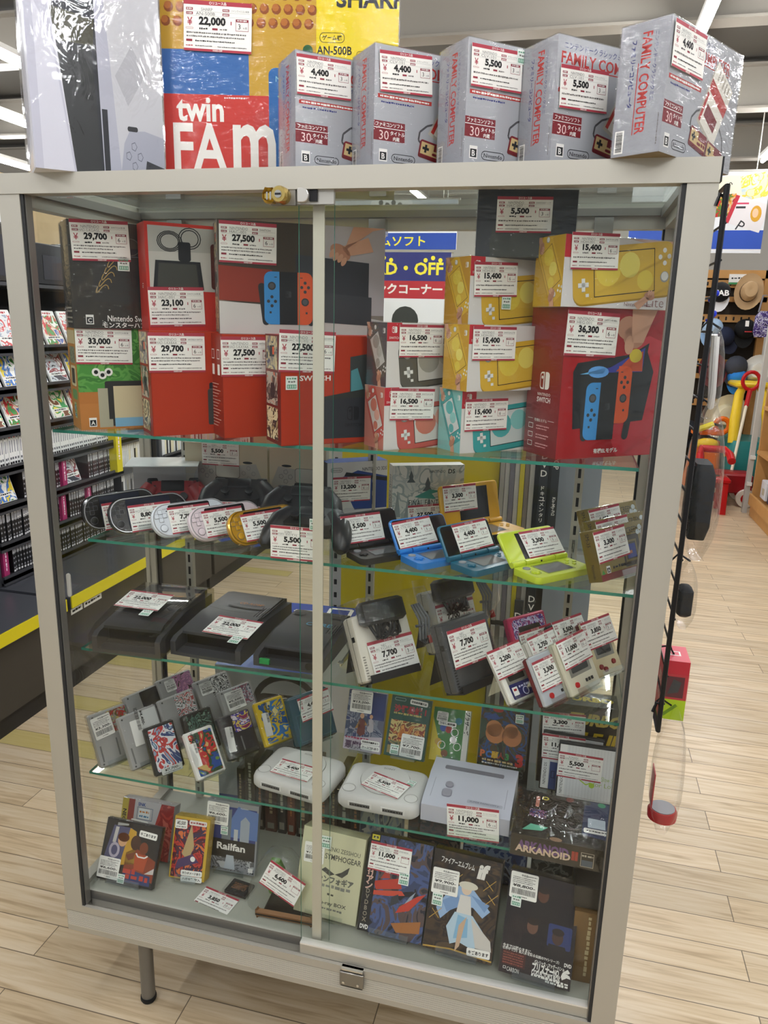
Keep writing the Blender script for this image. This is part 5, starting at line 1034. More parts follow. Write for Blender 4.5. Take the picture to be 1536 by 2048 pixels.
def gamepad(label, loc, rot, col, grp='game controllers on the second shelf', face=None):
    t = thing('game_controller', label, 'controller', loc, rot, grp); m = mat(col, .35, 0, .5); k = mat('1c1c1f', .45)
    mb = MB()
    mb.loft([[(x*s, y*s+.012*(i-1.5)*.0, z) for x, y in rrp(-.062, -.030, .062, .032, .02)] for i, (z, s) in enumerate(((.004, .86), (.012, 1.), (.030, 1.), (.040, .9)))], m)
    for s in (-1, 1): mb.tube([(s*.045, .018, .024), (s*.062, -.006, .024), (s*.072, -.040, .02), (s*.076, -.066, .016), (s*.076, -.074, .015)], [.022, .025, .021, .016, .008], m, 12)
    mb.build('body', t)
    for s in (-1, 1):
        mb = MB(); mb.lathe([(0, 0), (.006, 0), (.006, .008), (.0095, .010), (.009, .013), (.006, .012), (0, .0115)], k, Matrix.Translation((s*.026, -.012, .040))); mb.build('thumb_stick', t)
    mb = MB()
    for a in range(4): mb.rbox(-.0035+.009*math.cos(a*PI/2)-.050, -.0035+.009*math.sin(a*PI/2)+.014, .039, .0035+.009*math.cos(a*PI/2)-.050, .0035+.009*math.sin(a*PI/2)+.014, .043, k, .001)
    mb.build('direction_pad', t)
    mb = MB()
    for a in range(4): mb.lathe([(0, 0), (.0045, 0), (.004, .004), (0, .0045)], mat(face or '2c2c30', .4), Matrix.Translation((.050+.0105*math.cos(a*PI/2), .014+.0105*math.sin(a*PI/2), .039)), 12)
    mb.build('action_button', t)
    mb = MB(); mb.rbox(-.026, .004, .038, .026, .030, .0425, k, .002); mb.build('touch_pad', t)
    mb = MB()
    for s in (-1, 1): mb.rbox(s*.047-.012, .026, .016, s*.047+.012, .040, .032, k, .004)
    mb.build('trigger', t)
    return t
gamepad('black controller lying behind the black handhelds', (.315, .30, S2+.05), (R(40), 0, R(14)), '222225')
gamepad('black controller behind the gold handheld', (.475, .275, S2+.05), (R(40), 0, R(10)), '1f1f22')
gamepad('red and black controller inside the clear carton', (.135, .325, S2+.035), (R(60), 0, R(23)), 'a8242a', face='8c1a20')
for lb, (x, y, yaw) in (('tag card standing before the black controller in the middle', (.30, .235, 12)), ('tag card standing before the black controller by the door stile', (.43, .225, 10))):
    t = thing('tag_card', lb, 'price card', (x, y, S2), (R(-12), 0, R(yaw)), 'loose price cards'); mb = MB(); mb.box(-.045, .001, 0, .045, .002, .058, PAPER); mb.box(-.02, .002, 0, .02, .02, .0015, PAPER); mb.build('card_back', t); price_tag(t, Fr((0, 0, .0285), (1, 0, 0), (0, 0, 1)), 0, 0, False, 0, 'SONY', 'CUH-ZCT2J', '4,400', '3', 'コントローラー', off=0)
t = thing('clear_carton', 'clear topped carton holding the red controller, left end of the second shelf', 'box', (.060, .243, S2), (0, 0, R(23)))
w, d, h = .16, .11, .118
mb = MB(); mb.box(0, 0, 0, w, d, .02, mat('c9c4c2', .4)); f = FF(w, .02); mb.rect(f, 0, .0, w, .018, LOGOR); mb.box(0, d-.002, .02, w, d, h, mat('cfd2d4', .4)); mb.build('tray', t)
mb = MB(); mb.box(-.001, -.001, .02, w+.001, d+.001, h, SMOKE); mb.box(-.001, -.001, h, w+.001, d+.001, h+.002, mat('dfe4e6', .2)); mb.build('clear_cover', t)
# white cartons with a controller picture
def padpic(mb, f, w, h):
    mb.rect(f, 0, 0, w, h, mat('b8b2a2', .4), 1); mb.rect(f, 0, h*.55, w, h, mat('c2b89e', .4), 2); cx, cy = w*.52, h*.52
    for s in (-1, 1): mb.poly(f, [(cx+s*.02, cy+.03), (cx+s*.07, cy+.036), (cx+s*.085, cy), (cx+s*.095, cy-.07), (cx+s*.065, cy-.075), (cx+s*.045, cy-.02), (cx+s*.03, cy-.01)], mat('a7a59e', .35), 3)
    mb.poly(f, [(cx-.03, cy-.0), (cx+.03, cy-.0), (cx+.05, cy-.05), (cx-.05, cy-.05)], mat('2b2a2a', .35), 4); mb.poly(f, rrp(cx-.03, cy, cx+.03, cy+.034, .006), mat('b4b2aa', .35), 5); mb.ring(f, rrp(cx-.03, cy, cx+.03, cy+.034, .006), .001, mat('5a5852', .4), 6)
    for a in range(4):
        mb.ring(f, circ(cx-.052+.011*math.cos(a*PI/2), cy+.013+.011*math.sin(a*PI/2), .006, n=5), .001, mat('6a6a70', .4), 6); mb.ring(f, circ(cx+.052+.012*math.cos(a*PI/2), cy+.013+.012*math.sin(a*PI/2), .005), .001, mat('8a8a8a', .4), 6)
    for s in (-1, 1): mb.poly(f, circ(cx+s*.05, cy+.038, .012, .003), BLK2, 6)
t, f = carton('P5', 'controller_box', 'beige controller carton with a hanging tag, back of the second shelf', (.150, .355, S2, 2, 0, .205, .03, .165), dict(m=mat('bdb7a6', .4)), padpic, None, None, 'controller cartons at the back'); price_tag(t, f, .09, .142, False, 0, 'SONY', 'CFI-ZCT1J', '5,500', '3', 'コントローラー')
carton('P6', 'controller_box', 'beige controller carton partly behind the door stile, back of the second shelf', (.362, .357, S2, 2, 0, .135, .03, .165), dict(m=mat('b7b1a0', .4)), lambda mb, f, w, h: padpic(mb, f, w*1.3, h), None, None, 'controller cartons at the back')
# black controller at the front with its tag
gamepad('black controller at the shelf front behind the door stile, tagged 5,500', (.530, .172, S2+.030), (R(24), 0, R(4)), '1e1f22')
t = thing('tag_card', 'price card reading 5,500 upright at the shelf front beside the stile', 'price card', (.537, .064, S2+.002), (R(0), 0, R(1)), 'loose price cards'); mb = MB(); mb.box(-.05, .0008, .0, .05, .0016, .066, PAPER); mb.box(-.02, .001, -.0018, .02, .02, -.0004, PAPER); mb.build('card_back', t); price_tag(t, Fr((0, 0, .033), (1, 0, 0), (0, 0, 1)), 0, 0, False, 0, 'SONY', 'CFI-ZCT1J', '5,500', '3', 'PS5コントローラー', off=0, size=(.106, .066)); green_sticker(t, Fr((0, 0, .066), (1, 0, 0), (0, 0, 1)), .036, .008, .02)
# cartons behind the folding handhelds
def dbf(mb, f, w, h):
    mb.rect(f, 0, 0, w, h, mat('d8d8d6', .4), 1); mb.poly(f, [(.03, h*.75), (w*.5, h*.86), (w, h*.74), (w, h*.22), (w*.45, h*.22)], mat('24428a', .35), 2); mb.poly(f, [(.045, h*.84), (w, h*.72), (w, h*.66), (.04, h*.78)], mat('15181f', .3), 3); mb.poly(f, [(0, h*.1), (w*.3, h*.26), (w*.7, h*.22), (w, h*.1), (w, 0), (0, 0)], mat('c8c9cc', .4), 2)
    mb.ring(f, rrp(.008, h-.022, .036, h-.012, .005), .0008, BLK2, 4); mb.text(f, 'Nintendo', .022, h-.017, .004, BLK2, l=4, width=.022); mb.text(f, 'NINTENDO 3DS', w-.032, h-.018, .008, BLK2, l=4, width=.06); mb.rect(f, .002, .010, .028, .024, mat('d8b8b8', .4), 4); mb.text(f, '大容量', .015, .017, .008, mat('a02a2a', .4), l=5, bold=.02)
t, f = carton('DB', 'handheld_box', 'white and blue handheld carton behind the folding consoles', (.510, .331, S2, 38, 0, .146, .05, .142), dict(m=mat('d8d8d6', .4), left=mat('26272b', .4), top=mat('2a4a8c', .4)), dbf, None, None, None); price_tag(t, f, .0582, .080, False, -1, 'NINTENDO', 'SPR-001', '13,200', '6', '3DSLL')
def fff(mb, f, w, h):
    mb.rect(f, 0, 0, w, h, art(33, ('d6d8d2', 'b9c2c0', 'cfd2cc', 'a2adac', 'dcdcd6'), 20, 1.5, .4), 1); mb.text(f, 'NINTENDO', w*.62, h-.014, .006, INK, l=3, width=.036); mb.text(f, 'DS', w*.82, h-.014, .010, INK, l=3, bold=.02); mb.text(f, 'Lite', w*.93, h-.014, .005, GRYI, l=3)
    for x, y, s in ((.042, .118, .010), (.08, .1, .012)):
        mb.poly(f, [(x-s, y-s), (x-s*.4, y-s*.2), (x-s*.5, y+s*.4), (x, y+s*1.7), (x+s*.5, y+s*.4), (x+s*.4, y-s*.2), (x+s, y-s)], mat('596264', .5), 2)
    for k in range(6): mb.poly(f, [(.004+k*.024, .03), (.012+k*.024, .09-.012*(k % 3)), (.02+k*.024, .03)], mat('8f9a9a', .5), 2)
    mb.poly(f, [(.05, .075), (.085, .092), (.11, .088), (.09, .082), (.1, .07), (.07, .072)], mat('3f8f86', .4), 3); mb.text(f, 'FINAL FANTASY', .083, .062, .013, mat('2c3434', .4), l=4, width=.09); mb.text(f, 'III', .083, .046, .008, mat('2c3434', .4), l=4)
def ffl(mb, f, d, h): mb.rect(f, 0, 0, d, h, mat('d6d2c8', .4), 1); g = Fr(f.at(d*.5, h*.5), (0, 0, -1), f.u); mb.text(g, 'FINAL FANTASY III', 0, -.003, .012, INK, l=3, width=.1); mb.fine(g, -.05, .03, .014, .004, GRYI, 4, 3)
t, f = carton('FF', 'handheld_box', 'pale grey carton lettered FINAL FANTASY beside the white and blue one', (.658, .335, S2, 26, 0, .163, .034, .146), dict(m=mat('d8d5cc', .4)), fff, ffl, None, None); price_tag(t, f, .0835, .0300, False, 3, 'NINTENDO', 'USG-001', '27,500', '3', 'DSLite')

def clamshell(label, pose, zs, col, lidcol, tag, screen, bevel=True, base_d=.072, btm='0'):
    x, y, z, yaw, lean, w, d, h = pose
    t = thing('folding_handheld', label, 'handheld', (x, y, z), (0, 0, R(yaw)), 'open folding handhelds on the second shelf')
    m = mat(col, .28, 0, .5, 0, .4); lm = mat(lidcol, .2, 0, .6, 0, .4); th = max(.013, z-zs-.002)
    Ml = Matrix.Rotation(R(-lean), 4, 'X')
    f = FF(w, h)
    mb = MB(); mb.prism(rrp(0, 0, w, h, (.003, .003, .009, .009), 5), Fr((0, .008, 0), (1, 0, 0), (0, 0, 1)), 0, .008, m, .002); mb.prism(rrp(.003, .003, w-.003, h-.003, (.002, .002, .007, .007), 5), f, -.0005, .0004, lm); lid = mb.build('lid', t, None, None, Ml)
    mb = MB(); sx0, sx1 = screen; mb.rect(f, w*sx0, h*.12, w*sx1, h*.90, mat('17181a', .12, 0, .6), 5)
    mb.build('upper_screen', lid)
    top = -.002; dpt = base_d
    mb = MB(); P = rrp(0, -dpt, w, -.004, (.012, .012, .004, .004), 5); mb.loft([[(px, py, top-th) for px, py in [(a*.985+.007*w/ w*.1, b*.985) for a, b in P]], [(px, py, top-th*.5) for px, py in P], [(px, py, top) for px, py in P]], mat(btm, .4) if btm != '0' else m)
    g = Fr((0, -dpt, top), (1, 0, 0), (0, 1, 0)); mb.poly(g, rrp(.002, .002, w-.002, dpt-.006, .010), m, 1); base = mb.build('base', t)
    mb = MB(); mb.rect(g, w*.27, dpt*.2, w*.73, dpt*.80, mat('5c5f62', .08, 0, .8), 3); mb.ring(g, [(w*.25, dpt*.16), (w*.75, dpt*.16), (w*.75, dpt*.84), (w*.25, dpt*.84)], .0012, mat('2a2c2e', .4), 3); mb.build('touch_screen', base)
    bc = mat(col, .4)
    mb = MB(); mb.T = Matrix.Translation((w*.13, -dpt*.62, top)); mb.box(-.008, -.0028, 0, .008, .0028, .002, bc); mb.box(-.0028, -.008, 0, .0028, .008, .0021, bc); mb.T = None; mb.ring(g, circ(w*.13, dpt*.38, .0105), .0007, mat('3a3c3e', .5), 3); mb.build('direction_pad', base)
    mb = MB(); mb.lathe([(0, 0), (.0075, 0), (.007, .002), (0, .0022)], mat('8a8c90', .4), Matrix.Translation((w*.13, -dpt*.28, top))); mb.build('circle_pad', base)
    mb = MB()
    for a in range(4): mb.lathe([(0, 0), (.0038, 0), (.0035, .0018), (0, .002)], bc, Matrix.Translation((w*.87+.0095*math.cos(a*PI/2), -dpt*.42+.0095*math.sin(a*PI/2), top)), 12); mb.ring(g, circ(w*.87+.0095*math.cos(a*PI/2), dpt*.58+.0095*math.sin(a*PI/2), .0043), .0006, mat('3a3c3e', .5), 3)
    mb.build('action_button', base)
    mb = MB()
    for a, b in ((0, .22), (.24, .76), (.78, 1.)): mb.lathe([(0, w*a), (.0058, w*a), (.0058, w*b), (0, w*b)], m, Matrix.Translation((0, .001, .001)) @ Matrix.Rotation(PI/2, 4, 'Y'), 14)
    mb.ball((w*.5, -.005, .002), .002, .002, .002, BLACK, 8, 5); mb.build('hinge', t)
    if tag: price_tag(lid, f, tag[0], tag[1], False, tag[2], 'NINTENDO', tag[3], tag[4], '3', tag[5], off=.0022)
    return t
clamshell('large yellow folding handheld with black underside, at the back', (.780, .300, 1.191, 48, 14, .165, .01, .09), S2, 'd9a41e', 'd9a41e', (.0535, .0605, -1, 'UTL-001', '3,300', 'DSiLL'), (.30, .80), True, .085, '17181a')
clamshell('black folding handheld tagged 5,500 at the left of its row', (.613, .128, 1.180, 46, 25, .134, .01, .07), S2, '1d1d21', '121215', (.0488, .036, 0, 'CTR-001', '5,500', '3DS'), (.12, .88))
clamshell('bright blue folding handheld tagged 4,400', (.721, .134, 1.180, 46.7, 34, .134, .01, .069), S2, '1f78c8', '17181c', (.0503, .036, 3, 'CTR-001', '4,400', '3DS'), (.12, .88))
clamshell('dark teal folding handheld tagged 4,400', (.821, .120, 1.180, 52, 31, .134, .01, .068), S2, '1a5f78', '141619', (.0789, .037, 1, 'CTR-001', '4,400', '3DS'), (.12, .88))
clamshell('lime green folding handheld at the shelf front', (.940, .122, 1.180, 46.3, 42, .14, .01, .07), S2, 'c4d43a', 'c4d43a', (.0943, .0356, 0, 'TWL-001', '3,300', 'DSi'), (.27, .80))
# gold pocket game boxes
def goldbox(label, pose, price, n):
    x, y, z, yaw, lean, w, d, h = pose
    t = posed('pocket_game_box', label, 'box', pose, 'gold pocket game boxes on the second shelf')
    G = mat('8f7c42', .35, .3); GD = mat('6e5c26', .4, .3)
    mb = MB(); mb.box(0, 0, 0, w, d, h, G, left=GD); f = FF(w, h); mb.rect(f, 0, 0, w, .012, mat('7a2c2a', .4)); mb.text(f, 'SCREEN', w*.74, h-.014, .011, INK, l=3, width=.04, bold=-.01)
    for a, b in ((w-.012, h-.012), (w-.02, h-.02), (w-.008, h-.022)): mb.poly(f, circ(a, b, .006, .005), mat('d5e0e0', .4), 3)
    mb.poly(f, rrp(w*.5, .014, w*.86, h-.022, .004), mat('3c3020', .35), 2); mb.frame(f, w*.53, .022, w*.80, h*.66, .004, mat('7a6a3c', .35, .3), 3); mb.rect(f, w*.58, .028, w*.76, h*.58, mat('22348c', .25), 4); mb.rect(f, w*.60, .036, w*.68, h*.45, mat('b06a4a', .4), 5)
    for k in range(2): mb.ring(f, circ(w*.87+k*.011, h*.42+.008*k, .0055), .0015, mat('9c2c26', .4), 4)
    cero(mb, f, w*.12, .012, .013, 'A', 3); mb.poly(f, [(.002, .012), (.012, .012), (.007, .02)], mat('3c8a3c', .4), 3); mb.fine(f, w*.25, w*.5, .02, .006, INK, 3, 3)
    g = FL(d, h); gg = Fr(g.at(d*.5, h*.5), (0, 0, -1), g.u); mb.text(gg, 'SM-35', -h*.32, 0, .008, INK, l=3, width=.024); mb.text(gg, 'Nintendo', h*.30, 0, .006, INK, l=3, width=.026); mb.build('carton', t)
    wrap_of(t, w, d, h, .0014, SLEEVE); price_tag(t, f, .043, h-.030, False, 2, 'NINTENDO', 'HSA-001', price, '3', 'ゲーム&ウオッチ', off=.003)
    stand(pose, S2, 'clear stand under the %s gold pocket game box' % n, .05); return t
goldbox('gold pocket game box at the front of its group of three', (1.102, .082, 1.180, 52, 20, .148, .029, .092), '3,300', 'front')
goldbox('gold pocket game box in the middle of its group of three', (1.107, .128, 1.188, 50, 21, .145, .029, .092), '3,300', 'middle')
goldbox('gold pocket game box at the back of its group of three', (1.095, .190, 1.194, 50, 21, .145, .029, .092), '4,400', 'rear')

# ================================================================ third shelf
CD1 = mat('393a3e', .38, 0, .35, .04); CD2 = mat('28292c', .45)
def disc_unit(label, pose, lidded, tag, core=False):
    x, y, z, yaw, lean, w, d, h = pose
    t = posed('disc_console', label, 'game console', pose, 'dark disc consoles on the third shelf')
    prof = [(0, 0), (d, 0), (d, h*.86), (d*.9, h), (d*.42, h*.97), (d*.16, h*.82), (.03, h*.72), (.03, h*.62), (.045, h*.60), (.045, h*.16), (0, h*.12)]
    mb = MB(); mb.loft([[(xx, a, b) for a, b in prof] for xx in (.012, w-.012)], CD1)
    for xx in (0, w-.012): mb.loft([[(xx+e, a, b) for a, b in [(0, 0), (d, 0), (d, h*.72), (d*.5, h*.84), (.012, h*.62), (0, h*.5)]] for e in (0, .012)], CD1)
    mb.build('body', t)
    mb = MB(); mb.box(.014, .0448, h*.17, w-.014, .05, h*.6, BLACK); mb.box(.014, .03, h*.12, w-.014, .046, h*.165, CD2); mb.build('front_opening', t)
    g = Fr((0, d*.42, h*.974), (1, 0, 0), (0, d*.48, h*.03), off=.0006); mb = MB()
    if core:
        mb.text(g, 'CORE', w*.62, .045, .017, mat('4a8fb0', .4), bold=.02, l=3); mb.poly(g, rrp(w*.12, .085, w*.3, .1, .004), CD2, 3); mb.poly(g, rrp(w*.7, .085, w*.92, .1, .004), CD2, 3)
    else:
        mb.text(g, 'CD-ROM²', w*.62, .07, .011, mat('a86a34', .4), bold=.02, l=3, width=w*.36); mb.line(g, [(w*.32+w*.55*k/10, .050-.006*math.sin(PI*k/10)) for k in range(11)], .006, BLACK, 3); mb.line(g, [(w*.08+w*.84*k/12, .030-.012*math.sin(PI*k/12)) for k in range(13)], .0012, mat('1c1c1e', .5), 3)
    mb.build('lid_marks', t)
    mb = MB()
    for k in range(4): mb.rbox(w-.030+k*.0065, d*.45, h*.935, w-.0265+k*.0065, d*.93, h*.985, CD2, .0012)
    mb.build('vent_rib', t)
    if core:
        mb = MB(); mb.rbox(.014, -.003, .006, .036, .004, .018, mat('2c8a4a', .4), .001); mb.build('power_switch', t)
        mb = MB(); mb.lathe([(0, 0), (.008, 0), (.008, .004), (0, .004)], BLACK, Matrix.Translation((w*.82, 0, .016)) @ Matrix.Rotation(PI/2, 4, 'X'), 14); mb.build('pad_socket', t)
        mb = MB(); mb.poly(Fr((0, .03, h*.73), (1, 0, 0), (0, 1, .12)), rrp(w*.35, .0, w*.62, .05, .02), BLACK, 3); mb.build('card_slot', t)
    if lidded:
        mb = MB(); mb.loft([[(-.004, a, b) for a, b in [(-.006, 0), (d+.004, 0), (d+.004, h*.9), (d*.9, h*1.07), (d*.4, h*1.05), (.02, h*.8), (-.006, h*.58)]], [(w+.004, a, b) for a, b in [(-.006, 0), (d+.004, 0), (d+.004, h*.9), (d*.9, h*1.07), (d*.4, h*1.05), (.02, h*.8), (-.006, h*.58)]]], SMOKE); mb.build('clear_cover', t)
    if tag:
        fr = Fr((0, d*.16, h*.825+.006), (1, 0, 0), (0, d*.26, h*.15)); price_tag(t, fr, tag[0], tag[1], True, tag[2], 'NEC', 'CDR-30', '22,000', tag[3], 'PCエンジン', off=.006 if lidded else .001); green_sticker(t, fr, tag[0]+.03, tag[1]-.048, .024, tag[2], .005 if lidded else .002)
    return t
disc_unit('dark disc console under a clear cover, left end of the third shelf', (.076, .060, S3, 3, 0, .156, .267, .068), True, (.0617, .075, -3, '3'))
disc_unit('dark disc console without cover, second from the left on the third shelf', (.240, .096, S3, -2.7, 0, .164, .263, .060), False, (.120, .012, -2, '6'))
disc_unit('low dark console with a green switch, partly behind the door stile', (.428, .098, S3, -1, 0, .15, .228, .045), False, None, True)
def card_console(label, pose, col, tag, cable, group='small card consoles on the third shelf', bagged=True):
    x, y, z, yaw, lean, w, d, h = pose
    t = posed('card_console', label, 'game console', pose, group); m = mat(col, .4, 0, .4)
    mb = MB(); mb.rbox(0, 0, 0, w, d, h, m, .004); mb.box(-.0006, d*.48, .002, w+.0006, d*.50, h-.002, mat('6a665e' if col > '8' else '151517', .5))
    f = FF(w, h)
    for k in range(9): mb.rect(f, .004, .006+k*.0052, .010, .0085+k*.0052, mat('8a857a', .5) if col > '8' else BLACK, 2)
    g = FL(d, h); mb.rect(g, d*.55, h*.62, d*.85, h*.70, BLACK, 2); mb.rect(f, w*.2, h*.80, w*.8, h*.83, mat('a09a8c', .5) if col > '8' else BLACK, 2); mb.build('body', t)
    if cable:
        mb = MB(); mb.rbox(w*.08, -.036, h*.80, w*.84, -.002, h*1.16, mat('131416', .35), .006); mb.build('power_adapter', t)
        mb = MB()
        for k in range(6):
            cx, cz = w*(.30+.07*k), h*(.84+.03*(k % 2)); mb.tube([(cx+.014*math.cos(a), -.018-.010*math.sin(a*2+k), cz+.034*math.sin(a)) for a in [2*PI*i/14 for i in range(14)]], .0034, mat('141416', .35), 7, True)
        mb.build('black_cable', t)
        mb = MB()
        for k in range(4): mb.tube([(w+.012+k*.006, -.008, h*.98), (w+.018+k*.006, -.012-.003*k, h*.72), (w+.010+k*.007, -.010, h*.42), (w+.020+k*.004, -.006, h*.34), (w+.026, -.004, h*.6)], .0028, mat('6a6b6e', .4), 7)
        mb.tube([(w+.034, -.01, h*.46), (w+.036, -.01, h*.34)], .006, mat('9c1f22', .35), 10); mb.tube([(w+.006, -.012, h*.64), (w+.036, -.014, h*.60)], .003, mat('55565a', .4), 6); mb.build('grey_cable', t)
    if bagged:
        mb = MB(); ex = .05 if cable else .003; hh = h*1.22 if cable else h+.002
        mb.loft([[(-.004-.002*s+xx*(w+.008+ex*s), -.004-.038*s*bool(cable)+yy*(d+.008+.038*s*bool(cable)), zz) for xx, yy in rrp(0, 0, 1, 1, .12, 3)] for zz, s in ((-.001, 0), (h*.3, .3), (h*.6, .9), (h*.9, 1), (hh, .8))], BAG if cable else WRAP); mb.build('poly_bag', t)
    price_tag(t, f, tag[0], tag[1], tag[2], tag[3], 'NEC', tag[4], '7,700', '3', 'PCエンジン', off=.0045)
    mbx = (x, y, z, yaw, lean, w, d, h); s = stand(mbx, S3, 'dark stand under the '+label.split(',')[0], w*.9, 'dark stands on the third shelf')
    for c in list(kids(s)): c.data.materials[0] = mat('1e1e20', .4)
    return t
card_console('cream card console bagged with a black adapter and cables', (.685, .050, .939, 47, 30, .128, .04, .131), 'd6d0c2', (.072, .0385, True, 1, 'PI-TG001'), True)
card_console('cream card console in a bag behind the other bagged one', (.795, .215, .942, 50, 22, .126, .04, .131), 'c9c4b6', (.066, .062, True, 0, 'PI-TG001'), True)
card_console('dark grey card console in clear wrap, tagged 7,700', (.860, .060, .937, 54, 24, .126, .037, .134), '3c3d40', (.0597, .0816, True, 0, 'PI-TG3'), False)
# pocket games on clear stands
def pocket(label, pose, shell, side, tag, style, n):
    x, y, z, yaw, lean, w, d, h = pose
    t = posed('pocket_game', label, 'handheld', pose, 'pocket games on clear stands'); f = FF(w, h)
    mb = MB(); mb.rbox(0, 0, 0, w, d*.5, h, mat(shell, .35, .2), .003); mb.rbox(.0005, d*.5, .0005, w-.0005, d, h-.0005, mat(side, .4), .003); mb.build('body', t)
    mb = MB(); mb.rect(f, w*.14, h*.32, w*.86, h*.72, mat('8c8a80', .3, .4), 2); mb.poly(f, rrp(w*.22, h*.38, w*.78, h*.68, .003), mat('2e302e', .12, 0, .6), 3); mb.build('screen', t)
    mb = MB()
    if style == 'red':
        mb.lathe([(0, 0), (.0055, 0), (.0052, .003), (0, .0034)], mat('b01f24', .35), f.mat4(w*.24, h*.17, 0), 14); 
        for k in range(3): mb.prism(rrp(w*.55+k*.009, h*.15, w*.60+k*.009, h*.21, .001), f, 0, .002, BLK2)
    elif style == 'blue':
        mb.poly(f, rrp(w*.14, h*.06, w*.86, h*.33, .003), mat('23265c', .4), 3); mb.rect(f, w*.2, h*.12, w*.38, h*.27, WHITE, 4); mb.rect(f, w*.24, h*.2, w*.34, h*.24, mat('a02a2a', .4), 5); mb.fine(f, w*.44, w*.8, h*.25, h*.05, mat('c8c8e0', .4), 3, 4); mb.ring(f, circ(w*.62, h*.15, .008), .002, mat('c8c8e0', .4), 4)
    elif style == 'gold':
        for a, b in ((.22, .17), (.36, .11), (.72, .2)): mb.lathe([(0, 0), (.0055, 0), (.005, .003), (0, .0033)], mat('7a2426', .35), f.mat4(w*a, h*b, 0), 14)
    else:
        mb.prism(rrp(w*.2, h*.1, w*.42, h*.18, .002), f, 0, .002, BLK2)
    mb.build('button', t)
    price_tag(t, f, tag[0], tag[1], False, tag[2], tag[3], tag[4], tag[5], tag[6], tag[7], off=.003)
    stand(pose, S3, 'clear stand under the '+n, w*.8); return t
pocket('white pocket game with a dark blue panel, tagged 2,200', (.962, .056, .932, 53, 38, .079, .015, .106), 'd9d6cc', 'b9b6ac', (.0372, .0792, 2, 'CASIO', 'CG-21', '2,200', '10', 'ゲーム'), 'blue', 'white pocket game with the blue panel')
pocket('silver pocket game with dark red sides, tagged 3,300', (1.025, .061, .934, 55, 32, .098, .02, .095), 'b7bac0', '5e1c20', (.0463, .0574, 1, 'NINTENDO', 'RGW-001', '3,300', '10', 'ゲームウォッチ'), 'red', 'silver pocket game')
pocket('cream pocket game with a red button, tagged 11,000', (1.072, .103, .940, 56, 30, .095, .02, .105), 'cfcab4', 'a8a490', (.048, .0804, 2, 'NINTENDO', 'AH-21', '11,000', '10', 'ゲームウォッチ'), 'red', 'cream pocket game')
pocket('gold-faced pocket game in a clear pack at the right end, tagged 3,850', (1.120, .195, .942, 50, 30, .078, .02, .112), 'c9bd9a', '5a2222', (.0407, .0859, 2, 'NINTENDO', 'HXA-001', '3,850', '3', 'ゲーム&ウオッチ'), 'gold', 'gold-faced pocket game')
pocket('pale pocket game tagged 2,750, half hidden behind the silver one', (1.022, .118, .938, 57, 33, .088, .02, .100), 'd0cdc4', 'a8a59a', (.046, .078, 1, 'JVC', 'RC-200', '2,750', '10', 'ゲームウォッチ'), 'plain', 'pale pocket game')
pocket('black pocket game behind the cream one', (1.062, .180, .938, 51, 32, .083, .02, .112), '232326', '17171a', (.052, .088, 1, 'BANDAI', 'LCD-1', '5,500', '', 'LCDゲーム'), 'plain', 'black pocket game')
t = pocket('pink and purple pocket toy behind the white pocket game', (.972, .165, .938, 48, 25, .10, .02, .118), 'b83a5c', '8a2c48', (.062, .058, 2, 'BANDAI', 'ドンジャラ', '2,200', '', '電子ゲーム'), 'plain', 'pink pocket toy')
mb = MB(); f = FF(.10, .118); mb.poly(f, rrp(.006, .07, .094, .112, .008), art(8, ('4a3a8c', '8a3a6c', 'c8c0e0', '3a2a6a'), 60), 2); mb.poly(f, rrp(.02, .074, .08, .096, .004), mat('3a3430', .2), 3); mb.build('face_plate', t)

# ================================================================ fourth shelf
def cartridge(label, pose, shell, lab, sticker=None, group='loose game cartridges on the fourth shelf', full=False, vert=True, st=True):
    x, y, z, yaw, lean, w, d, h = pose
    t = posed('game_cartridge', label, 'cartridge', pose, group); m = mat(shell, .45); f = FF(w, h)
    mb = MB(); mb.rbox(0, 0, 0, w, d, h, m, .003)
    if not full:
        mb.rect(f, w*.08, h*.10, w*.12, h*.4, mat('6c6c6c', .5), 2); mb.rect(f, w*.52, h*.12, w*.56, h*.45, mat('6c6c6c', .5), 2)
        for a, b in ((.08, .06), (.92, .06), (.08, .94)): mb.poly(f, circ(w*a, h*b, .0022), mat('4a4a4a', .5), 2)
    mb.build('shell', t)
    mb = MB(); (mb.poly(f, rrp(w*.10, h*.06, w*.92, h*.94, .003), lab, 3) if full else mb.poly(f, rrp(w*.42, h*.56, w*.96, h*.97, .003), lab, 3)); mb.build('picture_label', t)
    if sticker:
        k, a, b, sw, sh, pr, ro = sticker
        if k == 'u': used_sticker(t, f, a, b, sw, sh, pr, ro, .0022)
        else: strip_sticker(t, f, a, b, sw, sh, pr, 90+ro, .0022)
    wrap_of(t, w, d, h, .0022, SLEEVE)
    if st: stand(pose, S4, 'clear stand under the '+' '.join(label.split(',')[0].split()[:11]), w*.7)
    return t
SFG = '9b9a98'
cartridge('grey cartridge tagged 3,300, front left of its group', (.062, .080, .620, 60, 24, .09, .018, .122), SFG, art(41, ('3c6a3c', 'a83030', '8a8a88', 'c8b040'), 50), ('u', .0249, .090, .046, .05, '¥3,300-', 4))
cartridge('grey cartridge with a black lettered white label, second at the front', (.137, .090, .622, 62, 28, .095, .018, .123), SFG, mat('dcdcd8', .4), ('s', .034, .0765, .026, .058, '¥4,400-', -2))
cartridge('black cartridge with a blue and red picture, tagged 7,700', (.195, .086, .620, 57.3, 27.6, .072, .014, .109), '1c1b1a', art(43, ('8aa0b8', 'b83a3a', 'd8d8dc', '3a4a78', '9ab8c8'), 20, 1.8), ('u', .039, .004, .05, .014, '¥7,700-', -2), full=True)
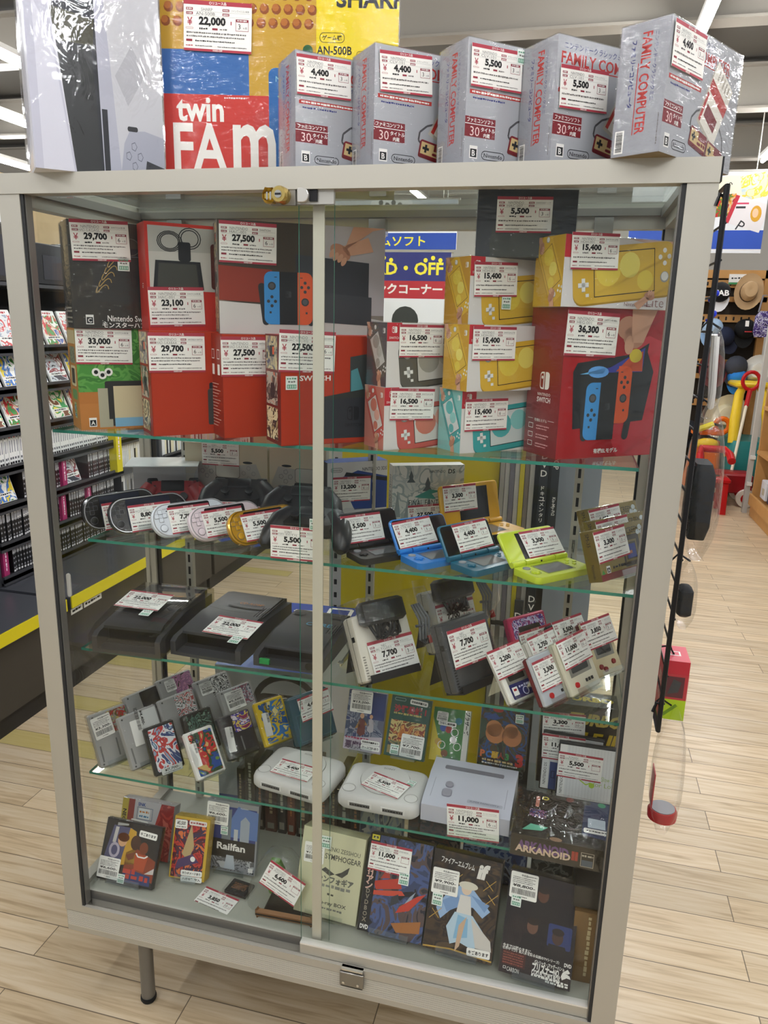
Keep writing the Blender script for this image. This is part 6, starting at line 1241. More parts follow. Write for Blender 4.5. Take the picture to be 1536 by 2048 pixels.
cartridge('white cartridge with a picture in red and green, tagged 5,500', (.293, .097, .620, 56.7, 35, .070, .016, .108), 'e0ddd6', art(44, ('c8a868', 'b83030', '2c4a30', '2a4a90', '6a8a3c'), 20, 1.8), ('s', .011, .0556, .017, .053, '¥5,500-', 0), full=True)
cartridge('dark cartridge with a magenta picture, tagged 7,300', (.331, .174, .629, 54.7, 35, .084, .016, .101), '262429', art(45, ('c03a7a', 'd8d0d8', '4a3a90', 'd8c060', '8a2a5a'), 26, 2.2), ('s', .0175, .046, .018, .058, '¥7,300-', -6))
cartridge('yellow cartridge with a blue picture, tagged 4,850', (.395, .240, .636, 53, 34, .078, .016, .107), 'd9b92a', art(46, ('d9b92a', '2a5a9a', 'd9b92a', '3a7ab8', 'e8d890'), 22, 1.6), ('s', .0175, .0512, .018, .055, '¥4,850-', -4), full=True)
cartridge('grey cartridge with a black label, behind the front left one', (.115, .160, .641, 66, 30, .090, .018, .120), SFG, mat('24222a', .4))
cartridge('grey cartridge with a pink label, highest at the back left', (.156, .232, .656, 63, 32, .095, .018, .117), SFG, art(47, ('a86a90', '8a5a80', 'b87a9a', '2a2428'), 40), ('u', .03, .095, .028, .028, '¥4,400', 0))
cartridge('grey cartridge with a white and red label in the middle of its group', (.190, .172, .633, 62, 27.3, .093, .018, .120), SFG, art(48, ('d8d4d0', 'a83a3a', 'd8d8d8', '5a5a5a'), 60))
cartridge('grey cartridge with a white card and dark picture, back middle', (.237, .262, .650, 61, 32, .095, .018, .116), SFG, art(49, ('d8d8d4', '3a3a3a', 'c8c8c4', '5a5a5a'), 50), ('u', .026, .092, .034, .03, '¥4,400', 0))
cartridge('grey cartridge tagged 5,500 in front of the yellow cartridge', (.300, .262, .636, 59, 33, .090, .018, .113), SFG, art(50, ('5a5a6a', '8a4a5a', 'b0b0b8', '3a3a48'), 50), ('u', .036, .082, .05, .046, '¥5,500-', 0))
cartridge('black cartridge with a dark green picture behind the white one', (.245, .166, .630, 58.7, 30, .076, .016, .097), '1d1c1b', art(51, ('2a3a34', '4a6a60', '1c2420', '6a8a7a'), 40), None, full=True)
pose = (.463, .275, .625, 54, 24.5, .114, .026, .119)
t = posed('memory_unit', 'dark teal translucent game unit behind the small white console', 'accessory', pose); mb = MB(); mb.rbox(0, 0, 0, .114, .026, .119, mat('1d4a58', .2, 0, .6), .004); f = FF(.114, .119); mb.frame(f, .01, .01, .104, .075, .0012, mat('2f6878', .3), 2); mb.text(f, 'box2', .066, .045, .010, mat('a8c8d0', .4), l=3, bold=.02); mb.build('case', t); price_tag(t, f, .07, .085, False, 2, 'HUDSON', 'HC62-4', '4,400', '3', 'テンノコエ'); stand(pose, S4, 'clear stand under the dark teal game unit', .07)
def round_console(label, pose, tag, group='small white round-lidded consoles'):
    x, y, z, yaw, lean, w, d, h = pose; t = posed('disc_console', label, 'game console', pose, group); m = mat('c9c7c3', .35)
    mb = MB(); mb.loft([[(w/2+px*s, d/2+py*s, zz) for px, py in rrp(-w/2, -d/2, w/2, d/2, .022, 6)] for zz, s in ((0, .95), (.006, 1), (h*.62, 1), (h*.86, .965), (h, .88))], m); mb.build('body', t)
    g = FT(w, d, h); mb = MB(); mb.lathe([(.052, 0), (.0535, .0004), (.0535, .0022), (.048, .003), (0, .0032)], mat('cfcdc9', .35), Matrix.Translation((w*.5, d*.56, h)), 36); mb.ring(g, circ(w*.5, d*.56, .0548, n=40), .0009, mat('77756f', .5), 2); mb.text(g, 'SONY', w*.5, d*.84, .006, mat('6a6864', .4), l=30, width=.026); mb.build('disc_lid', t)
    for a in (.12, .88): mb = MB(); mb.lathe([(0, 0), (.0135, 0), (.013, .0022), (0, .0026)], mat('d2d0cc', .35), Matrix.Translation((w*a, d*.20, h-.002)), 22); mb.ring(g, circ(w*a, d*.2, .0146, n=24), .0008, mat('77756f', .5), 6); mb.build('round_button', t)
    f = FF(w, h)
    for a in (.30, .70): mb = MB(); mb.box(w*a-.026, -.001, h*.30, w*a+.026, .004, h*.62, mat('d8d6d2', .4)); mb.box(w*a-.022, -.0018, h*.34, w*a+.022, 0, h*.56, mat('6a6866', .4)); mb.fine(Fr((w*a-.021, -.0019, h*.45), (1, 0, 0), (0, 0, 1)), 0, .042, 0, h*.12, BLACK, 3); mb.build('pad_port', t)
    price_tag(t, g, tag[0], tag[1], False, tag[2], 'SONY', 'SCPH-100', tag[3], '3', 'PSone', off=.0045)
    return t
round_console('small white round-lidded console tagged 4,400, behind the door stile', (.402, .125, S4, -8.8, 0, .178, .135, .034), (.0869, .045, 0, '4,400')); t = round_console('small white round-lidded console tagged 5,500, beside the pale grey console', (.605, .108, S4, -1, 0, .18, .135, .034), (.0965, .052, -17, '5,500')); green_sticker(t, FT(.18, .135, .034), .148, .075, .018, -15, .004)
pose = (.788, .118, S4, -2, 0, .184, .156, .057); x, y, z, yaw, lean, w, d, h = pose
t = posed('cartridge_console', 'pale lilac-grey cartridge console with a long slot, tagged 11,000', 'game console', pose); LG = mat('b4b5c0', .4); LGD = mat('8e8c96', .4)
mb = MB(); prof = [(0, 0), (d, 0), (d, h*.9), (d*.96, h), (d*.58, h), (d*.5, h*.93), (.02, h*.80), (0, h*.66)]
mb.loft([[(xx, a, b) for a, b in prof] for xx in (0, w)], LG); mb.build('body', t)
g = Fr((0, d*.58, h), (1, 0, 0), (0, 1, 0)); mb = MB(); mb.prism(rrp(w*.15, .020, w*.85, .034, .004), g, -.002, .0006, mat('77757e', .45)); mb.build('cartridge_slot', t)
sl = Fr((0, .02, h*.80), (1, 0, 0), (0, d*.5-.02, h*.13)); mb = MB(); mb.line(sl, [(w*.08, .0), (w*.08, .06)], .001, LGD); mb.line(sl, [(w*.92, .0), (w*.92, .06)], .001, LGD); mb.poly(sl, rrp(w*.5, .0, w*.9, .010, .003), mat('a6a7b2', .4), 2); mb.text(sl, 'SUPER FAMICOM Jr.', w*.70, .005, .0052, mat('5a5a6a', .4), l=4, width=w*.34); mb.build('front_marks', t)
mb = MB(); mb.lathe([(0, -.001), (.009, -.001), (.0085, .0035), (0, .004)], LGD, sl.mat4(w*.26, .042, 0), 20); mb.build('power_button', t); mb = MB(); mb.prism(rrp(w*.2, .006, w*.31, .028, .007, 5), sl, -.001, .004, LGD, .001); mb.build('reset_button', t)
price_tag(t, Fr((0, -.002, 0), (1, 0, 0), (0, .06, 1)), .110, .016, True, 4, 'NINTENDO', 'SHVC-101', '11,000', '6', 'スーパーファミコンJr.', off=.0006)
# boxed games leaning at the back
def gamebox(label, pose, zs, base, front, group, left=None, st=True, wrap=SLEEVE, nm='boxed_game'):
    x, y, z, yaw, lean, w, d, h = pose; t = posed(nm, label, 'game box', pose, group)
    mb = MB(); mb.box(0, 0, 0, w, d, h, mat(base, .4)); f = FF(w, h); front(mb, f, w, h)
    if left: left(mb, FL(d, h), d, h)
    mb.build('box', t); wrap_of(t, w, d, h, .0016, wrap)
    if st: stand(pose, zs, 'clear stand under the '+' '.join(label.split(',')[0].split()[:11]), w*.6)
    return t, f
def fig(mb, f, x, y, s, c1, c2, l=3):
    """a vague painted figure"""
    mb.poly(f, circ(x, y+s*.75, s*.17, s*.2), mat('c89a78', .5), l+1); mb.poly(f, [(x-s*.3, y-s*.6), (x-s*.25, y+.4*s), (x, y+.6*s), (x+.28*s, y+.4*s), (x+.35*s, y-.6*s), (x, y-s*.8)], mat(c1, .5), l); mb.poly(f, [(x-s*.5, y-s*.3), (x-.2*s, y+.4*s), (x-.1*s, y-.1*s)], mat(c2, .5), l); mb.poly(f, [(x+.2*s, y+.45*s), (x+.6*s, y), (x+.2*s, y+.1*s)], mat(c2, .5), l)
GB = 'boxed games leaning at the back of the fourth shelf'
def akf(mb, f, w, h): mb.rect(f, 0, 0, w, h, art(61, ('5a5f74', '7a8090', '3a4660', '8a8c9a', '2a3a6a'), 22, 2, .35), 1); mb.rect(f, w*.55, h*.55, w, h, art(60, ('1f2c5c', '24346a', '2a3a70'), 14), 2); mb.poly(f, [(0, 0), (w, 0), (w, h*.28), (0, h*.2)], mat('b9aeb8', .4), 2); fig(mb, f, w*.42, h*.42, .03, '6a3028', 'a87a40'); fig(mb, f, w*.66, h*.46, .024, 'b0aab0', '8a8a98'); mb.text(f, '悪魔城', .004, .012, .019, mat('4a2a4a', .4), 'l', .03, width=.05, l=6); mb.fine(f, .004, .06, .028, .005, mat('a02a50', .4), 3, 6)
t, f = gamebox('boxed game tagged 13,200 with swordsmen, first of the back row', (.571, .272, .648, -2, 20, .091, .015, .137), S4, '9a98a6', akf, GB, None); used_sticker(t, f, .0328, .1118, .0527, .05, '¥13,200-', 1, .0022); note_sticker(t, f, .065, .023, '取扱説明書難あり', .045, .045, .010, 0, .0022); note_sticker(t, f, .066, .011, 'ケース割れあり', .045, .046, .012, 0, .0022)
def saf(mb, f, w, h): mb.rect(f, 0, 0, w, h, mat('1f4c40', .35), 1); mb.rect(f, w*.06, h*.26, w*.94, h*.6, art(63, ('b86a34', 'd89a50', '8a3a28', 'c8b070', '6a4a30'), 26, 2.5), 2); mb.rect(f, w*.06, h*.05, w*.5, h*.26, art(64, ('4a5a48', '8a7a50', '2a3a40'), 26), 2); mb.ring(f, rrp(w*.08, h*.92, w*.36, h*.97, .003), .0007, mat('a8c0b8', .4), 3); mb.text(f, '沙羅曼蛇 1', w*.5, h*.79, .018, mat('a83038', .4), bold=.05, l=4, width=w*.82); mb.fine(f, w*.1, w*.8, h*.71, .005, mat('b8a860', .4), 4, 4)
t, f = gamebox('green boxed game with red title, tagged 7,700, second of the back row', (.670, .269, .65, -3, 28, .094, .015, .136), S4, '1f4c40', saf, GB); used_sticker(t, f, .0631, .0287, .0536, .05, '¥7,700-', -1, .0022); note_sticker(t, f, .066, .126, '取扱説明書欠品', .04, .042, .011, -3, .0022); green_sticker(t, f, .024, .016, .02, 0, .0024)
def maf(mb, f, w, h): mb.poly(f, [(0, 0), (w*.62, 0), (w*.62, h), (0, h)], mat('3d7c3c', .4), 1); mb.poly(f, [(0, 0), (w*.4, 0), (w*.1, h*.6), (0, h*.8)], mat('d8c23a', .4), 2); mb.rect(f, w*.62, 0, w*.85, h, mat('3d7c3c', .4), 1); mb.rect(f, w*.85, 0, w, h, mat('d8d6cc', .4), 1); gg = Fr(f.at(w*.925, h*.97), (0, 0, -1), (1, 0, 0)); mb.text(gg, 'ブラザーズ', 0, 0, .011, INK, 'l', .03, width=.05, l=3); [mb.poly(f, circ(w*a, h*b, .008), mat(c, .4), 3) for a, b, c in ((.3, .62, '3a5aa8'), (.45, .6, 'a83030'), (.2, .35, 'c8a040'), (.6, .42, 'e0e0d8'), (.7, .78, '2a7a8a'), (.4, .15, '7a4a2a'), (.66, .12, '3a7a3a'))]; [mb.ring(f, circ(w*a, h*b, .009), .0015, WHITE, 4) for a, b in ((.62, .56), (.72, .3), (.3, .3))]
t, f = gamebox('small yellow and green boxed game with an upright title, third of the back row', (.772, .288, .645, 0, 30, .085, .015, .118), S4, '3d7c3c', maf, GB); used_sticker(t, f, .021, .098, .026, .022, '¥5,500', -2, .0022); note_sticker(t, f, .034, .083, '箱なし説明書', .04, .042, .010, -2, .0022)
def gef(mb, f, w, h): mb.rect(f, 0, 0, w, h, art(66, ('26261f', '34483a', '4a3a28', '2c4a78', '3a2a24'), 20, 2, .35), 1); [mb.poly(f, circ(w*a, h*b, r, r*1.05), mat(c, .45), 3) for a, b, r, c in ((.33, .56, .022, 'b87648'), (.68, .55, .022, 'b87648'), (.30, .64, .018, 'c08050'), (.66, .64, .016, 'c08050'))]; mb.poly(f, [(w*.05, h*.8), (w*.3, h*.9), (w*.42, h*.82), (w*.3, h*.78)], mat('2c4a8c', .4), 4); mb.poly(f, circ(w*.35, h*.96, .012, .006), mat('a03028', .4), 3); [mb.text(f, ch, w*(.1+.13*k), h*.2, .016, mat(c, .4), bold=.05, l=5) for k, (ch, c) in enumerate((('P', 'c86a3a'), ('C', '3a6ab0'), ('原', 'c8a030'), ('人', '8a3a28'), ('3', '3a8a4a')))]; mb.text(f, '3', w*.88, h*.17, .03, mat('b83a34', .4), bold=.06, l=6); mb.fine(f, w*.1, w*.75, h*.10, .006, mat('c8b080', .4), 4, 4); mb.fine(f, w*.1, w*.85, h*.05, .004, WHITE, 5, 4)
t, f = gamebox('dark boxed game with two round orange figures, last of the back row', (.882, .294, .649, -3, 12, .106, .015, .136), S4, '26261f', gef, GB); green_sticker(t, f, .086, .118, .018, 2, .0022)
def ds_case(label, pose, col, price, kind, seed, tag):
    x, y, z, yaw, lean, w, d, h = pose; t = posed('game_case', label, 'game case', pose, 'folding handheld game cases on the fourth shelf'); mb = MB(); mb.rbox(0, 0, 0, w, d, h, mat('2a2b2e', .35), .002); f = FF(w, h); mb.rect(f, .003, .004, w-.003, h-.004, mat(col, .35), 1); mb.rect(f, .003, .004, .018, h-.004, mat('e6e6e4', .35), 2); gg = Fr(f.at(.0105, h*.10), (0, 0, 1), (-1, 0, 0)); mb.text(gg, 'NINTENDO DS', 0, 0, .006, INK, 'l', width=.05, l=3)
    for k in range(16): mb.rect(f, .022+k*.0066, .006, .0226+k*.0066, h-.006, mat('c2c4c4', .4), 2)
    if seed: mb.text(f, 'Slow Side', w-.022, .058, .010, mat('9ab84a', .4), l=4, width=.034, bold=-.01); mb.text(f, 'for Love', w-.03, .044, .010, mat('9ab84a', .4), l=4, width=.05, bold=-.01); mb.line(f, [(.04, .06), (.05, .048), (.062, .04), (.072, .046)], .0025, mat('a8c84a', .4), 4); mb.poly(f, circ(.074, .04, .006), mat('a8c84a', .4), 4)
    else: mb.rect(f, .02, .004, .036, h*.5, mat('3a4a78', .4), 3); mb.frame(f, .024, .03, .032, .046, .001, BLACK, 4)
    mb.build('case', t); price_tag(t, f, tag[0], tag[1], False, tag[2], 'KONAMI', kind, price, '', 'ニンテンドーDS', off=.0014); return t
ds_case('pale game case tagged 11,000 behind another one', (1.022, .290, S4+.004, -2.7, 8, .131, .015, .134), 'cfd0d0', '11,000', 'NTR-YF2J-JPN', 0, (.0455, .1024, 2)); ds_case('pale game case with lime lettering, tagged 5,500, in front', (1.058, .255, S4+.012, 0, 6, .132, .015, .128), 'd8dada', '5,500', 'NTR-A2FJ-JPN-1', 1, (.0463, .0783, -1))
t, f = carton('TU', 'accessory_box', 'black box with yellow TURBO FILE lettering, back right of the fourth shelf', (1.015, .325, S4, 2, 0, .163, .065, .20), dict(m=mat('1f1e1c', .4), top=mat('24231f', .35)), lambda mb, f, w, h: (mb.text(f, 'TURBO', w*.72, h*.84, .030, mat('c8b25a', .4), bold=.05, l=3, slant=.2, width=w*.7), mb.text(f, 'FILE II', w*.70, h*.62, .026, mat('d2b42a', .4), bold=.05, l=3, slant=.2, width=w*.62)), None, lambda mb, f, w, d: mb.text(f, 'TURBO', w*.6, d*.5, .022, mat('d2b42a', .4), bold=.05, l=3, width=w*.7), None, True); price_tag(t, f, .050, .150, False, 2, 'ASCII', 'AS-TF02', '3,300', '10', 'ターボファイル', off=.003)
# long black game carton in crinkled wrap at the front right
t = thing('game_carton', 'large black carton lettered ARKANOID II in crinkled wrap', 'box', (.978, .064, S4), (0, 0, R(-2)))
w, d, h = .188, .150, .046
mb = MB(); mb.box(0, 0, 0, w, d, h, mat('24201c', .4)); g = FT(w, d, h); mb.rect(g, 0, 0, w, d, art(71, ('231e1a', '2c2620', '1f1b18', '383028'), 14, 1.2, .3, True), 1); mb.poly(g, [(w*.70, d*.25), (w, d*.2), (w, d), (w*.72, d)], mat('2f3a5c', .4), 2); mb.poly(g, [(w*.10, d*.12), (w*.3, d*.16), (w*.36, d*.25), (w*.18, d*.27)], mat('5fae90', .4), 3); mb.rect(g, w*.15, d*.42, w*.33, d*.6, art(72, ('2a221c', '8a5a80', '2a221c', '5a5a9a', 'b08a60'), 60), 3); mb.poly(g, rrp(w*.2, d*.66, w*.24, d*.9, .002), mat('b07060', .4), 3); mb.ring(g, circ(w*.30, d*.88, .007, .006), .003, mat('c8b83a', .4), 3)
for a, c in ((.56, '7a3a34'), (.74, '4a4a4a'), (.90, '3a9a70')): mb.poly(g, circ(w*a, d*.95, .008), mat(c, .4), 4)
mb.poly(g, rrp(w*.76, d*.42, w*.94, d*.62, .002), mat('c8d4e0', .4), 4); mb.poly(g, rrp(w*.72, d*.30, w*.98, d*.40, .004), WHITE, 5); mb.fine(g, w*.75, w*.95, d*.35, .004, INK, 3, 6); mb.poly(g, circ(w*.45, d*.04, .012, .006), mat('8a6a50', .4), 3)
f = FF(w, h); mb.text(f, 'ARKANOID', w*.33, h*.55, .021, mat('6a4a80', .4), l=3, bold=.05, width=w*.52); mb.text(f, 'ARKANOID', w*.33, h*.38, .016, mat('d8c0a8', .4), l=4, bold=.04, width=w*.56); mb.text(f, 'II', w*.65, h*.5, .02, mat('a83a30', .4), l=4, bold=.06, width=.012); mb.frame(f, w*.71, h*.08, w*.84, h*.75, .001, mat('b8b0a0', .4), 3); mb.rect(f, w*.72, h*.1, w*.83, h*.4, mat('4a5a6a', .4), 3); mb.rect(f, w*.9, h*.1, w*.99, h*.7, mat('4a4640', .4), 3); mb.fine(f, w*.72, w*.83, h*.6, h*.12, mat('b8b0a0', .4), 4, 4); mb.build('carton', t)
mb = MB(); mb.loft([[(w/2+px*s, d/2+py*s, zz) for px, py in rrp(-w/2-.003, -d/2-.003, w/2+.003, d/2+.003, .006)] for zz, s in ((.0005, 1), (h*.5, 1.01), (h+.004, 1.0), (h+.009, .7), (h+.005, .4))], CRINKLE); mb.build('crinkled_wrap', t)

# ================================================================ bottom deck
DK = 'boxed games on the bottom deck'
def orf(mb, f, w, h):
    q = lambda *pts: [(w*x, h*y) for x, y in pts]
    mb.rect(f, .004, .003, w-.004, h-.003, mat('2c2622', .4), 1); mb.poly(f, q((.05, .35), (.38, .3), (.48, .9), (.14, .9)), mat('5a5a78', .4), 2); mb.poly(f, q((.36, .28), (.62, .34), (.56, .86), (.44, .9)), mat('c89a34', .4), 3); mb.poly(f, q((.44, .2), (.98, .1), (.98, .45), (.6, .6), (.44, .5)), mat('8a3c20', .4), 3)
    mb.poly(f, q((.16, .62), (.22, .62), (.24, .88), (.18, .88)), mat('c8c4c0', .4), 4); mb.poly(f, q((.2, .9), (.4, .93), (.4, .96), (.2, .95)), mat('a8a8a4', .4), 4); mb.poly(f, circ(w*.34, h*.68, .012, .014), mat('d8a880', .5), 5); mb.poly(f, circ(w*.35, h*.73, .015, .01), mat('5a3018', .5), 6); mb.ring(f, circ(w*.22, h*.5, .014, .017), .006, mat('b8b0c0', .4), 5)
    mb.poly(f, circ(w*.58, h*.68, .013, .016), mat('4a2c1c', .5), 4); mb.poly(f, circ(w*.74, h*.62, .011, .013), mat('7a3c20', .5), 5); mb.poly(f, q((.6, .52), (.84, .5), (.8, .24), (.62, .26)), mat('b04a24', .4), 5); mb.line(f, q((.62, .52), (.66, .47), (.78, .47), (.83, .51)), .003, WHITE, 6); mb.poly(f, q((.44, .46), (.6, .54), (.58, .42), (.5, .38)), mat('7a4024', .5), 5); mb.poly(f, q((.82, .22), (.98, .34), (.98, .24)), mat('c8c0bc', .4), 6)
    mb.poly(f, q((.45, .03), (.95, .04), (.93, .2), (.6, .24), (.45, .2)), mat('2f3c6c', .4), 6)
    for r, (a, b) in enumerate(((.44, .66), (.5, .9))): mb.fine(f, w*a, w*b, h*(.22-.09*r), .013, mat('b83c2c', .4), r+2, 8)
kw = dict()
t, f = gamebox('black-edged game case in orange and blue, tagged 6,600, front left of the deck', (.044, .055, .348, -1, 26, .143, .014, .134), S0, '1d1c1e', orf, DK, lambda mb, f, d, h: mb.fine(Fr(f.at(d*.5, h*.1), (0, 0, 1), -f.u), 0, h*.7, 0, .006, WHITE, 3)); used_sticker(t, f, .027, .027, .055, .046, '¥6,600-', 0, .0024); note_sticker(t, f, .112, .113, 'キズあります', .04, .046, .014, -3, .0024); green_sticker(t, f, .063, .010, .018, 0, .0026)
def ref(mb, f, w, h): mb.rect(f, 0, 0, w, h, mat('c9a42c', .4), 1); mb.rect(f, .003, .003, w-.007, h-.006, art(82, ('9c2228', 'c23a30', '5a1c24', '3a2a4a', 'd8703a'), 20, 3), 2); mb.poly(f, [(w*.3, h*.4), (w*.5, h*.9), (w*.62, h*.55), (w*.5, h*.3)], mat('b8a070', .4), 3); mb.poly(f, [(w*.15, h*.15), (w*.8, h*.3), (w*.6, h*.42), (w*.2, h*.3)], mat('4a3460', .4), 4); mb.poly(f, circ(w*.62, h*.34, .006), WHITE, 5); mb.poly(f, rrp(w*.42, h*.88, w*.92, h*.96, .003), mat('e4dcd8', .4), 4); mb.fine(f, w*.46, w*.88, h*.92, .005, mat('a04040', .4), 3, 5)
t, f = gamebox('red game box with yellow edges in the middle of the deck front', (.204, .100, .350, 3, 20, .087, .03, .139), S0, 'c9a42c', ref, DK); used_sticker(t, f, .0178, .1222, .030, .020, '¥5,500', 2, .0024); note_sticker(t, f, .055, .016, '外箱ダメージあり', .05, .052, .012, 2, .0024); note_sticker(t, f, .056, .003, 'ハガキ等 封入', .05, .052, .012, 2, .0024)
def raf(mb, f, w, h): mb.rect(f, .004, .003, w-.004, h-.012, mat('2a3a78', .35), 1); mb.poly(f, [(w*.3, h*.5), (w, h*.5), (w, h*.9), (w*.6, h*.95)], mat('5a78b0', .4), 2); mb.poly(f, [(w*.66, h*.45), (w*.84, h*.45), (w*.84, h*.75), (w*.75, h*.82), (w*.66, h*.75)], mat('9aa4b0', .4), 3); mb.poly(f, [(w*.3, h*.4), (w*.48, h*.4), (w*.48, h*.9), (w*.3, h*.86)], mat('707a80', .4), 3); mb.rect(f, w*.54, h*.4, w*.62, h*.62, mat('b8bcc0', .4), 3); mb.rect(f, .004, h*.20, w-.004, h*.46, mat('1d1d1f', .4), 5); mb.rect(f, .004, .003, w-.004, h*.22, art(84, ('3a3c40', '8a8c90', '5a5c60', 'b0b2b4'), 28), 4); mb.poly(f, [(w*.38, h*.04), (w*.6, h*.04), (w*.56, h*.24), (w*.42, h*.24)], mat('b0b8c0', .4), 6); mb.text(f, 'Railfan', w*.5, h*.36, .017, WHITE, bold=.03, l=7, width=w*.56); mb.rect(f, w*.86, h*.04, w*.95, h*.10, WHITE, 7); mb.text(f, 'PlayStation', w*.72, h*.93, .004, WHITE, l=5)
t, f = gamebox('game case lettered Railfan, tagged 6,600, at the back of the deck', (.268, .153, .348, 1.5, 12, .127, .014, .167), S0, '8f9296', raf, DK); used_sticker(t, f, .0262, .136, .055, .053, '¥6,600-', -1, .0024); green_sticker(t, f, .045, .098, .018, 0, .0024)
def nef(mb, f, w, h): mb.rect(f, 0, 0, w*.12, h, mat('b8a23a', .4), 1); gg = Fr(f.at(w*.06, h*.8), (0, 0, -1), (1, 0, 0)); mb.text(gg, 'NEOGEO', 0, 0, .010, INK, 'l', .03, width=.06, l=3); mb.rect(f, w*.12, 0, w*.24, h, mat('8a2a2c', .4), 1); mb.rect(f, w*.24, 0, w, h, mat('b8b4b6', .4), 1); mb.poly(f, [(w*.55, 0), (w, 0), (w, h), (w*.75, h)], art(85, ('a83a38', '8a2a2c', 'b85a50'), 20), 2); mb.text(f, 'SNK', w*.38, h*.93, .008, mat('2a4a8a', .4), bold=.03, l=3); mb.frame(f, w*.3, h*.66, w*.6, h*.88, .001, mat('3a5a78', .4), 3); mb.poly(f, rrp(w*.33, h*.68, w*.55, h*.86, .002), mat('d8dcdc', .4), 4); mb.fine(f, w*.35, w*.53, h*.80, .006, mat('c07a40', .4), 3, 5); mb.fine(f, w*.35, w*.53, h*.72, .006, mat('4a7aa0', .4), 4, 5)
t, f = gamebox('game box with a gold spine strip and red picture, behind the orange case', (.041, .139, .352, 0, 20, .138, .03, .13), S0, 'b8b4b6', nef, DK); note_sticker(t, f, .052, .078, '未開封品', .04, .046, .013, -2, .0024)
def crf(mb, f, w, h):
    IK = mat('4a4a44', .5)
    mb.text(f, 'SENKI ZESSHOU', w*.68, h*.80, .009, IK, l=2, width=.076); mb.text(f, 'SYMPHOGEAR', w*.68, h*.71, .012, IK, l=2, width=.084, bold=.01); mb.poly(f, [(w*.58, h*.52), (w*.68, h*.56), (w*.80, h*.64), (w*.78, h*.56), (w*.70, h*.50)], IK, 2); mb.poly(f, [(w*.58, h*.52), (w*.42, h*.58), (w*.36, h*.54), (w*.5, h*.49)], IK, 2)
    mb.text(f, 'シンフォギア', w*.60, h*.45, .016, mat('6a6a62', .5), l=3, bold=.05, width=.085); mb.fine(f, w*.4, w*.85, h*.37, .008, mat('8a8a80', .5), 3, 2); mb.text(f, 'Blu-ray BOX', w*.58, h*.17, .010, IK, l=2, bold=.02, width=.07); mb.fine(f, w*.36, w*.76, h*.11, .005, mat('7a7a70', .5), 4, 2); mb.fine(f, w*.5, w*.6, h*.28, .005, IK, 5, 2)
t, f = gamebox('cream video box with thin grey lettering behind the door stile', (.519, .081, .352, -4, 20, .146, .04, .182), S0, 'd3d0ac', crf, DK, None, True, SLEEVE, 'video_box'); used_sticker(t, f, .032, .13, .047, .043, '¥17,600-', 2, .0024); green_sticker(t, f, .056, .158, .024, 2, .0026)
def gaf(mb, f, w, h):
    mb.rect(f, 0, 0, w, h, art(87, ('26242a', '3c4666', '4a5a88', '5a4a48', '2c2a34'), 14, 2, .3), 1); mb.poly(f, [(w*.15, h*.52), (w*.55, h*.60), (w*.60, h*.5), (w*.2, h*.44)], mat('b83a28', .4), 2); mb.poly(f, [(w*.12, h*.42), (w*.6, h*.48), (w*.66, h*.44), (w*.4, h*.40), (w*.12, h*.38)], mat('c84a34', .4), 3); mb.poly(f, [(w*.55, h*.25), (w*.75, h*.30), (w*.98, h*.50), (w*.85, h*.46), (w*.6, h*.32)], mat('c23c2a', .4), 3); mb.poly(f, [(w*.62, h*.3), (w*.74, h*.44), (w*.82, h*.5), (w*.7, h*.3)], mat('9aa4b0', .4), 2); mb.poly(f, [(w*.45, h*.3), (w*.58, h*.36), (w*.56, h*.44), (w*.46, h*.40)], mat('3a3c42', .4), 4); mb.poly(f, [(w*.25, h*.56), (w*.36, h*.7), (w*.40, h*.58)], mat('a83428', .4), 4); mb.poly(f, [(w*.5, h*.14), (w*.95, h*.22), (w*.95, h*.1), (w*.6, h*.06)], mat('a86a34', .4), 2); mb.rect(f, 0, 0, w*.17, h, mat('1f1c1c', .35), 3)
    for k, ch in enumerate('ガリアンDVDBOX'): mb.text(f, ch, w*.085, h*(.64-k*.058), .009 if k > 3 else .015, mat('d8b0a0', .4) if k < 4 else mat('8a8070', .4), l=5, bold=.03)
    mb.text(f, 'DVD', w*.10, h*.045, .009, WHITE, l=5, bold=.04, width=.018); mb.frame(f, w*.03, h*.94, w*.15, h*.995, .003, mat('d8cc2a', .4), 5); mb.poly(f, [(w*.06, h*.95), (w*.12, h*.95), (w*.09, h*.985)], mat('b0b070', .4), 6)
t, f = gamebox('dark video box with a red machine picture, tagged 11,000', (.672, .057, .360, -2.3, 28, .14, .035, .194), S0, '1d1b1d', gaf, DK, None, True, TAUT, 'video_box'); price_tag(t, f, .0499, .1507, False, 0, 'EMOTION', 'BCBA-3051', '11,000', '', 'DVD-BOX', off=.0024); green_sticker(t, f, .086, .118, .022, 0, .0026)
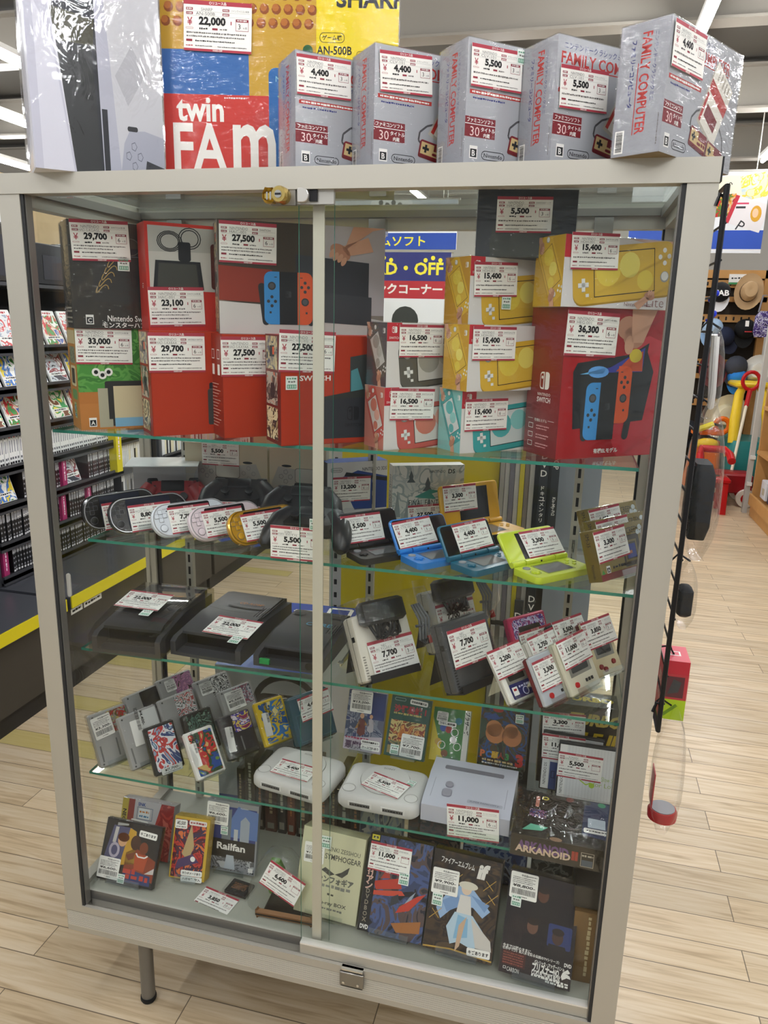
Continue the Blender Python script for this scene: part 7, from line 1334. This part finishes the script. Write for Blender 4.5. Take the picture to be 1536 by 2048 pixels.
def iff(mb, f, w, h):
    mb.rect(f, 0, 0, w, h, art(88, ('1e1a1a', '2c2420', '4a3828', '241f22', '5a4834'), 12, 2, .3, True), 1); mb.text(f, 'ファイアーエムブレム', w*.36, h*.90, .013, WHITE, bold=.02, l=5, rot=-.06, width=w*.5); mb.text(f, 'if', w*.74, h*.87, .030, mat('e8e4dc', .4), bold=.06, l=5, slant=.15)
    H1, H2, H3 = mat('9ab8dc', .45), mat('7c9cc8', .45), mat('c9d6e8', .45)
    mb.poly(f, [(w*.45, h*.70), (w*.62, h*.68), (w*.9, h*.5), (w*.8, h*.42), (w*.65, h*.5), (w*.4, h*.48), (w*.2, h*.32), (w*.12, h*.42), (w*.25, h*.58)], H1, 2); mb.poly(f, [(w*.2, h*.5), (w*.4, h*.6), (w*.5, h*.5), (w*.28, h*.4)], H2, 3); mb.poly(f, [(w*.6, h*.62), (w*.88, h*.56), (w*.82, h*.48)], H2, 3); mb.poly(f, circ(w*.53, h*.672, .011, .013), mat('e0c8b0', .5), 6); mb.poly(f, circ(w*.55, h*.702, .02, .008), mat('d8d2c0', .5), 7)
    mb.poly(f, [(w*.45, h*.6), (w*.6, h*.6), (w*.64, h*.42), (w*.42, h*.42)], mat('dcd8d2', .45), 5); mb.poly(f, [(w*.40, h*.42), (w*.66, h*.42), (w*.95, h*.2), (w*.7, h*.1), (w*.5, h*.14), (w*.38, h*.1), (w*.30, h*.26)], mat('b8d0e0', .45), 4); mb.poly(f, [(w*.45, h*.4), (w*.6, h*.38), (w*.62, h*.2), (w*.42, h*.16)], mat('8ab8d8', .45), 6); mb.poly(f, [(w*.64, h*.4), (w*.95, h*.22), (w*.98, h*.12), (w*.75, h*.12)], mat('d2ccc4', .45), 5); mb.poly(f, [(w*.48, h*.3), (w*.58, h*.4), (w*.52, h*.1), (w*.46, h*.04)], mat('cfae90', .5), 7)
    GDm = mat('c8a048', .4)
    for a, b in ((.36, .74), (.9, .62), (.12, .36), (.85, .75)): mb.line(f, [(w*a-.012, h*b-.012), (w*a+.012, h*b+.012)], .0012, GDm, 6); mb.line(f, [(w*a-.008, h*b+.008), (w*a+.008, h*b-.008)], .0012, GDm, 6)
    mb.line(f, [(0, .004), (w*.4, .010), (w, .006)], .003, GDm, 3)
t, f = gamebox('dark video box with a long blue-haired figure, tagged 9,900', (.816, .049, .360, -4, 24.7, .143, .035, .196), S0, '1c1a1a', iff, DK, None, True, TAUT, 'video_box'); used_sticker(t, f, .0299, .135, .056, .05, '¥9,900-', 1, .0024); green_sticker(t, f, .018, .098, .022, 0, .0026); note_sticker(t, f, .115, .016, 'キズあります', .04, .048, .015, 3, .0024)
def prf(mb, f, w, h):
    mb.rect(f, 0, 0, w, h, art(90, ('1f1a1a', '2a2224', '241e24', '33282a'), 10, 1.5, .3, True), 1)
    for k in range(40): mb.rect(f, w*.02+k*w*.0245, h*.22, w*.026+k*w*.0245, h*.8, mat('17151a', .4), 2)
    mb.poly(f, rrp(w*.62, h*.36, w*.95, h*.58, .004), mat('2e3a6c', .4), 3)
    for a, b, c in ((.40, .50, '6a4a3c'), (.76, .46, '4a342e'), (.50, .82, '5c3a2c')): mb.poly(f, circ(w*a, h*b, .011, .014), mat(c, .5), 4); mb.poly(f, [(w*a-.022, h*b-.045), (w*a-.016, h*b-.014), (w*a+.016, h*b-.014), (w*a+.026, h*b-.045)], mat('241f22', .5), 4); mb.poly(f, circ(w*a, h*b+.010, .012, .007), mat('2a1f1c', .5), 5)
    mb.rect(f, .004, h*.08, w*.36, h*.22, mat('4a2622', .4), 3)
    for k in range(5): mb.fine(f, .006, w*.33, h*(.1+.024*k), .003, mat('8a4a40', .4), k, 4)
    mb.text(f, '今までは謎のままに、', w*.02, h*.26, .007, WHITE, 'l', .02, l=5, width=w*.42); mb.text(f, '世界中で熱狂的人気を誇る伝説のTVシリーズ!', w*.02, h*.235, .006, WHITE, 'l', .02, l=5, width=w*.8)
    mb.text(f, 'パトリック・マッグーハン in', w*.48, h*.185, .008, WHITE, 'l', .03, l=5, width=w*.42); mb.text(f, 'プリズナー', w*.46, h*.135, .019, WHITE, 'l', .05, l=6, width=w*.30); mb.text(f, 'NO.', w*.80, h*.135, .012, WHITE, 'c', .04, l=6, width=w*.09); mb.text(f, '6', w*.93, h*.135, .024, WHITE, 'c', .08, l=6, sx=1.2); mb.text(f, "COLLECTOR'S BOX", w*.46, h*.085, .010, WHITE, 'l', .04, l=6, width=w*.40); mb.fine(f, w*.46, w*.97, h*.055, .005, WHITE, 3, 5); mb.fine(f, w*.66, w*.97, h*.03, .005, WHITE, 4, 5)
    mb.text(f, 'DVD', w*.94, h*.23, .007, WHITE, bold=.04, l=5, width=.014); mb.text(f, 'CARBON', w*.20, h*.045, .008, WHITE, l=5, width=.024); mb.frame(f, w*.06, h*.04, w*.1, h*.065, .0008, WHITE, 5)
t, f = gamebox('black video box with lettering COLLECTOR\'S BOX, tagged 8,800, front right of the deck', (.974, .031, .360, -5.6, 25, .14, .035, .195), S0, '1c191a', prf, DK, None, True, TAUT, 'video_box'); used_sticker(t, f, .0296, .168, .055, .05, '¥8,800-', 1, .0024); green_sticker(t, f, .018, .138, .02, 0, .0026)
# loose things on the deck
t = thing('small_cartridge', 'small black cartridge lying on the deck behind its price card', 'cartridge', (.345, .098, S0), (0, 0, R(-8))); mb = MB(); mb.rbox(0, 0, 0, .055, .042, .009, mat('1d1d20', .35), .0015); g = FT(.055, .042, .009); mb.rect(g, .01, .012, .045, .032, art(95, ('26221f', '6a4a34', '2a2a30'), 60), 1); mb.build('shell', t); mb = MB(); mb.box(-.004, -.004, .0003, .06, .047, .011, SLEEVE); mb.build('sleeve', t)
t = thing('tag_card', 'price card reading 3,850 lying flat on the deck', 'price card', (.338, .066, S0+.0012), (R(4), 0, R(-12)), 'loose price cards'); price_tag(t, Fr((0, 0, .0), (1, 0, 0), (0, 1, 0)), 0, 0, False, 0, 'NINTENDO', 'ワンダースワン', '3,850', '10', 'カートリッジ', off=0)
t = thing('bagged_case', 'clear bag with a green piece and a brown slotted case, beside the door stile', 'hardware', (.425, .048, S0), (0, 0, R(2)))
mb = MB(); mb.rbox(.015, 0, 0, .150, .012, .022, mat('7a5636', .4, .2), .006); mb.box(.018, -.0006, .009, .148, .0, .012, BLACK); mb.rbox(.03, .012, 0, .150, .085, .012, mat('1d1b1a', .4), .004); mb.build('brown_case', t)
mb = MB(); mb.loft([[(.035+xx*s, .085+yy*s*.5, zz) for xx, yy in rrp(-.022, -.03, .022, .03, .015)] for zz, s in ((.0, .7), (.03, 1.), (.06, .95), (.085, .5))], mat('5a8a34', .4)); mb.build('green_piece', t)
mb = MB(); mb.loft([[(.05+xx*s, .075+yy*s, zz) for xx, yy in rrp(-.065, -.055, .065, .045, .03)] for zz, s in ((.001, 1.05), (.04, 1.), (.085, .75), (.115, .45), (.125, .2))], BAG); mb.build('poly_bag', t); price_tag(t, Fr((.07, .030, .075), (1, 0, 0), (0, .35, .94)), 0, 0, False, -24, 'NINTENDO', 'AGS-001', '6,600', '', 'ソフト', off=0)
for k in range(12):
    w_ = (.018, .026, .02, .03, .022, .02, .034, .018, .024, .02, .028, .022)[k]; x_ = .275+sum((.018, .026, .02, .03, .022, .02, .034, .018, .024, .02, .028, .022)[:k])+k*.004
    c = ('2a2320', '3a332c', '1f1d1c', '4a2a24', '2c2c2e', '6a3426', '24201e', '3c342c', '1f2024', '4a4038', '2a241f', '332a26')[k]
    mb = MB(); hh = .17+.02*((k*5) % 3); mb.rbox(0, 0, 0, w_, .07, hh, mat(c, .35), .0015); f = FF(w_, hh); gg = Fr((w_/2, 0, hh*.9), (0, 0, -1), (1, 0, 0)); mb.fine(gg, 0, hh*.6, 0, w_*.35, mat(('a89070', 'b8b0a0', 'a86a40')[k % 3], .5), k); mb.rect(f, w_*.2, hh*.06, w_*.8, hh*.16, mat('8a8478', .5), 2)
    o = mb.build('boxed_game', loc=(x_, .325, S0)); tagit(o, 'dark upright game box, %s from the left in the row behind the Railfan case' % ('first', 'second', 'third', 'fourth', 'fifth', 'sixth', 'seventh', 'eighth', 'ninth', 'tenth', 'eleventh', 'twelfth')[k], 'game box', 'upright game boxes at the back of the deck')
for (x_, y_, w_, d_, h_, yw, c, cols, lb) in ((.60, .32, .11, .02, .17, 0, '8a8e98', ('5a6274', '9aa0ac', 'c8c4b8', '3a4054'), 'pale blue-grey cover box behind the cream video box'), (.72, .33, .13, .02, .155, -2, '3a302c', ('3a302c', '5a3a34', '2a2a30', '7a6a60'), 'brown picture box behind the machine video box'), (.86, .30, .15, .02, .13, -3, '2a3a6a', ('26386c', '2a4a8a', '8aa0c8', '1f2c54'), 'blue cover box with a white sticker, behind the blue-haired video box'), (1.02, .27, .13, .03, .13, 0, '3a3c3a', ('3a3c3a', '8a8c84', '4a4c48', '2a2c2a'), 'grey picture box in the back right corner of the deck')):
    t = thing('cover_box', lb, 'game box', (x_, y_, S0), (R(-6), 0, R(yw)), 'cover boxes at the back of the deck'); mb = MB(); mb.rbox(0, 0, .002, w_, d_, h_, mat(c, .4), .002); f = FF(w_, h_); mb.rect(f, .003, .004, w_-.003, h_-.003, art(len(lb), cols, 16, 2), 1); mb.build('box', t); wrap_of(t, w_, d_, h_, .0015, SLEEVE)
    if '2a3a6a' in c: used_sticker(t, f, .03, .105, .05, .04, '¥5,500-', 0, .0022)
t = thing('boxed_game', 'brown-spined tall box standing at the right end of the deck', 'game box', (1.112, .068, S0), (0, 0, R(0))); mb = MB(); mb.box(0, 0, 0, .05, .24, .165, mat('6e5330', .45), front=mat('7a5c34', .45)); f = FF(.05, .165); gg = Fr((.03, 0, .155), (0, 0, -1), (1, 0, 0)); mb.fine(gg, 0, .14, 0, .008, mat('c8b890', .5), 3); mb.build('box', t)
mb = MB(); mb.rbox(-.002, -.002, .0003, .052, .242, .167, SLEEVE, .002); mb.build('sleeve', t)
t = thing('boxed_game', 'black wrapped box lying on the brown-spined box', 'game box', (1.108, .075, S0+.1675), (0, 0, R(0))); mb = MB(); mb.rbox(0, 0, 0, .055, .22, .05, mat('2a2826', .4), .002); mb.build('box', t); wrap_of(t, .055, .22, .05, .002, WRAP)
